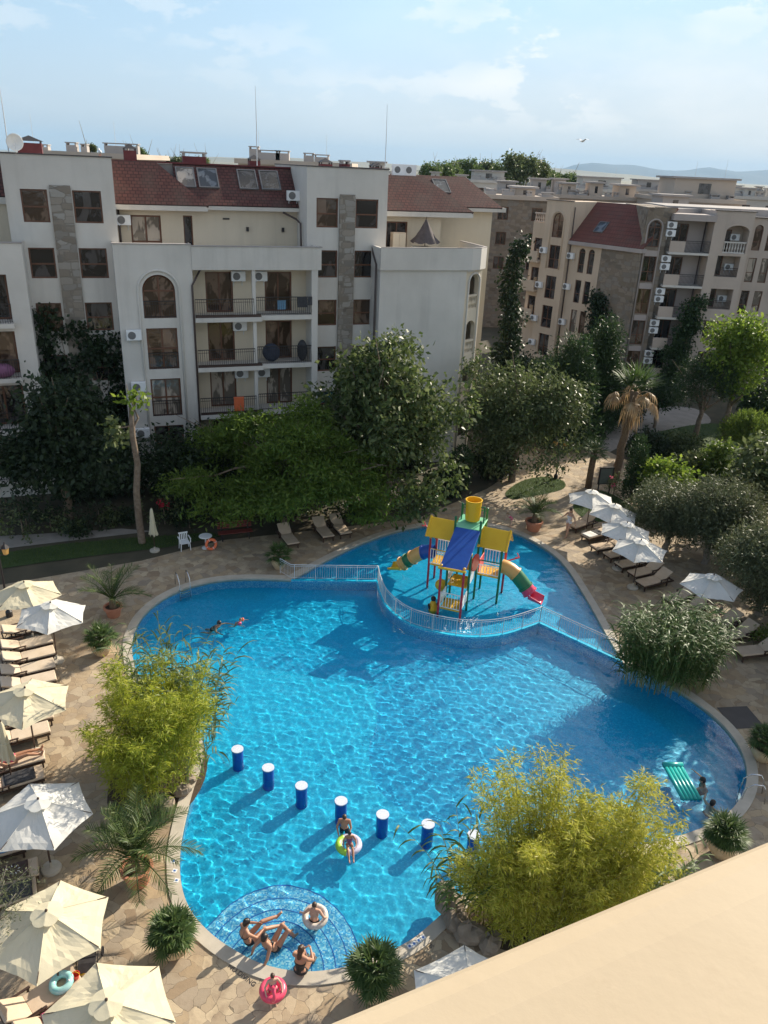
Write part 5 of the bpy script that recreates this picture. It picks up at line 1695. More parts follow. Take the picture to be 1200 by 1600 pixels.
# palms
b = G(960, 748)
r = empty('fan_palm', (b.x, b.y, 0), 0, 'tall palm with brown dead hanging leaves and a green top', 'palm')
MB().tube(wobble((0, 0, -.1), (0.35, 0, 6.0), 8, 0.08, random.Random(5)), [0.33, .28, .25, .24, .23, .22, .22, .24, .26], 10).build('trunk', M['palm_bark'], r, smooth=True)
fan_palm(r, (0.35, 0, 6.0), 18, 1.0, 1.15, 71, 'fan', (0.45, 1.5), 0.11, 0.2, ldroop=0.3)
fan_palm(r, (0.35, 0, 5.8), 12, 1.3, 1.15, 72, 'palm_dead', (-0.35, 0.45), 0.10, 1.2, 'dead_leaf', 2.6)
rgp = np.random.RandomState(4)
Pk = np.column_stack([0.35 + rgp.normal(0, .28, 220), rgp.normal(0, .28, 220), rgp.uniform(4.0, 5.9, 220)])
Dk = np.column_stack([rgp.normal(0, .25, 220), rgp.normal(0, .25, 220), -np.ones(220)]); Dk /= np.linalg.norm(Dk, axis=1, keepdims=True)
V, F = strap_leaves(Pk, Dk, rgp.uniform(.6, 1.2, 220), .07, .2, rgp, 3)
np_mesh('dead_skirt', V, F, LM['palm_dead'], r)
b = G(919, 762)
r = empty('fan_palm', (b.x, b.y, 0), 0, 'short fan palm with a dark trunk by the notice board', 'palm')
MB().tube([(0, 0, -.1), (0, 0, 1.2), (0.05, 0, 2.4)], [.22, .2, .2], 10).build('trunk', M['palm_bark'], r, smooth=True)
fan_palm(r, (0.05, 0, 2.4), 26, .62, .55, 73, 'fan', (-.35, 1.4), 0.05, 0.5)


def potted_feather(px_, py_, label, n, L, leaf, seed, kind='pot', rt=.42, h=.55, mt='terracotta', stem=0.25, **kw):
    b = G(px_, py_)
    r = empty('potted_palm', (b.x, b.y, 0), seed * 1.0, label, 'potted plant')
    pot(r, rt, rt * .72, h, mt) if kind == 'pot' else urn(r, rt, h, mt)
    MB().tube([(0, 0, h - .1), (0, 0, h + stem)], [.16, .12], 9).build('stem', M['palm_bark'], r)
    feather_palm(r, (0, 0, h + stem), n, L, leaf, seed, **kw)
    return r


def potted_fan(px_, py_, label, n, L, R_, seed, kind='urn', rt=.42, h=.55, mt='claypot', stem=0.18, **kw):
    b = G(px_, py_)
    r = empty('potted_palm', (b.x, b.y, 0), seed * 1.0, label, 'potted plant')
    pot(r, rt, rt * .72, h, mt) if kind == 'pot' else urn(r, rt, h, mt)
    MB().tube([(0, 0, h - .1), (0, 0, h + stem)], [.14, .12], 9).build('stem', M['palm_bark'], r)
    fan_palm(r, (0, 0, h + stem), n, L, R_, seed, **kw)
    return r


potted_feather(216, 1378, 'big date palm in a terracotta pot beside the left edge of the pool', 26, 1.75, .42, 81, droop=1.1, rt=.40, h=.6, el=(.35, 1.45), stem=.4)
potted_feather(178, 962, 'date palm in a red-brown plastic pot near the pool ladder', 14, 1.75, .40, 82, droop=.8, rt=.36, h=.5, el=(.45, 1.4), stem=.35)
potted_feather(833, 828, 'date palm in a terracotta pot behind the kids pool', 20, 1.5, .40, 83, droop=1.1, rt=.46, h=.6, el=(.4, 1.4), stem=.4)
potted_fan(160, 1022, 'small fan palm in a pale clay urn on the left terrace', 34, .45, .36, 84, rt=.40, h=.55)
potted_fan(272, 1488, 'bushy fan palm in a round clay bowl by the shallow steps', 60, .42, .34, 85, rt=.40, h=.42, stem=.3)
potted_fan(582, 1556, 'fan palm in a clay urn at the bottom of the pool, near the parapet', 54, .46, .36, 86, rt=.42, h=.6, stem=.3)
potted_fan(436, 888, 'dark fan palm in a pale urn by the pool rail', 30, .45, .36, 87, rt=.36, h=.55)
potted_fan(1124, 1335, 'fan palm in a clay urn beside the right-hand pool ladder', 54, .42, .36, 88, rt=.40, h=.55, stem=.25)
potted_fan(1190, 1186, 'fan palm in a clay urn cut by the right edge of the picture', 40, .42, .34, 89, rt=.42, h=.55, stem=.2)

# planting islands at the pool's edge
M['rock'] = mat('rock', (0.19, 0.15, 0.11), (0.31, 0.25, 0.19), 3, 0.9, 0.5, 10)


def rock(px_, py_, s, label, seed, z=0.0):
    rr = random.Random(seed)
    b = G(px_, py_)
    mb = MB(); mb.ellipsoid((0, 0, s * .3), (s * .62, s * .5, s * .42), 10, 7)
    mb.v = [tuple(Vector(p) * (1 + rr.uniform(-.13, .13))) for p in mb.v]
    o = mb.build('edging_rock', M['rock'], None, smooth=False, loc=(b.x, b.y, z))
    o.rotation_euler = (0, 0, rr.uniform(0, 6))
    return tag(o, label, 'rock', 'rocks edging the bamboo bed')


bL = G(243, 1228)
bR = G(862, 1458)
tag(sheet('planting_bed', [bL + Vector((math.cos(a) * 1.5, math.sin(a) * 2.3 + .4, 0)) for a in np.linspace(0, 6.28, 30)[:-1]], 0.012, M['soil']), kind='structure')
tag(sheet('planting_bed', [bR + Vector((math.cos(a) * 2.6 + .1, math.sin(a) * 1.1 + .35, 0)) for a in np.linspace(0, 6.28, 30)[:-1]], 0.012, M['soil']), kind='structure')
for i, (x, y, s) in enumerate(((700, 1420, .75), (712, 1445, .65), (735, 1466, .7), (765, 1480, .6), (695, 1398, .5), (1000, 1398, .6), (1020, 1385, .5), (262, 1262, .45), (285, 1240, .5), (296, 1222, .4))):
    rock(x, y, s, 'brown rock edging the bed of the %s bamboo' % ('golden' if 600 < x else 'left-hand'), 200 + i)
bamboo((bL.x, bL.y + .3, 0), 'bright yellow-green bamboo clump at the left edge of the pool', 90, 5.4, (1.15, 1.6), (.75, .6), 'bamboo', 91, .18, .027, 100, low=.12, plumes=16)
reeds((bL.x + .2, bL.y + 2.2, 0), 'tall pale green reeds standing behind the bamboo at the left of the pool', 70, 4.3, (1.3, 1.0), .9, 'reed', 92, .75, .065, 16)
reeds((bL.x + 1.15, bL.y + .9, 0), 'few long reeds leaning from the left-hand bamboo over the water', 9, 3.9, (.4, .9), 1.8, 'reed', 93, .6, .06, 14)
bamboo((bR.x, bR.y + .2, 0), 'big golden-green bamboo clump in front of the parapet', 140, 6.5, (1.9, .8), (.9, .6), 'bamboo_gold', 94, .16, .024, 120, low=.05, plumes=22)
reeds((bR.x + 2.35, bR.y + .55, 0), 'grey-green reeds at the right side of the golden bamboo', 24, 2.9, (.6, .5), .9, 'reed', 95, .6, .06, 13)
reeds((bR.x - 2.3, bR.y + .6, 0), 'dark green reeds leaning over the water left of the golden bamboo', 18, 3.0, (.5, .5), 1.1, 'reed_dark', 96, .6, .07, 12)
b = G(1036, 1066)
reeds((b.x, b.y + .1, 0), 'wide clump of arching green reeds at the right end of the pool rail', 270, 3.3, (1.75, 1.15), .55, 'reed_dark', 97, .8, .06, 16, 'reed_clump')
b = G(20, 1560)
tree('olive_tree', 'silvery olive branches in front of the two lowest umbrellas at the left edge', 'tree', (b.x - .7, b.y + .2, 0), [(0.3, 0.4, 2.9, .8, .8, .8), (.75, .7, 2.7, .55, .55, .5), (.2, .1, 2.2, .8, .7, .6), (.6, -.1, 2.0, .5, .5, .4)], 'olive', 150, 14, 0.14, 0.09, 0.017, 0.09, 0.45, 98, bark='bark_grey', droop=0.2, shell=.2)

# lawns and paths
def patch(name, pts, z, mt, n=6, sp=True):
    P = [G(*p) for p in pts]
    return tag(sheet(name, spline(P, n) if sp else P, z, M[mt]), kind='structure')


patch('path', [(-260, 905), (-260, 850), (0, 838), (190, 826), (240, 830), (100, 846), (0, 858)], 0.004, 'path', sp=False)
patch('lawn', [(-200, 915), (-200, 880), (20, 862), (100, 850), (190, 842), (250, 838), (330, 832), (345, 838), (262, 855), (150, 868), (60, 880), (0, 889)], 0.010, 'lawn', sp=False)
patch('lawn', [(790, 770), (815, 752), (850, 745), (880, 752), (878, 765), (830, 776), (800, 780)], 0.010, 'lawn')
patch('lawn', [(896, 795), (905, 776), (930, 766), (955, 772), (985, 790), (1010, 815), (975, 812), (925, 815)], 0.010, 'lawn')
patch('path', [(885, 700), (905, 655), (960, 640), (1075, 636), (1110, 660), (1040, 672), (985, 690), (940, 712), (915, 715)], -0.010, 'path')
patch('lawn', [(890, 672), (905, 660), (945, 676), (940, 690), (915, 690)], -0.004, 'lawn')
patch('lawn', [(1005, 685), (1040, 672), (1130, 662), (1300, 690), (1300, 730), (1180, 735), (1130, 720), (1050, 700)], -0.006, 'lawn')
patch('path', [(1125, 760), (1150, 738), (1300, 730), (1300, 800), (1190, 815), (1150, 800)], -0.002, 'paving')

# the dense garden between the terrace and the tan block
for i, (x, y, h, w, m_, lab) in enumerate(((1070, 760, 2.4, 3.0, 'mid', 'dense green shrub between the fig bush and the ivy-covered post'), (1140, 775, 2.2, 3.2, 'dark', 'dark dense shrub right of the ivy-covered post'),
        (1005, 720, 2.6, 2.6, 'dark', 'dark shrub behind the cypress and the tall palm'), (1060, 715, 1.8, 3.2, 'mid', 'low spreading shrub on the shaded lawn'), (1190, 770, 2.0, 2.6, 'shrub', 'light green shrub at the right edge beside the garden path'),
        (905, 690, 1.8, 2.6, 'dark', 'dark shrub at the foot of the pines by the walk'), (765, 745, 2.2, 3.0, 'dark', 'dark shrub under the loquat-like tree'), (690, 772, 1.6, 2.6, 'dark', 'dark shrub left of the clipped evergreen column'),
        (1180, 660, 3.2, 4.0, 'conifer', 'dark mass of evergreen at the foot of the tan block, right edge'), (975, 655, 2.2, 3.0, 'dark', 'dark shrub at the corner of the tan block behind the palm'),
        (868, 668, 6.4, 5.2, 'conifer', 'broad dark evergreen mass between the two soft pines'), (905, 655, 6.0, 4.6, 'conifer', 'broad dark evergreen mass at the foot of the stone flank'))):
    b = G(x, y)
    tree('garden_shrub', lab, 'shrub', (b.x, b.y, 0), ellip(vr, 11, w * .45, w * .4, h * .38, h * .5, w * .27), m_, 380 if w < 4 else 1000, 13, 0.2 if w < 4 else .3, 0.2 if w < 4 else .28, 0.11, 0.07, 0.35, 400 + i)

for i in range(13):
    x_ = -17.0 + i * 1.75
    P = awld(x_, -3.0 + vr.uniform(-.8, .5), 0)
    h = vr.uniform(1.6, 3.0)
    rr = empty('garden_shrub', P, 0, 'tall dark shrub right against the foot of the white block', 'shrub', 'tall shrubs against the white block')
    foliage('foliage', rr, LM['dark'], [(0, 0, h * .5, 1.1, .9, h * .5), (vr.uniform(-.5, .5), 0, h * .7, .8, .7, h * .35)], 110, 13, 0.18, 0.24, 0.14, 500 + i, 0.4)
    MB().tube([(0, 0, -.05), (0, 0, h * .6)], [.05, .02], 6).build('stem', M['bark'], rr)

# blades standing on the lawns
def blades(poly_px, n, seed):
    P = spline([G(*p) for p in poly_px], 5) if len(poly_px) < 11 else [G(*p) for p in poly_px]
    rg = np.random.RandomState(seed)
    x0, x1 = min(p.x for p in P), max(p.x for p in P); y0, y1 = min(p.y for p in P), max(p.y for p in P)
    X = rg.uniform(x0, x1, n * 3); Y = rg.uniform(y0, y1, n * 3)
    ok = inside(P, X, Y); X = X[ok][:n]; Y = Y[ok][:n]
    Q = np.column_stack([X, Y, np.full(len(X), .008)])
    D = rand_unit(rg, len(Q)) * .5 + np.array([0, 0, 1.0]); D /= np.linalg.norm(D, axis=1, keepdims=True)
    return strap_leaves(Q, D, rg.uniform(.06, .15, len(Q)), .016, .7, rg, 2)


LM['grass'] = leaf_mat('grass_blade', [(0.04, 0.08, 0.010), (0.07, 0.12, 0.016), (0.13, 0.17, 0.035)], 0.4)
V, F = merge([blades([(-200, 915), (-200, 880), (20, 862), (100, 850), (190, 842), (250, 838), (330, 832), (345, 838), (262, 855), (150, 868), (60, 880), (0, 889)], 14000, 1),
              blades([(790, 770), (815, 752), (850, 745), (880, 752), (878, 765), (830, 776), (800, 780)], 5000, 2),
              blades([(896, 795), (905, 776), (930, 766), (955, 772), (985, 790), (1010, 815), (975, 812), (925, 815)], 5000, 3),
              blades([(1005, 685), (1040, 672), (1130, 662), (1300, 690), (1300, 730), (1180, 735), (1130, 720), (1050, 700)], 12000, 4)])
tag(np_mesh('grass', V, F, LM['grass']), kind='stuff')
# ------------------------------------------------------------------ furniture kit
M['canvas'] = mat('umbrella_canvas_cream', (0.68, 0.61, 0.42), (0.74, 0.675, 0.49), 1.5, 0.85, 0.25, 9)
M['canvas_white'] = mat('umbrella_canvas_white', (0.70, 0.69, 0.64), (0.78, 0.77, 0.72), 1.5, 0.85, 0.25, 9)
for k_ in ('canvas', 'canvas_white'):
    mt_ = M[k_].node_tree
    b_ = mt_.nodes['Principled BSDF']; o_ = mt_.nodes['Material Output']
    tr_ = mt_.nodes.new('ShaderNodeBsdfTranslucent'); tr_.inputs[0].default_value = (0.62, 0.57, 0.44, 1)
    mx_ = mt_.nodes.new('ShaderNodeMixShader'); mx_.inputs[0].default_value = 0.22
    mt_.links.new(b_.outputs[0], mx_.inputs[1]); mt_.links.new(tr_.outputs[0], mx_.inputs[2]); mt_.links.new(mx_.outputs[0], o_.inputs[0])
M['dark_wood'] = mat('dark_wood', (0.045, 0.024, 0.016), (0.075, 0.042, 0.028), 5, 0.5)
M['cushion'] = mat('lounger_cushion', (0.50, 0.385, 0.275), (0.58, 0.455, 0.335), 2.5, 0.9, 0.2, 12)
M['cushion_pale'] = mat('lounger_cushion_pale', (0.56, 0.45, 0.33), (0.64, 0.53, 0.41), 2.5, 0.9, 0.2, 12)
M['concrete'] = mat('concrete', (0.42, 0.38, 0.31), (0.52, 0.47, 0.39), 5, 0.9, 0.2)
M['towel_dark'] = mat('towel_dark', (0.05, 0.028, 0.025), (0.10, 0.06, 0.05), 7, 0.95, 0.3)
M['towel_grey'] = mat('towel_charcoal', (0.03, 0.03, 0.035), (0.06, 0.06, 0.065), 7, 0.95, 0.3)
M['towel_pink'] = mat('towel_pink', (0.62, 0.10, 0.22), (0.72, 0.30, 0.38), 6, 0.95, 0.3)
M['towel_white'] = mat('towel_white', (0.66, 0.65, 0.63), (0.76, 0.75, 0.73), 6, 0.95, 0.3)
M['towel_blue'] = mat('towel_blue', (0.12, 0.26, 0.42), (0.20, 0.36, 0.52), 6, 0.95, 0.3)


def umbrella_proto(name, lab, canvas, Rr=1.4, zt=2.62, ze=2.12, base=True):
    r = empty(name, (0, 0, 0), 0, lab, 'umbrella')
    mb = MB(); nseg, nr_ = 8, 7
    rnd = random.Random(1)
    vs = []; fs = []
    n = 6 * nseg
    for i in range(nr_ + 1):
        t = i / nr_
        for j in range(n):
            a = 2 * math.pi * j / n
            q = (j % nseg) / nseg
            chord = math.cos(math.pi / 6) / math.cos((q - 0.5) * math.pi / 3)
            sag = math.sin(math.pi * q)
            rad = Rr * (0.10 + 0.90 * t) * chord * (1 - 0.035 * sag * t)
            z = zt - 0.05 - (zt - ze) * (t ** 1.12) - 0.075 * sag * math.sin(math.pi * min(1, t * 1.15)) + 0.02 * sag * t
            z += 0.008 * math.sin(19 * t + j * 1.7) * math.sin(math.pi * q) + 0.010 * math.sin(5 * t + 2.1 * j) * t * math.sin(math.pi * q)
            vs.append((rad * math.cos(a), rad * math.sin(a), z))
    for i in range(nr_):
        for j in range(n):
            fs.append((i * n + j, (i + 1) * n + j, (i + 1) * n + (j + 1) % n, i * n + (j + 1) % n))
    mb.add(vs, fs)
    cnp = mb.build('canopy', M[canvas], r)
    # hem and seams
    hm = MB()
    for k in range(6):
        a = math.pi / 3 * k
        pts = [(Rr * (0.10 + 0.9 * t) * math.cos(a), Rr * (0.10 + 0.9 * t) * math.sin(a), zt - 0.046 - (zt - ze) * (t ** 1.12)) for t in [i / 7 for i in range(8)]]
        hm.tube(pts, 0.008, 4)
    hm.build('seam', M[canvas], cnp)
    vm = MB(); vs = []; fs = []
    for i in range(3):
        for j in range(n):
            a = 2 * math.pi * j / n; q = (j % nseg) / nseg
            rad = (0.03 + 0.15 * i) * (1 + (0.10 * math.sin(math.pi * q) if i == 2 else 0))
            vs.append((rad * math.cos(a), rad * math.sin(a), zt + 0.05 - 0.04 * i - 0.012 * i * math.sin(math.pi * q)))
    for i in range(2):
        for j in range(n):
            fs.append((i * n + j, (i + 1) * n + j, (i + 1) * n + (j + 1) % n, i * n + (j + 1) % n))
    vm.add(vs, fs); vm.build('vent_cap', M[canvas], r)
    MB().lathe([(0.03, zt + 0.04), (0.035, zt + 0.08), (0.0, zt + 0.13)], 10).build('finial', M['dark_wood'], r)
    MB().tube([(0, 0, 0.05), (0, 0, zt)], 0.027, 10).build('pole', M['dark_wood'], r)
    for k in range(6):
        a = math.pi / 3 * k
        MB().bar((0.02 * math.cos(a), 0.02 * math.sin(a), zt - 0.08), (Rr * 0.97 * math.cos(a), Rr * 0.97 * math.sin(a), ze - 0.005), 0.011, 5).bar((0.03 * math.cos(a), 0.03 * math.sin(a), ze - 0.25), (Rr * 0.5 * math.cos(a), Rr * 0.5 * math.sin(a), (zt + ze) / 2 - 0.02), 0.009, 5).build('rib', M['dark_wood'], r)
    MB().lathe([(0.27, 0.0), (0.28, 0.03), (0.26, 0.09), (0.08, 0.12), (0.04, 0.13), (0.04, 0.3)], 20).build('base', M['concrete'], r)
    return r


up_c = umbrella_proto('patio_umbrella', 'x', 'canvas')
up_w = umbrella_proto('patio_umbrella', 'x', 'canvas_white', 1.36)
_ZT = 2.66
_um = [(up_c, 37, 911, 6, 'cream umbrella farthest back on the left terrace, next to the lamp post'),
       (up_w, 75, 943, -14, 'white umbrella overlapping the farthest cream umbrella on the left terrace'),
       (up_c, 38, 1077, -12, 'cream umbrella between the row of beige loungers and the folded umbrella'),
       (up_w, 60, 1246, 6, 'off-white umbrella with dappled shade, over the reading sunbather'),
       (up_c, 72, 1427, -18, 'cream umbrella with olive branches in front, above the pushchair'),
       (up_c, 163, 1563, 0, 'cream umbrella nearest the bottom edge, over the pink towel'),
       (up_w, 926, 766, 22, 'white umbrella farthest back in the right-hand row, by the lawn'),
       (up_w, 960, 788, 8, 'white umbrella second in the right-hand row, beside the dark cypress'),
       (up_w, 978, 816, 15, 'white umbrella third in the right-hand row, above the pale loungers'),
       (up_w, 1003, 843, 4, 'white umbrella with leaf shade, nearest of the overlapping right-hand four'),
       (up_w, 1116, 899, -8, 'white umbrella standing apart under the dark olive trees'),
       (up_w, 738, 1538, 30, 'white umbrella mostly hidden behind the parapet')]
_used = set()
for (pr, x, y, rz, lab) in _um:
    p = G(x, y, _ZT)
    o = pr if id(pr) not in _used else copy_tree(pr)
    _used.add(id(pr))
    o.location = (p.x, p.y, 0); o.rotation_euler = (R(RND.uniform(-1.5, 1.5)), R(RND.uniform(-1.5, 1.5)), R(rz))
    o['label'] = lab; o['group'] = 'open sun umbrellas round the pool'


def folded_umbrella(x, y, lab, h=2.4, canvas='canvas'):
    b = G(x, y)
    r = empty('folded_umbrella', (b.x, b.y, 0), 0.4, lab, 'umbrella')
    mb = MB(); n = 24; vs = []; fs = []
    prof = [(0.03, h), (0.07, h - 0.12), (0.10, h - 0.5), (0.12, h - 0.85), (0.16, h - 1.25), (0.19, h - 1.45)]
    for i, (rr, z) in enumerate(prof):
        for j in range(n):
            a = 2 * math.pi * j / n
            rad = rr * (1 + 0.32 * (i / 5) * math.cos(6 * a + 0.3 * i))
            vs.append((rad * math.cos(a), rad * math.sin(a), z + (0.08 * math.cos(6 * a) if i == 5 else 0)))
    for i in range(len(prof) - 1):
        for j in range(n): fs.append((i * n + j, (i + 1) * n + j, (i + 1) * n + (j + 1) % n, i * n + (j + 1) % n))
    mb.add(vs, fs); mb.build('canopy', M[canvas], r, smooth=True)
    MB().tube([(0, 0, 0.05), (0, 0, h + 0.06)], 0.025, 8).build('pole', M['dark_wood'], r)
    MB().lathe([(0.25, 0), (0.25, 0.08), (0.05, 0.11), (0.04, 0.25)], 18).build('base', M['concrete'], r)
    MB().torus((0, 0, h - 0.8), 0.135, 0.02, 18, 6).build('tie', M[canvas], r)
    return r


folded_umbrella(242, 861, 'folded cream umbrella standing on the lawn beside the white plastic chair')
folded_umbrella(20, 1226, 'folded yellowish umbrella over the sunbather in pink', 2.5)


def lounger_proto(ang, pale=False):
    """foot at the origin, head towards +x; backrest raised by ang degrees"""
    r = empty('sun_lounger', (0, 0, 0), 0, 'x', 'sun lounger')
    cm = M['cushion_pale' if pale else 'cushion']
    w = 0.66; sl = 1.22; bl_ = 0.70; h = 0.30
    fr = MB()
    for s in (-1, 1): fr.box(0.02, 1.92, s * w / 2 - 0.025, s * w / 2 + 0.025, h - 0.07, h)
    fr.box(0.02, 0.07, -w / 2 + 0.025, w / 2 - 0.025, h - 0.068, h - 0.004); fr.box(1.87, 1.92, -w / 2 + 0.025, w / 2 - 0.025, h - 0.068, h - 0.004)
    for i in range(9):
        x = 0.12 + i * 0.13
        fr.box(x, x + 0.09, -w / 2 + 0.025, w / 2 - 0.025, h - 0.03, h - 0.008)
    fr.build('frame', M['dark_wood'], r)
    for x in (0.1, 1.55):
        for s in (-1, 1):
            MB().box(x - 0.03, x + 0.03, s * (w / 2 - 0.055) - 0.028, s * (w / 2 - 0.055) + 0.028, 0, h - 0.071).build('leg', M['dark_wood'], r)
    for s in (-1, 1):
        MB().box(1.0, 1.5, s * (w / 2 + 0.03) - 0.03, s * (w / 2 + 0.03) + 0.03, h + 0.16, h + 0.19).box(1.42, 1.47, s * (w / 2 + 0.03) - 0.022, s * (w / 2 + 0.03) + 0.022, h - 0.05, h + 0.158).box(1.03, 1.08, s * (w / 2 + 0.03) - 0.022, s * (w / 2 + 0.03) + 0.022, h - 0.05, h + 0.158).build('armrest', M['dark_wood'], r)
    MB().box(0.0, sl, -w / 2, w / 2, h + 0.004, h + 0.085).build('seat_cushion', cm, r, bevel=0.03)
    c, s_ = math.cos(R(ang)), math.sin(R(ang))
    T_ = Matrix.Translation((sl + 0.02, 0, h + 0.02)) @ Matrix.Rotation(-R(ang), 4, 'Y')
    mb = MB().box(0.0, bl_, -w / 2, w / 2, 0, 0.085); mb.v = [tuple(T_ @ Vector(p)) for p in mb.v]
    bc = mb.build('back_cushion', cm, r, bevel=0.03)
    mb = MB().box(0.0, bl_ - 0.02, -w / 2 + 0.04, w / 2 - 0.04, -0.045, -0.006); mb.v = [tuple(T_ @ Vector(p)) for p in mb.v]
    mb.build('back_frame', M['dark_wood'], r)
    if ang > 10:
        e = T_ @ Vector((bl_ * .7, 0, -0.04))
        MB().bar((e.x, -.2, e.z), (sl + .62, -.2, h - .02), .015).bar((e.x, .2, e.z), (sl + .62, .2, h - .02), .015).build('strut', M['dark_wood'], r)
    return r


lp = {0: lounger_proto(22, True), 1: lounger_proto(36), 2: lounger_proto(4)}
_lu = set()
LOUNGERS = {}


def lounger(kind, foot, head, lab, group='wooden sun loungers round the pool'):
    a = G(foot[0], foot[1], 0.36); b = G(head[0], head[1], 0.5)
    pr = lp[kind]
    o = pr if kind not in _lu else copy_tree(pr)
    _lu.add(kind)
    o.location = (a.x, a.y, 0)
    o.rotation_euler = (0, 0, math.atan2(b.y - a.y, b.x - a.x))
    o['label'] = lab; o['group'] = group
    return o


lounger(0, (80, 972), (20, 982), 'beige lounger under the white umbrella on the left terrace')
lounger(0, (81, 996), (10, 1008), 'beige lounger in the left row, first in front of the white umbrella')
lounger(0, (85, 1014), (15, 1026), 'beige lounger in the left row, second in front of the white umbrella')
lounger(0, (85, 1034), (15, 1046), 'beige lounger in the left row, third in front of the white umbrella')
lounger(0, (87, 1054), (15, 1066), 'beige lounger in the left row, half under the middle cream umbrella')
lounger(1, (83, 1112), (5, 1124), 'beige lounger mostly hidden below the middle cream umbrella')
lounger(0, (77, 1134), (0, 1150), 'beige lounger beside the pole of the middle cream umbrella')
LOUNGERS['pink'] = lounger(0, (69, 1176), (-8, 1192), 'lounger carrying the sunbather in pink')
LOUNGERS['dark'] = lounger(2, (68, 1204), (-10, 1222), 'lounger with a dark towel, behind the folded yellowish umbrella')
LOUNGERS['read'] = lounger(1, (40, 1312), (-40, 1330), 'lounger with a blue towel and the reading sunbather')
LOUNGERS['brown'] = lounger(2, (60, 1352), (-25, 1372), 'lounger covered by a brown towel with a white flower print')
LOUNGERS['grey'] = lounger(2, (57, 1384), (-28, 1404), 'lounger covered by a charcoal towel at the left edge')
LOUNGERS['ring'] = lounger(1, (122, 1520), (25, 1578), 'beige lounger carrying the turquoise swim ring')
LOUNGERS['ptow'] = lounger(1, (150, 1548), (62, 1604), 'beige lounger with a pink towel at the bottom edge')
lounger(1, (893, 822), (931, 806), 'lounger nearest the walking woman, under the farthest white umbrella')
LOUNGERS['strip'] = lounger(2, (914, 838), (953, 824), 'lounger with a white and dark towel in the right-hand row')
lounger(2, (928, 855), (970, 844), 'flat lounger in the right-hand row, just in front of the towel-covered one')
lounger(2, (948, 867), (990, 855), 'flat lounger in the right-hand row, under the third umbrella edge')
lounger(2, (966, 882), (1010, 870), 'flat lounger in the right-hand row, under the fourth white umbrella')
lounger(1, (987, 896), (1036, 881), 'lounger with raised back in the right-hand row, beside the umbrella pole')
lounger(1, (1000, 911), (1050, 895), 'lounger with raised back, nearest of the right-hand row by the umbrella base')
lounger(1, (1041, 936), (1085, 921), 'lounger behind the reeds, left of the single white umbrella')
lounger(1, (1058, 956), (1103, 938), 'lounger behind the reeds, nearer the pool than its neighbour')
lounger(1, (1105, 977), (1152, 962), 'lounger to the right of the reeds, second from the right edge')
lounger(1, (1128, 994), (1180, 978), 'lounger to the right of the reeds, with a raised back, near the right edge')
lounger(1, (1153, 1018), (1206, 1008), 'lounger cut by the right edge of the picture')
lounger(1, (459, 849), (440, 822), 'lit beige lounger at the edge of the feathery tree shade')
lounger(1, (514, 838), (497, 815), 'shaded lounger under the feathery tree, left of the last one')
lounger(1, (541, 833), (524, 811), 'shaded lounger under the feathery tree, next to the kids pool kerb')


def towel(par, x0, x1, m_, label, group=None, w=0.58, name='towel', flower=False, z=None, folds=0.012):
    """thin cloth lying on a lounger's cushions (its own thing)"""
    nx, ny = 14, 8
    vs = []; fs = []
    for i in range(nx + 1):
        for j in range(ny + 1):
            x = x0 + (x1 - x0) * i / nx; y = -w / 2 + w * j / ny
            vs.append((x, y, 0.398 + folds * math.sin(3 * x * 4 + j) * math.sin(j * 1.3 + i) + folds))
    for i in range(nx):
        for j in range(ny): fs.append((i * (ny + 1) + j, (i + 1) * (ny + 1) + j, (i + 1) * (ny + 1) + j + 1, i * (ny + 1) + j + 1))
    mb = MB(); mb.add(vs, fs)
    o = mb.build(name, M[m_], None, smooth=True, solid=0.016)
    o.location = par.location; o.rotation_euler = par.rotation_euler
    if flower:
        fl = MB()
        for k in range(9):
            a = k * 0.7; q = 0.05 + 0.02 * k
            fl.ellipsoid((0.62 + q * math.cos(a), q * math.sin(a), 0.432), (0.035, 0.014, 0.003), 8, 4, Matrix.Rotation(a, 3, 'Z'))
        fl.build('flower_print', M['towel_white'], o)
    return tag(o, label, 'towel', group)


towel(LOUNGERS['dark'], 0.25, 1.15, 'towel_grey', 'dark towel on the lounger behind the folded umbrella')
towel(LOUNGERS['read'], 0.05, 1.18, 'towel_blue', 'blue towel under the reading sunbather')
towel(LOUNGERS['brown'], 0.25, 1.2, 'towel_dark', 'dark brown towel with a white flower print', flower=True)
towel(LOUNGERS['grey'], 0.1, 1.2, 'towel_grey', 'charcoal towel on the lounger at the left edge')
towel(LOUNGERS['ptow'], 0.35, 1.2, 'towel_pink', 'crumpled pink towel under the nearest cream umbrella', folds=0.03)
towel(LOUNGERS['strip'], 0.05, 0.7, 'towel_white', 'white towel on the right-hand lounger near the walking woman')
towel(LOUNGERS['strip'], 0.72, 1.2, 'towel_grey', 'dark towel next to the white one in the right-hand row')

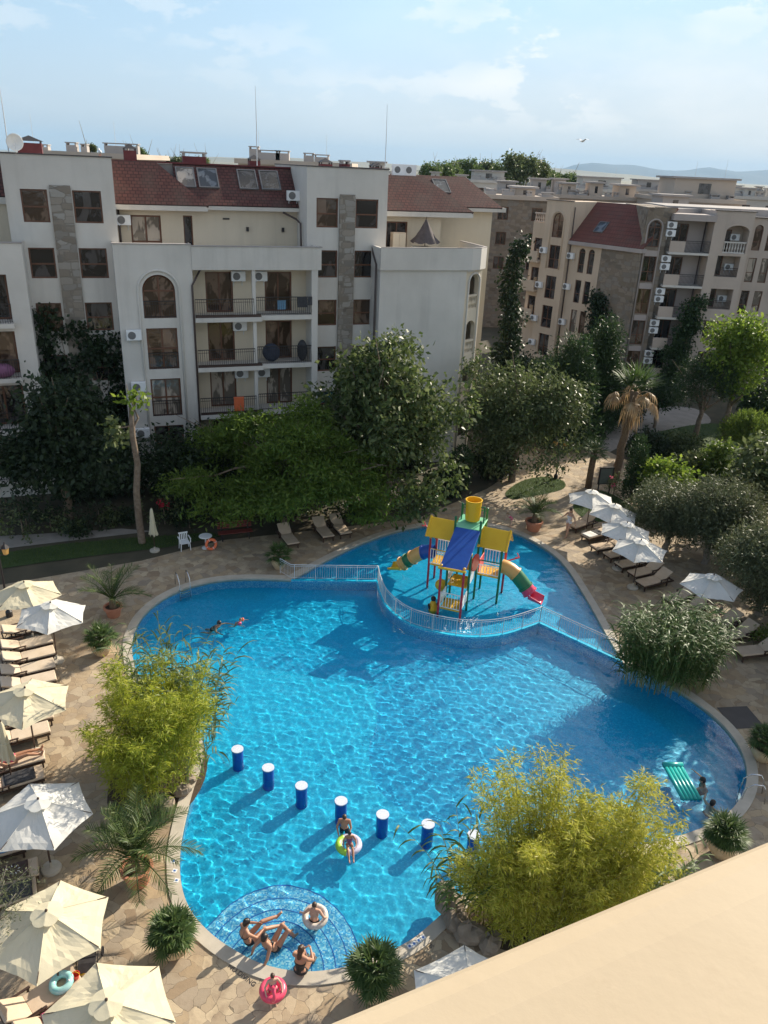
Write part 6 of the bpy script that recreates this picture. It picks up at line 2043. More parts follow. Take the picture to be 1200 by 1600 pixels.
# white plastic armchair, pedestal table, orange ring
b = G(289, 858)
r = empty('plastic_chair', (b.x, b.y, 0), R(28), 'white plastic armchair on the shaded paving', 'chair')
MB().box(-.24, .24, -.24, .22, .40, .43).build('seat', M['plastic_white'], r, bevel=0.012)
mb = MB()
for i in range(5): mb.box(-.2 + i * .09, -.2 + i * .09 + .05, .22, .25, .47, .80)
mb.box(-.24, .24, .215, .255, .80, .88); mb.box(-.24, .24, .215, .255, .43, .47); mb.build('backrest', M['plastic_white'], r, bevel=0.01)
for s in (-1, 1):
    MB().box(s * .27 - .03, s * .27 + .03, -.24, .24, .64, .67).box(s * .27 - .02, s * .27 + .02, -.22, -.17, .43, .638).build('armrest', M['plastic_white'], r, bevel=0.008)
    for y in (-.22, .2): MB().tube([(s * .25, y * 1.08, 0), (s * .22, y, .40)], [.018, .028], 6).build('leg', M['plastic_white'], r)
b = G(322, 856)
r = empty('garden_table', (b.x, b.y, 0), 0, 'small round white pedestal table beside the plastic chair', 'table')
MB().lathe([(0, .66), (.33, .66), (.34, .68), (.33, .70), (0, .70)], 26).build('table_top', M['plastic_white'], r)
MB().lathe([(.05, .08), (.045, .3), (.05, .658)], 12).build('pedestal', M['plastic_white'], r)
MB().lathe([(.22, 0), (.22, .03), (.06, .079)], 16).build('foot', M['plastic_white'], r)
M['orange'] = mat('orange_plastic', (0.75, 0.14, 0.05), (0.8, 0.2, 0.08), 3, 0.4)
b = G(329, 859)
o = MB().torus((0, 0, 0), .25, .075, 28, 12).build('life_ring', M['orange'], None, smooth=True)
o.location = (b.x + .05, b.y - .02, .33); o.rotation_euler = (R(80), 0, R(30)); tag(o, 'orange life ring leaning on the white pedestal table', 'life ring')
bd = MB()
for k in range(4):
    a = math.pi / 2 * k + .4
    bd.tube([(.25 * math.cos(a + d_) + .082 * math.cos(a) * math.cos(t) * 1.0, .25 * math.sin(a + d_) + .082 * math.sin(a) * math.cos(t), .082 * math.sin(t)) for d_ in (0,) for t in [i * 6.2832 / 10 for i in range(11)]], .012, 5)
bd.build('rope', M['plastic_white'], o)

M['bench_red'] = mat('bench_red', (0.14, 0.025, 0.018), (0.20, 0.04, 0.03), 4, 0.6)


def bench(x, y, lab, rz=0.35):
    b = G(x, y)
    r = empty('park_bench', (b.x, b.y, 0), rz, lab, 'bench')
    mb = MB()
    for i in range(4): mb.box(-.9, .9, -.22 + i * .115, -.22 + i * .115 + .09, .42, .455)
    mb.build('seat', M['bench_red'], r)
    mb = MB()
    for i in range(3): mb.box(-.9, .9, .26 + .03 * i, .29 + .03 * i, .55 + i * .125, .65 + i * .125)
    mb.build('backrest', M['bench_red'], r)
    for x_ in (-.7, .7): MB().box(x_ - .03, x_ + .03, -.2, -.14, 0, .419).box(x_ - .03, x_ + .03, .2, .26, 0, .9).box(x_ - .028, x_ + .028, -.14, .2, .36, .417).build('leg', M['iron'], r)


bench(274, 803, 'dark red slatted bench behind the rose bush')
bench(368, 842, 'dark red slatted bench under the feathery tree, right of the life ring')

M['lamp_glass'] = mat('amber_lamp_glass', (0.55, 0.30, 0.09), (0.62, 0.38, 0.14), 3, 0.25)


def lamp_post(x, y, lab, H=3.2, n=2):
    b = G(x, y)
    r = empty('street_lamp', (b.x, b.y, 0), 0, lab, 'street lamp')
    MB().lathe([(.14, 0), (.14, .25), (.06, .35), (.05, .9), (.04, H)], 12).build('post', M['iron'], r)
    MB().bar((-.32, 0, H), (.32, 0, H), .02).build('arm', M['iron'], r)
    for i in range(n):
        x_ = (-.32, .32, 0)[i]; z_ = H + (.35 if i == 2 else 0)
        l_ = MB().lathe([(.05, z_ + .02), (.12, z_ + .08), (.16, z_ + .34)], 6, (x_, 0, 0)).build('lantern', M['lamp_glass'], r)
        MB().lathe([(.19, z_ + .341), (.05, z_ + .5), (.02, z_ + .6), (0, z_ + .62)], 6, (x_, 0, 0)).build('lantern_cap', M['iron'], l_)


lamp_post(15, 963, 'black lamp post with amber lanterns beside the farthest cream umbrella', 3.0, 3)
lamp_post(868, 748, 'black lamp post with amber lanterns on the paved walk', 2.3, 2)
b = G(942, 772)
r = empty('notice_board', (b.x, b.y, 0), R(15), 'dark framed notice board at the edge of the lawn behind the umbrellas', 'sign')
M['board'] = mat('board_green_grey', (0.10, 0.12, 0.10), (0.16, 0.18, 0.15), 2, 0.4)
MB().box(-.42, .42, -.02, .02, .75, 1.75).build('panel', M['board'], r)
MB().box(-.5, -.425, -.04, .04, .7, 1.82).box(.425, .5, -.04, .04, .7, 1.82).box(-.424, .424, -.04, .04, 1.755, 1.82).box(-.424, .424, -.04, .04, .7, .747).build('frame', M['iron'], r)
for s in (-1, 1): MB().box(s * .4 - .03, s * .4 + .03, -.03, .03, 0, .698).build('leg', M['iron'], r)

# pushchair
b = G(140, 1512)
r = empty('pushchair', (b.x, b.y, 0), R(12), 'dark pushchair with a crumpled white cover, between the two nearest umbrellas', 'pushchair')
M['black_cloth'] = mat('black_cloth', (0.02, 0.017, 0.018), (0.04, 0.035, 0.036), 8, 0.9)
mb = MB(); vs = [(x, y, z) for (y, z) in ((-.38, .34), (-.2, .42), (.05, .45), (.16, .62), (.30, .95)) for x in (-.2, .2)]
mb.add(vs, [(2 * i, 2 * i + 1, 2 * i + 3, 2 * i + 2) for i in range(4)]); mb.build('seat', M['black_cloth'], r, solid=.04)
mb = MB(); n = 8; vs = []
for i in range(n + 1):
    a = math.pi * i / n
    for (y, sc_) in ((.36, .86), (.2, 1.0), (.02, 1.0)): vs.append((-.25 * math.cos(a) * sc_, y - .1 * math.sin(a) * (y < .3), .78 + .34 * math.sin(a) * sc_))
mb.add(vs, [(3 * i + j, 3 * i + j + 1, 3 * i + j + 4, 3 * i + j + 3) for i in range(n) for j in range(2)]); mb.build('hood', M['towel_white'], r, smooth=True, solid=.015)
for s in (-1, 1):
    MB().tube([(s * .25, .52, 1.02), (s * .25, .3, .8), (s * .25, -.42, .12)], .013, 6).tube([(s * .24, .3, .12), (s * .24, .02, .5)], .013, 6).build('frame', M['iron'], r)
    for y in (-.42, .32):
        w_ = MB().torus((0, 0, 0), .1, .022, 18, 6); w_.v = [(p[2] + s * .28, p[0] + y, p[1] + .122) for p in w_.v]; w_.build('wheel', M['black_cloth'], r)
MB().bar((-.25, .52, 1.02), (.25, .52, 1.02), .016).build('handle', M['black_cloth'], r)
MB().box(-.18, .18, -.25, .2, .2, .26).build('basket', M['black_cloth'], r, bevel=.03)


def on_lounger(key, x, y, z):
    p = LOUNGERS[key]
    return Matrix.Translation(p.location) @ p.rotation_euler.to_matrix().to_4x4() @ Vector((x, y, z))


M['ring_teal'] = mat('ring_turquoise', (0.18, 0.50, 0.50), (0.40, 0.62, 0.60), 9, 0.3)
o = MB().torus((0, 0, 0), .2, .085, 28, 12).build('swim_ring', M['ring_teal'], None, smooth=True); o.location = on_lounger('ring', .42, .05, .475); o.rotation_euler = (R(6), R(-4), 0)
tag(o, 'turquoise swim ring lying on the beige lounger', 'swim ring')
MB().lathe([(0.0, .0), (.018, .0), (.014, .03), (0, .035)], 8, (.2, 0, .08)).build('valve', M['plastic_white'], o)
M['red_plastic'] = mat('red_plastic', (0.6, 0.035, 0.025), (0.66, 0.06, 0.04), 3, 0.35)
M['yellow_plastic'] = mat('yellow_plastic', (0.80, 0.47, 0.015), (0.84, 0.53, 0.03), 3, 0.38)
o = MB().lathe([(.06, 0), (.095, .13), (.10, .14), (.088, .14), (.056, .012)], 18).build('toy_bucket', M['red_plastic'], None); p = on_lounger('ring', .1, .12, .388); o.location = p
tag(o, 'red toy bucket beside the turquoise swim ring', 'bucket')
MB().tube([(-.095, 0, .13), (-.07, 0, .2), (0, 0, .23), (.07, 0, .2), (.095, 0, .13)], .006, 5).build('handle', M['yellow_plastic'], o)
o = MB().ellipsoid((0, 0, .06), (.1, .075, .06)).ellipsoid((.07, 0, .13), (.05, .05, .05)).tube([(-.08, 0, .07), (-.14, 0, .11)], [.04, .015], 8).build('toy_duck', M['yellow_plastic'], None, smooth=True); p = on_lounger('ring', -.05, -.2, 0)
bq = G(126, 1522); o.location = (bq.x, bq.y, 0); o.scale = (1.3, 1.3, 1.3)
tag(o, 'yellow toy on the paving at the foot of the pushchair', 'toy')

# things on the balconies of the white block
r = empty('fringed_parasol', awld(5.6, 0.9, 12.91), 0, 'dark fringed parasol on the roof terrace of the white block', 'umbrella')
M['dark_canvas'] = mat('dark_canvas', (0.06, 0.05, 0.05), (0.11, 0.09, 0.09), 4, 0.9)
mb = MB(); n = 24; vs = []; fs = []
for i, (rr, z) in enumerate(((.03, 2.62), (.35, 2.0), (.62, 1.55), (.9, 1.2))):
    for j in range(n):
        a = 2 * math.pi * j / n
        vs.append((rr * (1 + .09 * math.cos(8 * a) * (i / 3)) * math.cos(a), rr * (1 + .09 * math.cos(8 * a) * (i / 3)) * math.sin(a), z + (.07 * math.cos(8 * a) if i == 3 else 0)))
for i in range(3):
    for j in range(n): fs.append((i * n + j, (i + 1) * n + j, (i + 1) * n + (j + 1) % n, i * n + (j + 1) % n))
mb.add(vs, fs); mb.build('canopy', M['dark_canvas'], r, smooth=True)
MB().tube([(0, 0, 0), (0, 0, 2.75)], .025, 8).build('pole', M['dark_wood'], r); MB().lathe([(.25, 0), (.25, .08), (.05, .1)], 16).build('base', M['concrete'], r)
r = empty('storage_cupboard', awld(4.0, 1.6, 12.91), TA, 'beige cupboard on the roof terrace beside the dark fringed parasol', 'cupboard')
MB().box(-.45, .45, -.25, .25, 0, 1.75).build('body', M['plaster_tan'], r, bevel=.01)
for s in (-1, 1): MB().box(-.43 if s < 0 else .01, -.01 if s < 0 else .43, -.275, -.253, .05, 1.7).build('door', M['plaster_cream'], r)
r = empty('terrace_table', awld(5.2, .6, 12.91), TA, 'low pale table under the dark fringed parasol', 'table')
MB().box(-.6, .6, -.35, .35, .95, 1.0).build('table_top', M['concrete'], r)
for x_ in (-.5, .5): MB().box(x_ - .04, x_ + .04, -.3, .3, 0, .949).build('leg', M['concrete'], r)
M['cover_blue'] = mat('cover_navy', (0.025, 0.032, 0.055), (0.05, 0.06, 0.09), 4, 0.8)
o = MB().ellipsoid((0, 0, .55), (.55, .4, .55), 14, 9).build('covered_bundle', M['cover_blue'], None, smooth=True); o.location = awld(-4.9, -1.1, 7.27)
tag(o, 'dark blue covered bundle behind the middle right loggia railing', 'bundle')
o = MB().ellipsoid((0, 0, .65), (.32, .3, .65), 14, 9).build('laundry_bundle', M['towel_grey'], None, smooth=True); o.location = awld(-3.0, -1.25, 7.27)
tag(o, 'tall dark laundry bundle at the right end of the middle loggia', 'laundry')
o = MB().box(-.3, .3, -.03, .03, -.62, 0).box(.34, .6, -.03, .03, -.5, 0).build('hanging_laundry', M['towel_grey'], None, bevel=.02); o.location = awld(-3.1, -1.72, 11.22); o.rotation_euler = (0, 0, TA)
tag(o, 'dark clothes hanging over the top right loggia railing', 'laundry')
o = MB().box(-.25, .25, -.04, .04, -.55, 0).build('hanging_towel', M['towel_blue'], None, bevel=.02); o.location = awld(-4.3, -1.5, 11.0); o.rotation_euler = (0, 0, TA)
tag(o, 'pale blue cloth on the chair behind the top right loggia railing', 'towel')
o = MB().box(-.3, .3, -.04, .04, -.8, 0).box(-.32, .32, -.06, .06, 0, .06).build('drying_towel', M['orange'], None, bevel=.02); o.location = awld(-7.1, -1.95, 5.3); o.rotation_euler = (0, 0, TA)
tag(o, 'orange towel drying on the lowest visible loggia railing', 'towel')
M['purple'] = mat('purple_cloth', (0.16, 0.06, 0.13), (0.24, 0.10, 0.19), 4, 0.7)
o = MB().ellipsoid((0, 0, .4), (.7, .22, .42), 16, 9).build('inflatable_boat', M['purple'], None, smooth=True); o.location = awld(-19.9, -2.0, 7.1); o.rotation_euler = (0, 0, TA)
tag(o, 'purple inflatable leaning inside the balcony railing at the left edge', 'inflatable')
r = empty('satellite_dish', awld(-17.9, 1.5, 18.3), TA, 'white satellite dish on the parapet of the white block', 'satellite dish')
mb = MB().lathe([(0, 0), (.2, .03), (.36, .10), (.42, .15)], 22, closed=True); mb.v = [(p[0], -p[2] * 1.0 - .1, p[1] + .55) for p in mb.v]; mb.build('reflector', M['white_paint'], r, smooth=True, solid=.015)
MB().bar((0, 0, 0), (0, 0, .55), .03).build('mast', M['galv'], r); MB().bar((0, -.1, .2), (0, -.55, .5), .012).build('feed_arm', M['galv'], r)


def antenna(P, h, lab, bars=False):
    r = empty('antenna_mast', P, 0, lab, 'antenna')
    MB().tube([(0, 0, 0), (0.02, 0, h * .5), (0.0, 0, h)], [.035, .025, .012], 6).build('mast', M['galv'], r)
    MB().box(-.12, .12, -.12, .12, 0, .06).build('foot', M['galv'], r)


antenna(AM @ Vector((-4.1, 6.5, 18.1)), 4.6, 'tall thin antenna mast on the roof between the stair towers')
antenna(AM @ Vector((5.3, 8.5, 17.95)), 4.4, 'tall thin antenna mast on the roof of the end block')
antenna(AM @ Vector((-18.4, 3.0, 18.1)), 3.9, 'thin leaning antenna at the left edge of the white block')
for k_, (x_, y_, l_) in enumerate(((5.9, 8.1, 'left of the pair'), (6.75, 8.1, 'right of the pair'))):
    ac_unit(AM @ Vector((x_ + .2, y_, 17.95)), TA, 'rooftop air conditioner behind the end block ridge, ' + l_, .9, .72)
for (x_, y_, h_, l_) in ((-13.6, 5.0, .32, 'white gull on the corner of the left stair tower'),):
    pass


def gull(P, rz, lab, fly=False, s=1.0):
    mb = MB().ellipsoid((0, 0, .16), (.2, .075, .08), 12, 8).ellipsoid((.2, 0, .25), (.06, .05, .055), 10, 6).tube([(.12, 0, .18), (.19, 0, .25)], [.06, .04], 8).tube([(-.16, 0, .16), (-.3, 0, .15)], [.045, .012], 6).tube([(.25, 0, .245), (.31, 0, .235)], [.014, .003], 5)
    if fly:
        for s_ in (-1, 1): mb.add([(.12, s_ * .05, .19), (-.1, s_ * .05, .19), (-.06, s_ * .4, .33), (.14, s_ * .38, .34), (.0, s_ * .8, .27), (-.08, s_ * .78, .25)], [(0, 1, 2, 3), (3, 2, 5, 4)])
    o = mb.build('seagull', M['white_paint'], None, smooth=True)
    o.location = P; o.rotation_euler = (0, 0, rz); o.scale = (s, s, s)
    if not fly: MB().bar((.02, .03, 0), (.02, .03, .1), .008).bar((.02, -.03, 0), (.02, -.03, .1), .008).build('leg', M['orange'], o)
    return tag(o, lab, 'bird')


gull(AM @ Vector((-13.7, .15, 18.36)), R(120), 'white gull on the parapet corner of the left stair tower', s=1.3)
gull(Vector((12.6, 60, 20.5)), R(30), 'seagull gliding in front of the far hills', True, 0.85)
# ------------------------------------------------------------------ rails, ladders, stools, floats
def rail(P, lab, h=0.8, post=1.05, start_return=None):
    """stainless rail with thin uprights along a line of points"""
    L = [0.0]
    for a, b in zip(P[:-1], P[1:]): L.append(L[-1] + (b - a).length)
    def at(d):
        for i in range(len(P) - 1):
            if d <= L[i + 1] + 1e-6:
                t = (d - L[i]) / max(1e-6, L[i + 1] - L[i]); return P[i].lerp(P[i + 1], t)
        return P[-1]
    o = P[0]
    r = empty('pool_railing', (o.x, o.y, 0.03), 0, lab, 'railing')
    n = max(2, int(L[-1] / 0.11)); k = max(1, int(round(L[-1] / post)))
    dense = [at(L[-1] * i / n) - o for i in range(n + 1)]
    Z = lambda p, z: (p.x, p.y, z)
    MB().tube([Z(p, h) for p in dense], .019, 8).tube([Z(p, h - .09) for p in dense], .010, 6).tube([Z(p, .09) for p in dense], .010, 6).build('rail', M['galv'], r, smooth=True)
    mb = MB()
    for p in dense: mb.tube([Z(p, .09), Z(p, h - .09)], .0062, 5, False)
    mb.build('upright', M['galv'], r)
    for i in range(k + 1):
        p = at(L[-1] * i / k) - o
        MB().tube([Z(p, 0), Z(p, h)], .018, 8).build('post', M['galv'], r)
    return r


_fa = [Vector((p.x, p.y, 0)) for p in [G(438, 896), _fen[0], _fen[1]]]
rail(_fa, 'straight stainless rail across the narrow end of the kids pool, by the pale urn')
rail([Vector((p.x, p.y, 0)) for p in _curv], 'curved stainless rail round the water playground')
rail([_curv[-1], G(1030, 1061) + Vector((.1, -.05, 0))], 'straight stainless rail running towards the reed clump')


def ladder(px_, py_, outx, outy, lab, below=True):
    b = G(px_, py_)
    r = empty('pool_ladder', (b.x, b.y, 0), math.atan2(outy, outx), lab, 'ladder')
    for s in (-1, 1):
        MB().tube([(.55, s * .25, .03), (.5, s * .25, .55), (.38, s * .25, .75), (.12, s * .25, .72), (-.1, s * .25, .5), (-.14, s * .25, 0), (-.14, s * .25, -.95)], .021, 8).build('rail', M['steel'], r, smooth=True)
    for z in (-.25, -.5, -.75): MB().box(-.18, -.08, -.23, .23, z, z + .03).build('step', M['steel'], r)
    for o in r.children: o.cycles.is_caustics_receiver = True


ladder(288, 920, -.55, .85, 'steel pool ladder at the far left of the big pool')
ladder(1164, 1243, .95, -.25, 'steel pool ladder at the right end of the pool, beside the swimmers')

_sp = None
for i, (x, y) in enumerate(((371, 1170), (419, 1199), (471, 1227), (533, 1251), (598, 1272), (669, 1287), (741, 1304))):
    p = G(x, y, .36)
    zf = SHALLOW if i < 6 else SHALLOW
    if _sp is None:
        _sp = empty('bar_stool', (p.x, p.y, 0), 0, 'x', 'stool')
        c1 = MB().lathe([(.185, zf), (.185, .325)], 26).build('column', M['stool_blue'], _sp, smooth=False)
        c2 = MB().lathe([(.195, .326), (.20, .335), (.20, .36), (.0, .362)], 26).build('top', M['stool_top'], _sp)
        c3 = MB().lathe([(.202, .30), (.206, .315), (.206, .324)], 26).build('rim', M['nosing'], _sp)
        for c in (c1, c2, c3): c.cycles.is_caustics_receiver = True
        o = _sp
    else:
        o = copy_tree(_sp); o.location = (p.x, p.y, 0)
    o['group'] = 'tiled stools standing in the pool'
    o['label'] = ['blue tiled pool stool half behind the left-hand bamboo, first of the row', 'blue tiled pool stool second from the left-hand bamboo', 'blue tiled pool stool third from the left-hand bamboo',
                  'blue tiled pool stool right behind the standing boy', 'blue tiled pool stool just right of the standing boy', 'blue tiled pool stool nearest the golden bamboo in clear view', 'blue tiled pool stool hidden in the golden bamboo leaves'][i]

# air mattress
M['mattress'] = mat('mattress_teal', (0.01, 0.32, 0.30), (0.02, 0.40, 0.37), 3, 0.35)
q = [G(x, y, -.03) for x, y in ((1036, 1192), (1061, 1190), (1092, 1246), (1068, 1249))]
c = (q[0] + q[1] + q[2] + q[3]) / 4
ax = ((q[0] + q[1]) / 2 - (q[2] + q[3]) / 2)
r = empty('air_mattress', (c.x, c.y, -.1), math.atan2(ax.y, ax.x), 'teal air mattress floating beside the two swimmers on the right', 'air mattress')
mb = MB(); L_ = 1.75; W_ = .68
for i in range(5): mb.tube([(-L_ / 2, -W_ / 2 + W_ * (i + .5) / 5, .05), (L_ / 2 - .3, -W_ / 2 + W_ * (i + .5) / 5, .05)], W_ / 10 * 1.08, 10, True, 1.0)
mb.build('body', M['mattress'], r, smooth=True)
MB().tube([(L_ / 2 - .18, -W_ / 2, .07), (L_ / 2 - .18, W_ / 2, .07)], .11, 12, True).build('pillow', M['mattress'], r, smooth=True)

o = MB().box(-.62, .62, -.62, .62, 0.002, .012).build('hatch_cover', M['flash'], None); p = G(1157, 1121); o.location = (p.x, p.y, 0); o.rotation_euler = (0, 0, R(8))
tag(o, 'dark square metal hatch in the paving by the right edge', 'hatch')


def lettering(txt, P, rz, size, lab, mt='iron', z=.006):
    cu = bpy.data.curves.new('lettering', 'FONT'); cu.body = txt; cu.size = size; cu.align_x = 'CENTER'; cu.align_y = 'CENTER'; cu.extrude = .0015
    o = bpy.data.objects.new('painted_lettering', cu); COL.objects.link(o); cu.materials.append(M[mt])
    dg = bpy.context.evaluated_depsgraph_get()
    me = bpy.data.meshes.new_from_object(o.evaluated_get(dg))
    bpy.data.objects.remove(o)
    o = bpy.data.objects.new('painted_lettering', me); COL.objects.link(o)
    o.location = (P.x, P.y, z); o.rotation_euler = (0, 0, rz)
    return tag(o, lab, 'lettering')


lettering('NO DIVING', G(378, 1524), R(-33), .17, 'black painted words NO DIVING on the paving by the shallow steps')
lettering('1.05', G(672, 1480), R(38), .13, 'black painted depth figure on the paving near the fan palm by the parapet')
M['marker'] = mat('marker_tile', (0.70, 0.71, 0.72), (0.78, 0.79, 0.80), 8, 0.35)
for (pp, rz, lab) in ((((271, 1347), (273, 1362), (276, 1377)), 80, 'white depth tile on the left coping beside the date palm pot'), (((640, 1480), (647, 1476), (654, 1471), (661, 1466)), 34, 'white depth tile on the coping near the bottom fan palm')):
    for k, (x, y) in enumerate(pp):
        P = G(x, y)
        o = MB().box(-.065, .065, -.065, .065, 0, .006).build('depth_tile', M['marker'], None); o.location = (P.x, P.y, .036); o.rotation_euler = (0, 0, R(rz))
        MB().box(-.02, .02, -.035, .035, .0062, .008).box(-.035, .035, -.012, .012, .0082, .009).build('mark', M['nosing'], o)
        tag(o, lab, 'tile', lab.replace('white depth tile', 'white depth tiles'))

# ------------------------------------------------------------------ water playground
M['p_yellow'] = mat('playground_yellow', (0.72, 0.40, 0.012), (0.78, 0.46, 0.02), 2, 0.35)
M['p_red'] = mat('playground_red', (0.42, 0.02, 0.035), (0.50, 0.03, 0.05), 3, 0.4)
M['p_scarlet'] = mat('playground_scarlet', (0.66, 0.04, 0.02), (0.72, 0.06, 0.03), 3, 0.4)
M['p_green'] = mat('playground_green', (0.015, 0.13, 0.05), (0.02, 0.17, 0.065), 3, 0.4)
M['p_blue'] = mat('playground_blue', (0.008, 0.06, 0.30), (0.012, 0.085, 0.38), 2, 0.35)
M['p_mint'] = mat('playground_mint', (0.16, 0.52, 0.30), (0.22, 0.58, 0.36), 2, 0.4)
M['p_tan'] = mat('playground_tan', (0.62, 0.33, 0.09), (0.68, 0.38, 0.12), 2, 0.4)
M['p_pink'] = mat('playground_pink', (0.62, 0.04, 0.10), (0.70, 0.07, 0.15), 2, 0.35)
pg0 = G(683.8, 958, -.05)
PZ = KID
pr_ = empty('water_playground', (pg0.x, pg0.y, 0), R(-20), 'colourful climbing tower with tipping bucket, blue roof and two tube slides in the kids pool', 'playground')


def pgpost(x, y, z1, m_, cap='p_yellow', r=.055):
    p = MB().tube([(x, y, PZ), (x, y, z1)], r, 12).build('post', M[m_], pr_, smooth=False)
    MB().lathe([(r * 1.15, 0), (r * 1.25, .05), (r * .9, .12), (0, .15)], 12, (x, y, z1)).build('post_cap', M[cap], p)
    p.cycles.is_caustics_receiver = True


for x, y, z, m_, cp_ in ((0, 0, 2.35, 'p_red', 'p_yellow'), (1.05, 0, 2.4, 'p_red', 'p_yellow'), (0, 1.1, 2.6, 'p_green', 'p_yellow'), (1.05, 1.1, 2.6, 'p_green', 'p_yellow'),
                         (-.1, 2.25, 3.75, 'p_green', 'p_green'), (1.1, 2.25, 3.75, 'p_green', 'p_green'), (-.1, 3.4, 3.95, 'p_green', 'p_green'), (1.1, 3.4, 3.95, 'p_green', 'p_green'),
                         (-1.25, 2.3, 2.5, 'p_red', 'p_yellow'), (-1.25, 3.4, 2.5, 'p_red', 'p_yellow'), (2.2, 2.3, 2.55, 'p_green', 'p_yellow'), (2.2, 3.4, 2.55, 'p_red', 'p_yellow')):
    pgpost(x, y, z, m_, cp_)


def pgdeck(x0, x1, y0, y1, z, m_='p_yellow'):
    mb = MB().box(x0, x1, y0, y1, z - .08, z)
    nx = max(3, int((x1 - x0) / .16))
    for i in range(nx): mb.box(x0 + .04 + i * (x1 - x0 - .08) / nx, x0 + .04 + (i + .6) * (x1 - x0 - .08) / nx, y0 + .05, y1 - .05, z + .001, z + .018)
    mb.build('platform', M[m_], pr_)


pgdeck(.08, .98, .05, 1.0, .28)
pgdeck(.08, .98, 1.05, 2.1, 1.0)
pgdeck(-1.18, -.02, 2.32, 3.35, 1.15); pgdeck(.02, 1.0, 2.2, 3.35, 1.35); pgdeck(1.05, 2.15, 2.32, 3.35, 1.15)


def pgrail(a, b, z, h=.75, m_='white_paint', step=.13):
    a = Vector((a[0], a[1], 0)); b = Vector((b[0], b[1], 0))
    mb = MB(); n = max(2, int((b - a).length / step))
    for zz in (z + .06, z + h): mb.bar((a.x, a.y, zz), (b.x, b.y, zz), .022)
    for i in range(n + 1):
        p = a.lerp(b, i / n); mb.bar((p.x, p.y, z + .06), (p.x, p.y, z + h), .016)
    mb.build('guard_rail', M[m_], pr_)


pgrail((.06, .0), (.99, .0), .28, .8); pgrail((-1.2, 2.28), (-.15, 2.28), 1.15, .8); pgrail((-1.2, 3.42), (-.15, 3.42), 1.15, .8)
pgrail((1.15, 2.28), (2.15, 2.28), 1.15, .5); pgrail((1.15, 3.42), (2.15, 3.42), 1.15, .8)
for x in (0.02, 1.03):
    MB().box(x - .02, x + .02, .1, 1.05, .30, .85).build('side_panel', M['white_paint'], pr_, bevel=.015)
    MB().box(x - .02, x + .02, 1.15, 2.15, 1.0, 1.75).build('side_panel', M['white_paint'], pr_, bevel=.015)
MB().box(1.16, 1.2, 2.35, 3.3, 1.17, 1.85).build('side_panel', M['p_scarlet'], pr_, bevel=.015)
_rp = MB().lathe([(.0, -.03), (.42, -.03), (.42, .03), (.0, .03)], 24).build('round_panel', M['p_scarlet'], pr_)
_rp.rotation_euler = (R(90), 0, R(80)); _rp.location = (1.13, 1.7, 2.0)
MB().box(.1, .95, 2.12, 2.16, 1.36, 1.95).build('side_panel', M['p_tan'], pr_, bevel=.015)
MB().ellipsoid((-.35, 1.55, .55), (.3, .3, .28), 16, 10).build('ball_step', M['p_yellow'], pr_, smooth=True)
MB().tube([(-.35, 1.55, PZ), (-.35, 1.55, .4)], .09, 10).build('ball_stem', M['p_tan'], pr_)


def pgroof(pts, m_, th=.06, name='roof'):
    mb = MB(); n = len(pts)
    a, b_, c_ = Vector(pts[0]), Vector(pts[1]), Vector(pts[2])
    nn = (b_ - a).cross(c_ - a).normalized()
    mb.add([Vector(p) for p in pts] + [Vector(p) - nn * th for p in pts], [tuple(range(n)), tuple(range(2 * n - 1, n - 1, -1))] + [(i, n + i, n + (i + 1) % n, (i + 1) % n) for i in range(n)])
    return mb.build(name, M[m_], pr_, bevel=.02)


for (x0, x1) in ((-1.42, -.22), (1.12, 2.36)):
    pgroof([(x0, 2.16, 2.62), (x1, 2.16, 2.62), (x1, 2.86, 3.36), (x0, 2.86, 3.36)], 'p_yellow')
    pgroof([(x1, 3.56, 2.62), (x0, 3.56, 2.62), (x0, 2.86, 3.36), (x1, 2.86, 3.36)], 'p_yellow')
    MB().tube([(x0 - .03, 2.16, 2.6), (x0 - .03, 2.86, 3.37), (x0 - .03, 3.56, 2.6)], .06, 8).tube([(x1 + .03, 2.16, 2.6), (x1 + .03, 2.86, 3.37), (x1 + .03, 3.56, 2.6)], .06, 8).build('roof_edge', M['p_yellow'], pr_)
pgroof([(-.06, -.12, 2.38), (1.12, -.12, 2.42), (1.12, 2.2, 3.38), (-.06, 2.2, 3.38)], 'p_blue', .05)
pgroof([(-.1, 2.22, 3.40), (1.12, 2.22, 3.40), (1.16, 3.46, 3.52), (-.14, 3.46, 3.52)], 'p_mint', .06)
MB().tube([(-.1, -.14, 2.36), (1.16, -.14, 2.4)], .06, 8).build('roof_edge', M['p_yellow'], pr_)
bk = MB().lathe([(.0, 0), (.34, 0), (.35, .05), (.37, .94), (.40, .97), (.40, 1.0), (.35, 1.0), (.32, .1), (0, .08)], 28, (.52, 2.95, 3.56), closed=True).build('tipping_bucket', M['p_yellow'], pr_, smooth=False)
for x in (-.02, 1.06): MB().tube([(x, 2.95, 3.4), (x, 2.95, 4.3)], .035, 8).build('bucket_support', M['p_green'], pr_)
MB().tube([(-.02, 2.95, 4.25), (1.06, 2.95, 4.25)], .03, 8).build('bucket_axle', M['p_green'], pr_)
MB().tube([(-.1, 3.4, 3.9), (1.1, 3.4, 3.9)], .03, 8).build('cross_bar', M['p_green'], pr_)


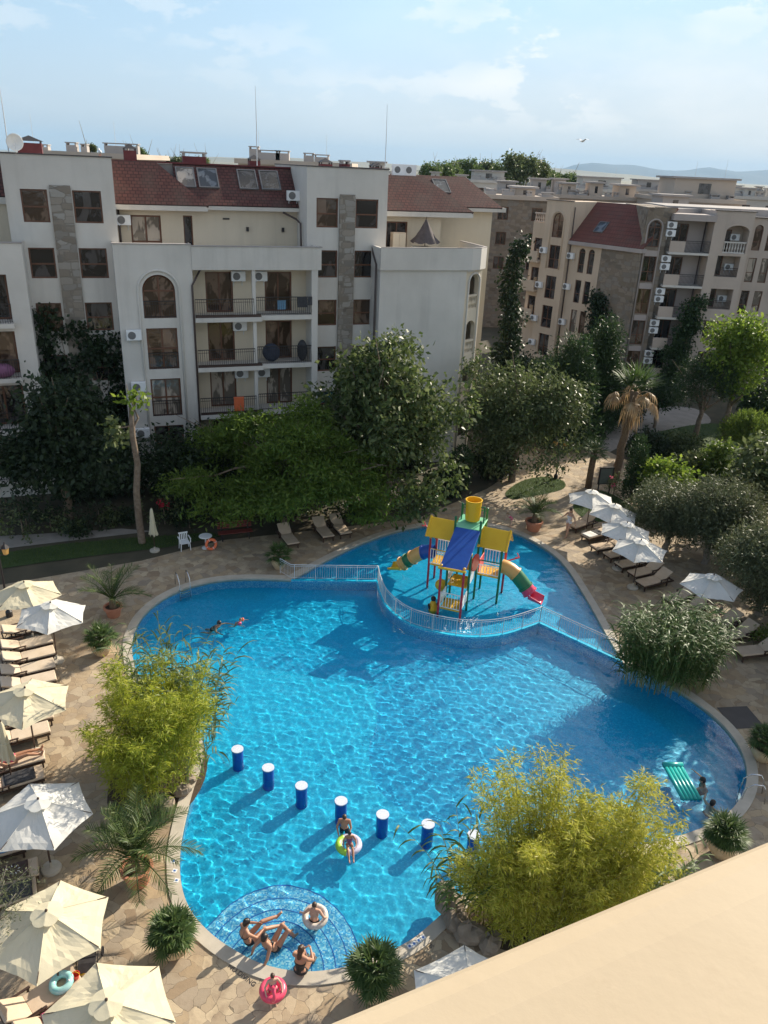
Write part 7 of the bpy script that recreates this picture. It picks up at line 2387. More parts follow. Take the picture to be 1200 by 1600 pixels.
def tube_slide(path, segs, r0=.34):
    """tube slide in coloured segments with collars, then an open end chute"""
    for (i0, i1, m_, col) in segs:
        mb = MB().tube([path[i] for i in range(i0, i1 + 1)], r0, 20, False)
        s_ = mb.build('slide_segment', M[m_], pr_, smooth=True)
        p = Vector(path[i1]); d_ = (Vector(path[i1]) - Vector(path[i1 - 1])).normalized()
        MB().tube([p - d_ * .035, p + d_ * .035], r0 + .035, 20, True).build('collar', M[m_], s_) if col else None


def chute(p0, d, m_, L=.75, r0=.34):
    n = 10; vs = []; fs = []
    p0 = Vector(p0); d = Vector(d); side = Vector((-d.y, d.x, 0)).normalized(); up = Vector((0, 0, 1))
    for k in range(5):
        t = k / 4
        c_ = p0 + d * L * t + up * (-.12 * t)
        for j in range(n + 1):
            a = math.pi * (1 + j / n)
            hh = 1.0 - .35 * t
            vs.append(c_ + side * math.cos(a) * r0 * (1 + .12 * t) + up * (math.sin(a) * r0 * hh + .0))
    for k in range(4):
        for j in range(n): fs.append((k * (n + 1) + j, k * (n + 1) + j + 1, (k + 1) * (n + 1) + j + 1, (k + 1) * (n + 1) + j))
    mb = MB(); mb.add(vs, fs); mb.build('slide_end', M[m_], pr_, smooth=True, solid=.03)


pR = [(2.15, 2.87, 1.5), (2.35, 2.87, 1.48), (2.6, 2.86, 1.40), (2.85, 2.86, 1.24), (3.1, 2.85, 1.0), (3.4, 2.84, .68), (3.62, 2.83, .46)]
tube_slide(pR, [(0, 3, 'p_tan', True), (3, 5, 'p_green', True), (5, 6, 'p_pink', True)])
chute(pR[-1], (.86, -.05, -.12), 'p_pink')
pL = [(-1.2, 2.87, 1.5), (-1.45, 2.87, 1.48), (-1.75, 2.88, 1.36), (-2.0, 2.88, 1.18), (-2.28, 2.9, .94), (-2.55, 2.92, .70), (-2.8, 2.94, .46)]
tube_slide(pL, [(0, 2, 'p_blue', True), (2, 4, 'p_tan', True), (4, 5, 'p_green', True), (5, 6, 'p_tan', True)])
chute(pL[-1], (-.86, .03, -.12), 'p_yellow')
for (a, b_) in (((-1.25, 3.4, 1.9), (-2.0, 3.9, 2.3)), ((-1.25, 3.4, .9), (-2.3, 3.6, .9)), ((2.2, 3.4, 1.5), (2.8, 3.7, 1.7))):
    MB().tube([a, b_], .035, 8).tube([b_, (b_[0] - .15, b_[1] + .18, b_[2] + .12)], .03, 6).tube([b_, (b_[0] - .15, b_[1] - .18, b_[2] + .05)], .03, 6).build('spray_arm', M['p_red'], pr_)
MB().tube([(1.1, 2.25, 1.9), (2.2, 2.3, 1.9)], .03, 8).build('cross_bar', M['p_green'], pr_)
MB().tube([(-1.25, 2.3, 1.95), (-.1, 2.25, 1.95)], .03, 8).build('cross_bar', M['p_yellow'], pr_)
for o in pr_.children: o.cycles.is_caustics_receiver = True
# little yellow spring seat
p = G(676, 953, -.1)
r = empty('spray_toy', (p.x, p.y, KID), R(20), 'small yellow spray figure with a black head in front of the playground', 'water toy')
MB().lathe([(.17, 0), (.2, .2), (.2, .5), (.13, .72), (.06, .8)], 18).build('body', M['p_yellow'], r, smooth=True)
MB().ellipsoid((0, 0, .9), (.12, .12, .13), 14, 9).tube([(0, -.1, .9), (0, -.2, .88)], [.04, .01], 8).build('head', M['black_cloth'], r, smooth=True)
for s in (-1, 1): MB().ellipsoid((s * .19, -.02, .5), (.05, .1, .2), 10, 7, Matrix.Rotation(s * .25, 3, 'Y')).build('wing', M['black_cloth'], r, smooth=True)

# ------------------------------------------------------------------ the parapet of the viewer's own balcony
_t = NT('ledge_plaster')
_c = _t.ramp(_t.noise(3.0, 9, 0.62), [(0.3, (0.46, 0.36, 0.235)), (0.7, (0.54, 0.435, 0.295))])
_s = _t.ramp(_t.noise(9.0, 7, 0.7), [(0.58, (0, 0, 0)), (0.75, (1, 1, 1))])
_c = _t.mix(_t.math('MULTIPLY', _s, 0.35), _c, (0.30, 0.20, 0.11))
_t.color(_c); _t.rough(0.72); _t.bump(_t.noise(90, 5, 0.6), 0.06, 0.004)
M['ledge'] = _t.m
zl = CAM_H - 0.42
e0, e1 = G(520, 1601, zl), G(1200, 1318, zl)
d_ = (e1 - e0).normalized()
nrm = Vector((d_.y, -d_.x, 0))
a0 = e0 - d_ * 3; a1 = e1 + d_ * 3
prof = [(-.012, -1.0), (-.012, -.03), (-.009, -.014), (-.001, -.004), (.010, 0.0), (.03, .002), (.38, .008), (.40, -.06), (.40, -1.0)]
vs = []; fs = []
for p in (a0, a1):
    for (o_, z) in prof: vs.append(p + nrm * o_ + Vector((0, 0, z)))
k = len(prof)
for i in range(k - 1): fs.append((i, i + 1, k + i + 1, k + i))
fs += [tuple(range(k - 1, -1, -1)), tuple(range(k, 2 * k))]
mb = MB(); mb.add(vs, fs)
lg = mb.build('balcony_parapet', M['ledge'], None)
tag(lg, 'cream plastered balcony parapet across the lower right corner', 'parapet')
mb = MB(); rr = random.Random(9)
for i in range(60):
    t = rr.uniform(.25, .75); o_ = rr.uniform(.08, .36)
    p = a0.lerp(a1, t) + nrm * o_ + Vector((0, 0, .001 + .008 * (o_ - .05) / .33 + .0015))
    s_ = rr.choice((.0007, .0010, .0014, .0028)); mb.ellipsoid(p, (s_, s_ * rr.uniform(.6, 1.4), s_ * .35), 7, 4)
mb.build('grit', M['bark'], lg)
tag(lg.children[-1], kind='stuff')
# ------------------------------------------------------------------ the town beyond
M['far_white'] = mat('far_plaster_white', (0.44, 0.42, 0.39), (0.52, 0.50, 0.46), 0.2, 0.9)
M['far_tan'] = mat('far_plaster_tan', (0.44, 0.37, 0.30), (0.52, 0.44, 0.37), 0.2, 0.9)
M['far_grey'] = mat('far_plaster_grey', (0.36, 0.33, 0.31), (0.43, 0.40, 0.38), 0.2, 0.9)


def block(pxl, pxr, ytop, Y, depth, mt, label, pent=(), chim=(), wins=True, rz=0.0, base=0.0, stone=False):
    """flat-roofed block; its top edge lies on the photograph's line between (pxl, ytop) and (pxr, ytop2)"""
    a = AT(pxl, ytop[0], Y); b = AT(pxr, ytop[1], Y)
    z = (a.z + b.z) / 2; w = b.x - a.x
    r = empty('apartment_building', (a.x, Y, 0), rz, label, 'building')
    mb = MB()
    ops = []
    if wins:
        n = max(2, int(w / 3.4))
        for k in range(n):
            xc = w * (k + .5) / n
            for f in range(3): ops.append((xc - .65, xc + .65, z - 2.6 - 2.9 * f, z - 1.1 - 2.9 * f))
    wall(mb, 0, w, 0, z - .25, 0, ops, .25)
    mb.quad((0, 0, 0), (0, 0, z - .25), (0, depth, z - .25), (0, depth, 0)); mb.quad((w, 0, 0), (w, depth, 0), (w, depth, z - .25), (w, 0, z - .25)); mb.box(.05, w - .05, .4, depth, 0, z - .3)
    mb.build('wall', M['stone_brown' if stone else mt], r)
    rf = MB().box(-.35, w + .35, -.35, depth + .3, z - .249, z - .02)
    rf.box(-.35, w + .35, -.35, -.1, z - .018, z + .22); rf.box(-.35, -.1, -.1, depth, z - .018, z + .22); rf.box(w + .1, w + .35, -.1, depth, z - .018, z + .22)
    rfo = rf.build('roof', M[mt], r)
    for o in ops:
        window(r, o[0], o[1], o[2], o[3], .12, mull=(.5,), trans=(), w=.08, pane='glass')
    for (x0, x1, y0, y1, h) in pent:
        p = MB().box(x0 * w, x1 * w, y0, y1, z - .019, z + h).build('penthouse', M[mt], r)
        MB().box(x0 * w - .4, x1 * w + .4, y0 - .4, y1 + .4, z + h + .001, z + h + .22).build('roof_slab', M['roof_felt'], p)
        MB().box((x0 * .6 + x1 * .4) * w, (x0 * .4 + x1 * .6) * w, y0 - .03, y0 - .002, z + h * .3, z + h * .8).build('pane', M['glass'], p)
    for (x, y, cw, h) in chim:
        chimney(r, x * w, y, z + .0, cw, .7, h, 'flat', 'far_grey')
    return r


def pents(n, rr, dep): return [(t, t + rr.uniform(.12, .2), rr.uniform(1, 2), rr.uniform(4, 6), rr.uniform(.9, 2.0)) for t in [(k + rr.uniform(.1, .4)) / n for k in range(n)]]
def chims(n, rr): return [((k + rr.uniform(.2, .8)) / n, rr.uniform(.6, 3), rr.uniform(.6, 1.6), rr.uniform(.35, .8)) for k in range(n)]


rr = random.Random(21)
block(762, 868, (304, 314), 102, 14, 'far_tan', 'stone-faced flat-roofed block between the ivy column and the tan block', [(.45, .75, 3, 8, 1.0)], chims(4, rr), stone=True)
block(738, 792, (283, 284), 150, 12, 'far_white', 'pale block with a white penthouse right of the small red roof', [(.05, .95, 2, 7, 1.6)], chims(3, rr))
block(775, 905, (300, 303), 128, 14, 'far_grey', 'grey flat roof dotted with vents below the big far tree', pents(3, rr, 8), chims(7, rr))
block(868, 1010, (306, 312), 118, 16, 'far_tan', 'long tan block behind the red roof slope of the tan building', pents(3, rr, 8), chims(8, rr))
block(905, 980, (296, 299), 165, 12, 'far_white', 'far block with a wide box penthouse below the left end of the blue hills', [(.1, .9, 2, 8, 2.2)], chims(3, rr))
block(985, 1040, (296, 299), 185, 12, 'far_grey', 'far grey block with a small dark penthouse below the middle of the hills', [(.25, .9, 2, 7, 2.0)], chims(3, rr))
block(1045, 1160, (309, 318), 104, 14, 'far_tan', 'tan block with a broad cream penthouse under brown eaves', [(.10, .93, 1.5, 8, 2.4)], chims(4, rr))
block(1010, 1260, (330, 346), 98, 5, 'far_grey', 'long low roof directly behind the tan block tower', pents(2, rr, 4)[:1], chims(9, rr), wins=False)
block(1150, 1260, (308, 313), 140, 14, 'far_white', 'white block reaching out of the right edge below the hills', pents(2, rr, 8), chims(4, rr))
block(1090, 1180, (299, 303), 210, 14, 'far_white', 'very far pale block just under the right-hand hills', pents(2, rr, 8), chims(4, rr))
block(840, 905, (291, 294), 230, 14, 'far_white', 'very far pale block at the foot of the far tree row', pents(2, rr, 8), chims(4, rr))
block(1035, 1090, (296, 299), 260, 14, 'far_grey', 'very far grey block between two pale ones under the hills', pents(2, rr, 8), chims(3, rr))
block(668, 745, (285, 288), 175, 14, 'far_white', 'far white block behind the end block air conditioners', pents(2, rr, 8), chims(4, rr))
block(38, 206, (236, 246), 82, 12, 'far_tan', 'flat-topped block peeping over the left stair tower, with square chimneys', [], [(.38, 2, 1.0, .8), (.5, 2, .6, .7), (.8, 2, 2.2, .9), (.97, 2, .9, .9), (.12, 2, .8, .5)], wins=False)
block(372, 545, (249, 261), 88, 12, 'far_tan', 'flat-topped block peeping over the ridge beside the right stair tower', [], [(.12, 2, 1.0, 1.2), (.26, 2, 2.2, .9), (.38, 2, 1.4, .9), (.62, 2, 1.0, .8), (.74, 2, 1.5, .7)], wins=False)
block(560, 640, (268, 271), 120, 12, 'far_white', 'pale roof low behind the right stair tower with dark water tanks', [(.2, .5, 2, 4, 1.2)], chims(3, rr), wins=False)
for (x, y0, y1, Y, lab) in ((54, 236, 178, 82, 'thin antenna far left behind the white satellite dish'), (182, 240, 190, 82, 'thin antenna behind the red roof at the left'), (405, 250, 205, 88, 'short thin antenna left of the tall mast'),
                            (510, 262, 210, 88, 'thin antenna over the right stair tower'), (1084, 287, 252, 104, 'thin antenna on the cream penthouse'), (1130, 290, 250, 104, 'leaning thin antenna on the right end of the cream penthouse'), (960, 285, 262, 165, 'thin antenna under the left end of the hills')):
    a = AT(x, y0, Y + 3); b = AT(x, y1, Y + 3)
    r = empty('antenna_mast', (a.x, a.y, a.z - 1.2), 0, lab, 'antenna'); MB().tube([(0, 0, 0), (0, 0, b.z - a.z + 1.2)], [.03, .012], 5).build('mast', M['galv'], r)

for k in range(14):
    x0 = 775 + k * 31 + rr.uniform(-6, 6); Y = rr.uniform(270, 430)
    y0 = 281 + (x0 - 775) * .045 + rr.uniform(-1.5, 5)
    o = block(x0, x0 + rr.uniform(22, 40), (y0, y0 + 1.5), Y, 14, rr.choice(['far_white', 'far_tan', 'far_grey', 'far_white']), 'small hazy flat-roofed block in the farthest row below the hills', pents(1, rr, 8), chims(3, rr), wins=k % 2 == 0)
    o['group'] = 'hazy blocks in the farthest row'

# far trees
for (x, yt, yb, Y, w, lab, mt_, sd) in ((672, 256, 282, 190, 7, 'far green tree at the left end of the tree row', 'far', 301), (690, 252, 282, 195, 8, 'far green tree second in the row, above the skylight', 'far', 302), (712, 250, 282, 200, 8, 'far green tree third in the row behind the small red roof', 'far', 303),
                                        (735, 248, 282, 205, 9, 'far green tree fourth in the row behind the small red roof', 'far', 304), (760, 249, 283, 210, 9, 'far tree just left of the tallest far tree', 'mid', 305), (817, 240, 290, 190, 12, 'tallest far tree, dark and round, above the flat roofs', 'mid', 306), (842, 252, 290, 195, 8, 'dark far tree touching the tallest one on its right', 'mid', 307),
                                        (858, 262, 290, 210, 7, 'light green far tree right of the dark pair', 'far', 308), (880, 266, 290, 215, 6, 'light green far tree at the right end of the row', 'far', 309), (895, 268, 290, 220, 5, 'small light green far tree ending the row below the hills', 'far', 310), (784, 254, 285, 205, 8, 'far green tree squeezed between the row and the tallest one', 'far', 311),
                                        (216, 231, 250, 130, 4, 'far tree behind the red roof at the left, beside a square chimney', 'far', 312), (285, 244, 262, 150, 5, 'far tree over the ridge above the skylights', 'mid', 313), (262, 246, 262, 150, 4, 'far tree left of the flat red chimney', 'far', 314), (138, 224, 240, 130, 3, 'small far tree above the left stair tower', 'mid', 315), (312, 245, 262, 155, 4, 'far tree just left of the flat red chimney', 'far', 316)):
    t_ = AT(x, yt, Y); P = Vector((t_.x, Y, 0)); H = t_.z
    lo = AT(x, yb, Y).z
    hh = (H - lo)
    tree('far_tree', lab, 'tree', P, ellip(vr, 11, w * .42, w * .3, hh * .42, H - hh * .5, min(w, hh) * .26), mt_, 330, 13, w * .045, w * .055, w * .035, 0.3, 0.6, sd, limbs=5)
tag(ground, kind='structure')

# open country, the bay and the far hills
M['fields'] = mat('far_fields', (0.14, 0.13, 0.08), (0.25, 0.22, 0.14), 0.0012, 0.95)
M['sea'] = mat('sea_water', (0.10, 0.22, 0.32), (0.13, 0.27, 0.37), 0.001, 0.25)
M['hill'] = mat('hill_scrub', (0.02, 0.03, 0.028), (0.04, 0.046, 0.036), 0.0009, 0.95)
tag(sheet('field', [(-40000, 420), (40000, 420), (40000, 55000), (-40000, 55000)], .4, M['fields']), kind='structure')
tag(sheet('sea', [(700, 900), (5000, 900), (9000, 4200), (3400, 3900), (1500, 2300)], .9, M['sea']), kind='structure')


def ridge(name, pts, Y, depth, mt, zb=-5):
    """range of hills from photograph skyline points, with depth behind them"""
    nr_ = np.random.RandomState(int(Y))
    P = [AT(x, y, Y) for x, y in pts]
    xs_ = np.linspace(P[0].x, P[-1].x, 140)
    zs_ = np.interp(xs_, [p.x for p in P], [p.z for p in P])
    zs_ = zs_ + sum(np.sin(xs_ / (Y * .02 / k) + k * 2.1) * (zs_ - zb) * .03 / k for k in (1, 2, 3.3, 5.1))
    rows = []
    for t, hh in ((0, 0), (.18, .22), (.36, .5), (.5, .8), (.62, 1.0), (.8, .75), (1, 0)):
        rows.append(np.column_stack([xs_ * (1 + .0 * t), Y + depth * (t - .62) + 0 * xs_, zb + (zs_ - zb) * hh * (1 + .05 * np.sin(xs_ / (Y * .013) + 9 * t))]))
    V = np.concatenate(rows); n = 140
    i = np.arange(n - 1)
    F = np.concatenate([np.stack([r_ * n + i, r_ * n + i + 1, (r_ + 1) * n + i + 1, (r_ + 1) * n + i], 1) for r_ in range(6)])
    return tag(np_mesh(name, V, F, M[mt], smooth=True), kind='structure')


ridge('hills', [(700, 268), (820, 272), (870, 268), (897, 258), (925, 254), (960, 257), (990, 259), (1030, 264), (1075, 266), (1110, 263), (1150, 267), (1200, 266), (1300, 270), (1420, 276)], 15000, 5000, 'hill')
ridge('hills', [(-200, 232), (100, 240), (280, 245), (380, 246), (460, 247), (540, 252), (620, 256), (720, 264), (860, 262), (960, 271), (1060, 280), (1120, 284), (1180, 290)], 6500, 2500, 'fields')

# the air: even haze round everything
hz = NT('haze_air')
hz.t.nodes.remove(hz.b)
pv = hz.t.nodes.new('ShaderNodeVolumePrincipled')
pv.inputs['Color'].default_value = (0.46, 0.72, 1.0, 1)
pv.inputs['Density'].default_value = HAZE
pv.inputs['Anisotropy'].default_value = 0.0
hz.t.links.new(pv.outputs[0], hz.out.inputs['Volume'])
hb = MB().box(-24000, 24000, -400, 21000, -7, 420)
haze = hb.build('haze', hz.m, None)
tag(haze, kind='stuff')
# ------------------------------------------------------------------ people
def skin_mat(name, c):
    t = NT(name)
    t.color(t.ramp(t.noise(9, 4), [(0.3, c), (0.7, tuple(x * 1.12 for x in c))]))
    t.rough(0.5)
    t.b.inputs['Subsurface Weight'].default_value = 0.0
    return t.m


M['skin_tan'] = skin_mat('skin_tanned', (0.40, 0.205, 0.125))
M['skin'] = skin_mat('skin_light', (0.50, 0.29, 0.20))
M['skin_pale'] = skin_mat('skin_pale', (0.55, 0.35, 0.26))
M['hair_brown'] = mat('hair_brown', (0.045, 0.022, 0.012), (0.08, 0.04, 0.022), 30, 0.5)
M['hair_dark'] = mat('hair_dark', (0.012, 0.009, 0.008), (0.025, 0.018, 0.015), 30, 0.45)
M['hair_blond'] = mat('hair_blond', (0.22, 0.13, 0.06), (0.32, 0.20, 0.10), 30, 0.5)
M['swim_black'] = mat('swimwear_black', (0.010, 0.010, 0.012), (0.02, 0.02, 0.024), 10, 0.6)
M['swim_pink'] = mat('swimwear_pink', (0.62, 0.06, 0.18), (0.70, 0.10, 0.24), 10, 0.6)
M['swim_white'] = mat('swimwear_white', (0.62, 0.61, 0.62), (0.72, 0.71, 0.72), 10, 0.6)
M['swim_orange'] = mat('swimwear_orange', (0.70, 0.16, 0.06), (0.76, 0.2, 0.08), 10, 0.6)
M['eye'] = mat('eye_dark', (0.02, 0.015, 0.012), None, 3, 0.2)
M['lips'] = mat('lips', (0.42, 0.14, 0.11), None, 3, 0.5)


def limb(mb, a, b, ra, rb, rm=None, n=12):
    a, b = Vector(a), Vector(b)
    rm = rm or (ra + rb) / 2
    k = 8
    rs = []
    for i in range(k + 1):
        t = i / k
        rs.append((1 - t) * (1 - t) * ra + 2 * t * (1 - t) * (2 * rm - (ra + rb) / 2) + t * t * rb)
    mb.tube([a.lerp(b, i / k) for i in range(k + 1)], rs, n)
    mb.ellipsoid(a, (ra,) * 3, 12, 8); mb.ellipsoid(b, (rb,) * 3, 12, 8)


def frame3(z, x):
    z = Vector(z).normalized(); x = Vector(x); x = (x - z * x.dot(z)).normalized(); y = z.cross(x)
    return Matrix((x, y, z)).transposed()


def hand(mb, wr, d, n_, s, side, curl=0.35):
    """palm with four unequal bent fingers and a thumb from its side; d = direction of the fingers, n_ = back of the hand"""
    wr = Vector(wr); Mx = frame3(d, n_)           # x: back of hand, y: across, z: along fingers
    P = lambda x, y, z: wr + Mx @ Vector((x, y, z)) * s
    mb.ellipsoid(P(0, 0, .05), (.016 * s, .042 * s, .055 * s), 12, 8, Mx)
    for i, (y, L) in enumerate(((-.031, .064), (-.011, .076), (.011, .071), (.031, .056))):
        y *= side
        p0 = P(0, y * .9, .085); p1 = P(-.012 * curl / .35, y * 1.12, .085 + L * .5); p2 = P(-.040 * curl / .35, y * 1.15, .085 + L * .92)
        mb.tube([p0, p1, p2], [.0098 * s, .009 * s, .007 * s], 8); mb.ellipsoid(p2, (.007 * s,) * 3, 8, 6)
    p0 = P(0, -.034 * side, .022); p1 = P(-.008, -.062 * side, .05); p2 = P(-.02, -.07 * side, .082)
    mb.tube([p0, p1, p2], [.013 * s, .011 * s, .008 * s], 8); mb.ellipsoid(p2, (.008 * s,) * 3, 8, 6)


def foot(mb, an, d, s):
    an = Vector(an); d = Vector(d).normalized()
    up = Vector((0, 0, 1)); up = (up - d * up.dot(d)).normalized(); side = d.cross(up)
    Mx = Matrix((d, side, up)).transposed()
    mb.ellipsoid(an - up * .035 * s - d * .03 * s, (.045 * s, .034 * s, .036 * s), 10, 7, Mx)
    mb.tube([an - up * .02 * s, an + d * .07 * s - up * .035 * s, an + d * .15 * s - up * .05 * s], [.04 * s, .038 * s, .026 * s], 10, True, 1.2)
    for i in range(5): mb.ellipsoid(an + d * (.175 - .008 * i) * s + side * (-.03 + .016 * i) * s - up * .055 * s, ((.02 - .002 * i) * s, .010 * s, .010 * s), 8, 5, Mx)


def person(label, J, loc, rz, skin='skin', hair='hair_brown', hairlen=0.0, suit=(), s=1.0, female=True, face=(0, 1, 0), lean=None, voxel=None, bun=False, floaties=None):
    """J: joints in metres for a grown figure (x right, y forward, z up); s scales the whole body"""
    V_ = {k: Vector(v) * s for k, v in J.items()}
    mb = MB()
    pel, che, nec, hea = V_['pelvis'], V_['chest'], V_['neck'], V_['head']
    xax = (V_['shR'] - V_['shL']).normalized()
    hx = (V_['hipR'] - V_['hipL']).normalized()
    up = (che - pel).normalized()
    Mc = frame3(up, xax); Mp = frame3(up, hx)
    w = 0.94 if female else 1.06
    # trunk: hips, waist, rib cage, shoulder girdle
    mb.ellipsoid(pel, (.165 * s * (1.04 if female else .96), .115 * s, .125 * s), 18, 12, Mp)
    wa = pel.lerp(che, .5)
    mb.ellipsoid(wa, (.125 * s * w, .092 * s, .17 * s), 18, 12, Mc)
    mb.ellipsoid(che, (.155 * s * w, .108 * s, .165 * s), 18, 12, Mc)
    mb.tube([V_['shL'].lerp(V_['shR'], t) + up * .0 for t in (0, .25, .5, .75, 1)], [.058 * s * w, .07 * s, .078 * s, .07 * s, .058 * s * w], 12)
    mb.tube([pel, wa, che], [.12 * s, .10 * s, .115 * s], 16, True, .78)
    fwd = Mc @ Vector((0, 1, 0))
    if female:
        for sd_ in (-1, 1): mb.ellipsoid(che + fwd * .085 * s + xax * sd_ * .068 * s - up * .02 * s, (.06 * s, .055 * s, .06 * s), 12, 8, Mc)
    mb.tube([che + up * .12 * s, nec, nec.lerp(hea, .45)], [.075 * s, .052 * s, .05 * s], 12)
    f = Vector(face).normalized(); hup = (hea - nec).normalized()
    Mh = frame3(hup, hup.cross(f) * -1 if False else f.cross(hup))       # x right, y forward, z up
    HP = lambda x, y, z: hea + Mh @ Vector((x, y, z)) * s
    fy = 1.0 if (Mh @ Vector((0, 1, 0))).dot(f) > 0 else -1.0
    mb.ellipsoid(HP(0, -.012 * fy, .025), (.076 * s, .096 * s, .092 * s), 16, 12, Mh)
    mb.ellipsoid(HP(0, .022 * fy, -.055), (.056 * s, .066 * s, .066 * s), 14, 10, Mh)
    mb.tube([HP(0, .085 * fy, .015), HP(0, .106 * fy, -.022), HP(0, .088 * fy, -.032)], [.010 * s, .015 * s, .012 * s], 8)
    for sd_ in (-1, 1): mb.ellipsoid(HP(sd_ * .079, -.008 * fy, -.01), (.010 * s, .022 * s, .032 * s), 8, 6, Mh)
    for S_ in ('L', 'R'):
        sg = -1 if S_ == 'L' else 1
        limb(mb, V_['sh' + S_], V_['el' + S_], .056 * s * w, .039 * s, .048 * s)
        limb(mb, V_['el' + S_], V_['wr' + S_], .040 * s, .026 * s, .036 * s)
        ad = (V_['wr' + S_] - V_['el' + S_]).normalized()
        if 'hd' + S_ in V_: ad = V_['hd' + S_].normalized()
        hand(mb, V_['wr' + S_], ad, xax * sg + Vector((0, 0, .3)), s, sg)
        limb(mb, V_['hip' + S_], V_['kn' + S_], .088 * s * (1.04 if female else .98), .054 * s, .076 * s)
        limb(mb, V_['kn' + S_], V_['an' + S_], .054 * s, .036 * s, .054 * s)
        foot(mb, V_['an' + S_], V_.get('ft' + S_, Vector(face)), s)
    o = mb.build('person', M[skin], None, smooth=True)
    md = o.modifiers.new('join', 'REMESH'); md.mode = 'VOXEL'; md.voxel_size = voxel or 0.0105 * max(.6, s); md.use_smooth_shade = True
    sm = o.modifiers.new('soft', 'SMOOTH'); sm.factor = .45; sm.iterations = 3
    o.location = loc; o.rotation_euler = (0, 0, rz)
    tag(o, label, 'person')
    # hair
    hb_ = MB(); hb_.ellipsoid(HP(0, -.022 * fy, .042), (.086 * s, .103 * s, .093 * s), 16, 12, Mh)
    hb_.ellipsoid(HP(0, -.05 * fy, -.01), (.076 * s, .07 * s, .085 * s), 14, 10, Mh)
    if hairlen:
        b0 = HP(0, -.075 * fy, -.03); b1 = nec - fwd * .085 * s * 1.0 - up * hairlen * .35 * s; b2 = b1 - up * hairlen * .65 * s
        hb_.tube([b0, b0.lerp(b1, .6), b1, b2], [.06 * s, .065 * s, .06 * s, .03 * s], 12, True, 1.0)
    if bun: hb_.ellipsoid(HP(0, -.075 * fy, .085), (.045 * s,) * 3, 12, 8)
    # the face stays free: cut what lies in front of it
    hb_o = hb_.build('hair', M[hair], o, smooth=True)
    md = hb_o.modifiers.new('join', 'REMESH'); md.mode = 'VOXEL'; md.voxel_size = .009 * max(.6, s); md.use_smooth_shade = True
    e = MB()
    for sd_ in (-1, 1): e.ellipsoid(HP(sd_ * .031, .083 * fy, .002), (.013 * s, .006 * s, .007 * s), 8, 6, Mh)
    e.build('eyes', M['eye'], o, smooth=True)
    MB().ellipsoid(HP(0, .083 * fy, -.062), (.024 * s, .008 * s, .008 * s), 10, 6, Mh).build('mouth', M['lips'], o, smooth=True)
    for kind, m_ in suit:
        c = MB(); g = 1.075
        if kind in ('brief', 'one', 'shorts'):
            c.ellipsoid(pel, (.165 * s * g * (1.04 if female else .96), .115 * s * g, .095 * s), 18, 12, Mp)
            for S_ in ('L', 'R'):
                hp = V_['hip' + S_]; kn = V_['kn' + S_]
                t_ = .10 if kind != 'shorts' else .45
                limb(c, hp, hp.lerp(kn, t_), .094 * s, (.092 if kind != 'shorts' else .086) * s)
        if kind in ('one', 'tee'):
            c.ellipsoid(wa, (.125 * s * w * g, .092 * s * g, .17 * s), 18, 12, Mc)
            c.ellipsoid(che - up * .03 * s, (.155 * s * w * 1.05, .108 * s * 1.07, .135 * s), 18, 12, Mc)
            c.tube([pel, wa, che], [.128 * s, .108 * s, .12 * s], 16, True, .78)
        if kind == 'top' or (kind == 'one' and female):
            for sd_ in (-1, 1): c.ellipsoid(che + fwd * .088 * s + xax * sd_ * .068 * s - up * .02 * s, (.064 * s, .058 * s, .058 * s), 12, 8, Mc)
        if kind == 'top':
            ring = []
            for i in range(25):
                a = 2 * math.pi * i / 24; ring.append(che + Mc @ Vector((.160 * s * w * math.cos(a), .112 * s * math.sin(a), -.035 * s)))
            c.tube(ring, .014 * s, 6, False)
            for sd_ in (-1, 1): c.tube([che + fwd * .11 * s + xax * sd_ * .07 * s + up * .03 * s, che + xax * sd_ * .085 * s + up * .175 * s, che - fwd * .1 * s + xax * sd_ * .08 * s + up * .05 * s, che - fwd * .11 * s + xax * sd_ * .08 * s - up * .03 * s], .008 * s, 6)
        co = c.build({'brief': 'swim_brief', 'one': 'swimsuit', 'shorts': 'swim_shorts', 'top': 'bikini_top', 'tee': 'shirt'}[kind], M[m_], o, smooth=True)
        md = co.modifiers.new('join', 'REMESH'); md.mode = 'VOXEL'; md.voxel_size = .0085 * max(.6, s); md.use_smooth_shade = True
    for oo in [o] + list(o.children): oo.cycles.is_caustics_receiver = True
    return o


STAND = dict(pelvis=(0, 0, .93), chest=(0, 0, 1.24), neck=(0, -.01, 1.44), head=(0, .015, 1.585), shL=(-.17, 0, 1.38), shR=(.17, 0, 1.38), elL=(-.24, -.02, 1.1), elR=(.24, -.02, 1.1), wrL=(-.27, .06, .86), wrR=(.27, .06, .86),
             hipL=(-.09, 0, .88), hipR=(.09, 0, .88), knL=(-.10, .02, .48), knR=(.10, .02, .48), anL=(-.10, 0, .075), anR=(.10, 0, .075))


def pose(base=STAND, **kw):
    d = dict(base); d.update(kw); return d


def look(a, b): return math.atan2((b - a).y, (b - a).x) - math.pi / 2


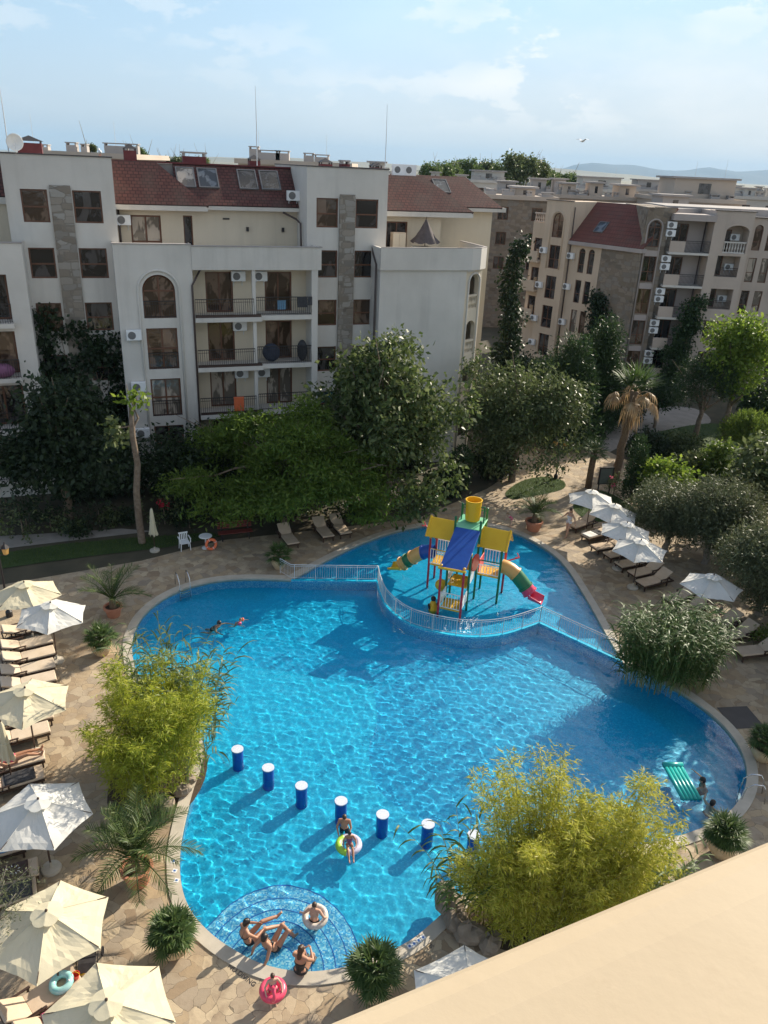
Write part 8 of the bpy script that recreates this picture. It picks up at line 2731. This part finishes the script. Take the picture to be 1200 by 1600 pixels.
# woman walking on the far terrace
p = G(886, 838)
person('woman in a pale swimsuit walking past the right-hand loungers, one arm out', pose(elR=(.34, .02, 1.16), wrR=(.5, .1, .98), elL=(-.3, -.06, 1.14), wrL=(-.42, .02, .95), knL=(-.10, .16, .50), anL=(-.1, .22, .09), knR=(.1, -.02, .48), anR=(.1, -.18, .11)), (p.x, p.y, 0), R(130), 'skin', 'hair_brown', .22, (('one', 'swim_white'),))
p = G(798, 824)
person('small child in pink bending down beside the potted palm at the kids pool', pose(chest=(0, .2, 1.12), neck=(0, .33, 1.26), head=(0, .45, 1.34), shL=(-.17, .26, 1.25), shR=(.17, .26, 1.25), elL=(-.2, .42, 1.0), elR=(.2, .42, 1.0), wrL=(-.16, .55, .8), wrR=(.16, .55, .8)), (p.x, p.y, 0), R(80), 'skin_pale', 'hair_blond', .15, (('one', 'swim_pink'),), s=.60, face=(0, .8, -.55))

# boy standing in the shallow end and the small child on the ring in front of him
p = G(538, 1296, WATER_Z)
ks = .82
person('boy in dark shorts standing waist-deep with his hands on the coloured ring', pose(chest=(0, .05, 1.22), neck=(0, .1, 1.40), head=(0, .14, 1.54), shL=(-.18, .07, 1.36), shR=(.18, .07, 1.36), elL=(-.26, .16, 1.12), elR=(.26, .16, 1.12), wrL=(-.18, .40, 1.0), wrR=(.18, .40, 1.0)), (p.x, p.y, SHALLOW), R(178), 'skin_tan', 'hair_brown', 0, (('shorts', 'swim_black'),), s=ks, female=False, face=(0, .85, -.5))
M['ring_mix'] = leaf_mat('ring_green_lilac', [(0.35, 0.55, 0.08), (0.55, 0.52, 0.62)], 0.0, .3)
q = G(545, 1322, WATER_Z)
r = empty('swim_ring', (q.x, q.y, WATER_Z + .06), 0, 'green and lilac swim ring held by the boy in the shallow end', 'swim ring')
MB().torus((0, 0, 0), .30, .10, 32, 12).build('tube', mat('ring_lilac', (0.48, 0.45, 0.60), (0.62, 0.58, 0.70), 6, .3), r, smooth=True)
g_ = MB(); n = 16
for i in range(n):
    pass
g_.tube([(.305 * math.cos(a), .305 * math.sin(a), .0) for a in np.linspace(2.2, 4.6, 16)], .104, 12, True)
g_.build('green_panel', mat('ring_green', (0.35, 0.60, 0.05), (0.42, 0.66, 0.08), 4, .3), r, smooth=True)
SITR = dict(pelvis=(0, 0, .12), chest=(0, -.08, .42), neck=(0, -.08, .60), head=(0, -.04, .745), shL=(-.17, -.08, .55), shR=(.17, -.08, .55), elL=(-.30, -.02, .34), elR=(.30, -.02, .34), wrL=(-.30, .2, .26), wrR=(.30, .2, .26),
            hipL=(-.09, .02, .10), hipR=(.09, .02, .10), knL=(-.12, .40, .16), knR=(.12, .40, .16), anL=(-.10, .78, -.04), anR=(.10, .78, -.04), ftL=(0, 1, .2), ftR=(0, 1, .2))
person('small child in a purple swimsuit sitting on the green and lilac ring', SITR, (q.x + .02, q.y - .05, WATER_Z + .06), R(190), 'skin_tan', 'hair_dark', .12, (('one', 'purple'),), s=.62)

# child in the pale ring
p = G(491, 1440, WATER_Z)
person('child standing in the water inside the pale patterned ring, arms over its sides', pose(chest=(0, .03, 1.23), elL=(-.34, .06, 1.2), elR=(.34, .06, 1.2), wrL=(-.40, -.12, 1.0), wrR=(.5, -.1, 1.02)), (p.x, p.y, SHALLOW + .02), R(170), 'skin', 'hair_brown', .1, (('brief', 'swim_black'),), s=.80, female=False)
M['ring_clear'] = mat('ring_pale', (0.50, 0.40, 0.30), (0.70, 0.66, 0.62), 14, .25)
o = MB().torus((0, 0, 0), .27, .085, 32, 12).build('swim_ring', M['ring_clear'], None, smooth=True); o.location = (p.x + .02, p.y + .06, WATER_Z + .12); o.rotation_euler = (R(12), 0, 0)
tag(o, 'pale patterned swim ring round the child by the steps', 'swim ring')

# three women at the shallow steps
zt = SHALLOW + .13 * 5
p = G(388, 1472, -.1)
A1 = dict(pelvis=(0, 0, .12), chest=(0, -.10, .44), neck=(0, -.08, .63), head=(0, -.02, .775), shL=(-.17, -.08, .57), shR=(.17, -.08, .57), elL=(-.26, .12, .42), elR=(.26, .1, .40), wrL=(-.10, .32, .42), wrR=(.14, .36, .38),
          hipL=(-.09, .03, .11), hipR=(.09, .03, .11), knL=(-.10, .46, .36), knR=(.10, .46, .30), anL=(-.06, .88, .30), anR=(.08, .86, .10), ftL=(0, .8, .6), ftR=(0, .9, .3))
person('tanned woman in a black bikini seated left of the leaning one, one leg stretched out', A1, (p.x, p.y, -.14), R(-52), 'skin_tan', 'hair_dark', 0, (('brief', 'swim_black'), ('top', 'swim_black')), bun=True)
p = G(428, 1483, -.1)
A2 = dict(pelvis=(0, 0, .13), chest=(-.02, -.20, .40), neck=(-.02, -.28, .57), head=(-.03, -.27, .72), shL=(-.19, -.26, .52), shR=(.15, -.26, .52), elL=(-.28, -.42, .30), elR=(.22, -.44, .29), wrL=(-.30, -.50, .06), wrR=(.20, -.60, .06), hdL=(-.3, -.8, -.25), hdR=(0, -1, -.2),
          hipL=(-.09, .03, .12), hipR=(.09, .03, .12), knL=(-.08, .38, .50), knR=(.12, .38, .46), anL=(-.04, .58, .08), anR=(.14, .60, .06), ftL=(0, 1, -.2), ftR=(0, 1, -.2))
person('woman in a black bikini leaning back on both arms, knees drawn up', A2, (p.x, p.y, -.14), R(-38), 'skin_tan', 'hair_dark', 0, (('brief', 'swim_black'), ('top', 'swim_black')), bun=False)
p = G(469, 1521, .035)
A3 = dict(pelvis=(0, 0, .125), chest=(0, .0, .46), neck=(0, .03, .65), head=(0, .07, .795), shL=(-.17, .02, .59), shR=(.17, .02, .59), elL=(-.24, .20, .40), elR=(.26, .18, .40), wrL=(-.06, .40, .42), wrR=(.10, .40, .42),
          hipL=(-.09, .03, .11), hipR=(.09, .03, .11), knL=(-.12, .44, .22), knR=(.14, .44, .22), anL=(-.10, .52, -.18), anR=(.12, .52, -.18))
person('woman in a black one-piece swimsuit sitting hunched on the pool coping', A3, (p.x, p.y, .03), R(-20), 'skin_tan', 'hair_brown', .06, (('one', 'swim_black'),), bun=True)

# child with the flamingo ring on the paving
p = G(427, 1570)
person('child standing on the paving with the pink flamingo ring round the waist', pose(elL=(-.30, .05, 1.15), elR=(.30, .05, 1.15), wrL=(-.3, .22, 1.02), wrR=(.3, .22, 1.02)), (p.x, p.y, 0), R(200), 'skin_pale', 'hair_brown', .16, (('one', 'swim_pink'),), s=.64, face=(0, .9, -.4))
M['flamingo'] = mat('flamingo_pink', (0.72, 0.05, 0.12), (0.80, 0.10, 0.17), 3, .3)
r = empty('swim_ring', (p.x, p.y, .54), R(210), 'pink flamingo swim ring worn by the child on the paving', 'swim ring')
MB().torus((0, 0, 0), .23, .10, 30, 12).build('tube', M['flamingo'], r, smooth=True)
MB().tube([(.1, .28, .05), (.12, .36, .18), (.1, .36, .32), (.08, .28, .40), (.07, .18, .38)], [.05, .045, .04, .05, .04], 10).build('neck', M['flamingo'], r, smooth=True)
MB().tube([(.07, .18, .38), (.07, .1, .34)], [.03, .012], 8).build('beak', M['swim_black'], r, smooth=True)

# swimmers
SWIM = dict(pelvis=(0, -.42, -.18), chest=(0, -.12, -.08), neck=(0, .04, .02), head=(0, .13, .13), shL=(-.17, -.0, -.01), shR=(.17, -.0, -.01), elL=(-.36, .18, -.06), elR=(.36, .18, -.06), wrL=(-.34, .42, -.05), wrR=(.34, .42, -.05),
            hipL=(-.09, -.46, -.2), hipR=(.09, -.46, -.2), knL=(-.16, -.8, -.40), knR=(.14, -.78, -.38), anL=(-.14, -1.1, -.56), anR=(.16, -1.08, -.6), ftL=(0, -1, -.2), ftR=(0, -1, -.2))
TREAD = dict(SWIM); TREAD.update(pelvis=(0, -.1, -.42), chest=(0, -.02, -.12), neck=(0, 0, .06), head=(0, .03, .20), shL=(-.18, -.02, .02), shR=(.18, -.02, .02), elL=(-.38, .12, -.04), elR=(.38, .12, -.04), wrL=(-.5, .34, -.02), wrR=(.5, .34, -.02),
                                     hipL=(-.09, -.1, -.46), hipR=(.09, -.1, -.46), knL=(-.12, .16, -.78), knR=(.12, .12, -.8), anL=(-.1, -.1, -1.1), anR=(.1, -.12, -1.12), ftL=(0, .6, -.6), ftR=(0, .6, -.6))
BREAST = dict(SWIM); BREAST.update(pelvis=(0, -.26, -.36), chest=(0, -.10, -.12), neck=(0, .0, .04), head=(0, .06, .17), elL=(-.38, .12, -.07), elR=(.38, .12, -.07), wrL=(-.44, .36, -.06), wrR=(.44, .36, -.06),
              hipL=(-.09, -.28, -.40), hipR=(.09, -.28, -.40), knL=(-.16, -.30, -.76), knR=(.14, -.36, -.72), anL=(-.14, -.62, -.80), anR=(.16, -.66, -.76))
p = G(341, 978, WATER_Z)
person('dark-haired swimmer breast-stroking in the shaded left part of the pool', BREAST, (p.x, p.y, WATER_Z - .02), R(-110), 'skin_tan', 'hair_dark', 0, (('brief', 'swim_black'), ('top', 'swim_black')))
p = G(375, 972, WATER_Z)
o = person('small child swimming with red and pink arm floats beside the dark-haired swimmer', BREAST, (p.x, p.y, WATER_Z + .02), R(-100), 'skin', 'hair_blond', 0, (('brief', 'swim_orange'),), s=.62)
p1 = o.location
for k_, (sx, m_, lb) in enumerate(((-.25, 'orange', 'orange-red arm float on the swimming child'), (.25, 'swim_pink', 'pink arm float on the swimming child'))):
    f_ = MB().torus((0, 0, 0), .055, .045, 18, 8).build('arm_float', M[m_], o, smooth=True); f_.location = (sx * .72, .05, .0); f_.rotation_euler = (R(70), 0, R(40 * (1 if sx < 0 else -1)))
p = G(1098, 1222, WATER_Z)
person('man treading water with spread arms next to the teal air mattress', TREAD, (p.x, p.y, WATER_Z - .13), R(60), 'skin_tan', 'hair_dark', 0, (('shorts', 'swim_black'),), female=False)
p = G(1112, 1259, WATER_Z)
TR2 = dict(TREAD); TR2.update(elR=(.36, .16, .0), wrR=(.55, .36, .10))
person('man in the water reaching for the right-hand pool ladder', TR2, (p.x, p.y, WATER_Z - .10), R(-60), 'skin', 'hair_dark', 0, (('shorts', 'swim_black'),), female=False)

# sunbathers
LIE = dict(pelvis=(0, 0, .11), chest=(0, -.30, .19), neck=(0, -.48, .28), head=(0, -.60, .36), shL=(-.17, -.43, .22), shR=(.17, -.43, .22), elL=(-.26, -.2, .12), elR=(.26, -.2, .12), wrL=(-.22, .02, .09), wrR=(.22, .02, .09),
           hipL=(-.09, .04, .10), hipR=(.09, .04, .10), knL=(-.12, .45, .12), knR=(.13, .45, .20), anL=(-.12, .86, .06), anR=(.13, .84, .06), ftL=(0, .3, 1), ftR=(0, .3, 1))


def lay(key, label, x=1.12, **kw):
    L0 = LOUNGERS[key]; P = on_lounger(key, x, 0, .385)
    return person(label, LIE, P, L0.rotation_euler.z + R(90), face=(0, .55, .83), **kw)


lay('pink', 'sunbather in bright pink lying on a lounger beside the folded yellowish umbrella', .95, skin='skin_tan', hair='hair_brown', suit=(('one', 'swim_pink'),))
lay('read', 'sunbather in a dark swimsuit lying under the off-white umbrella at the left edge', .55, skin='skin', hair='hair_blond', suit=(('one', 'swim_black'),))
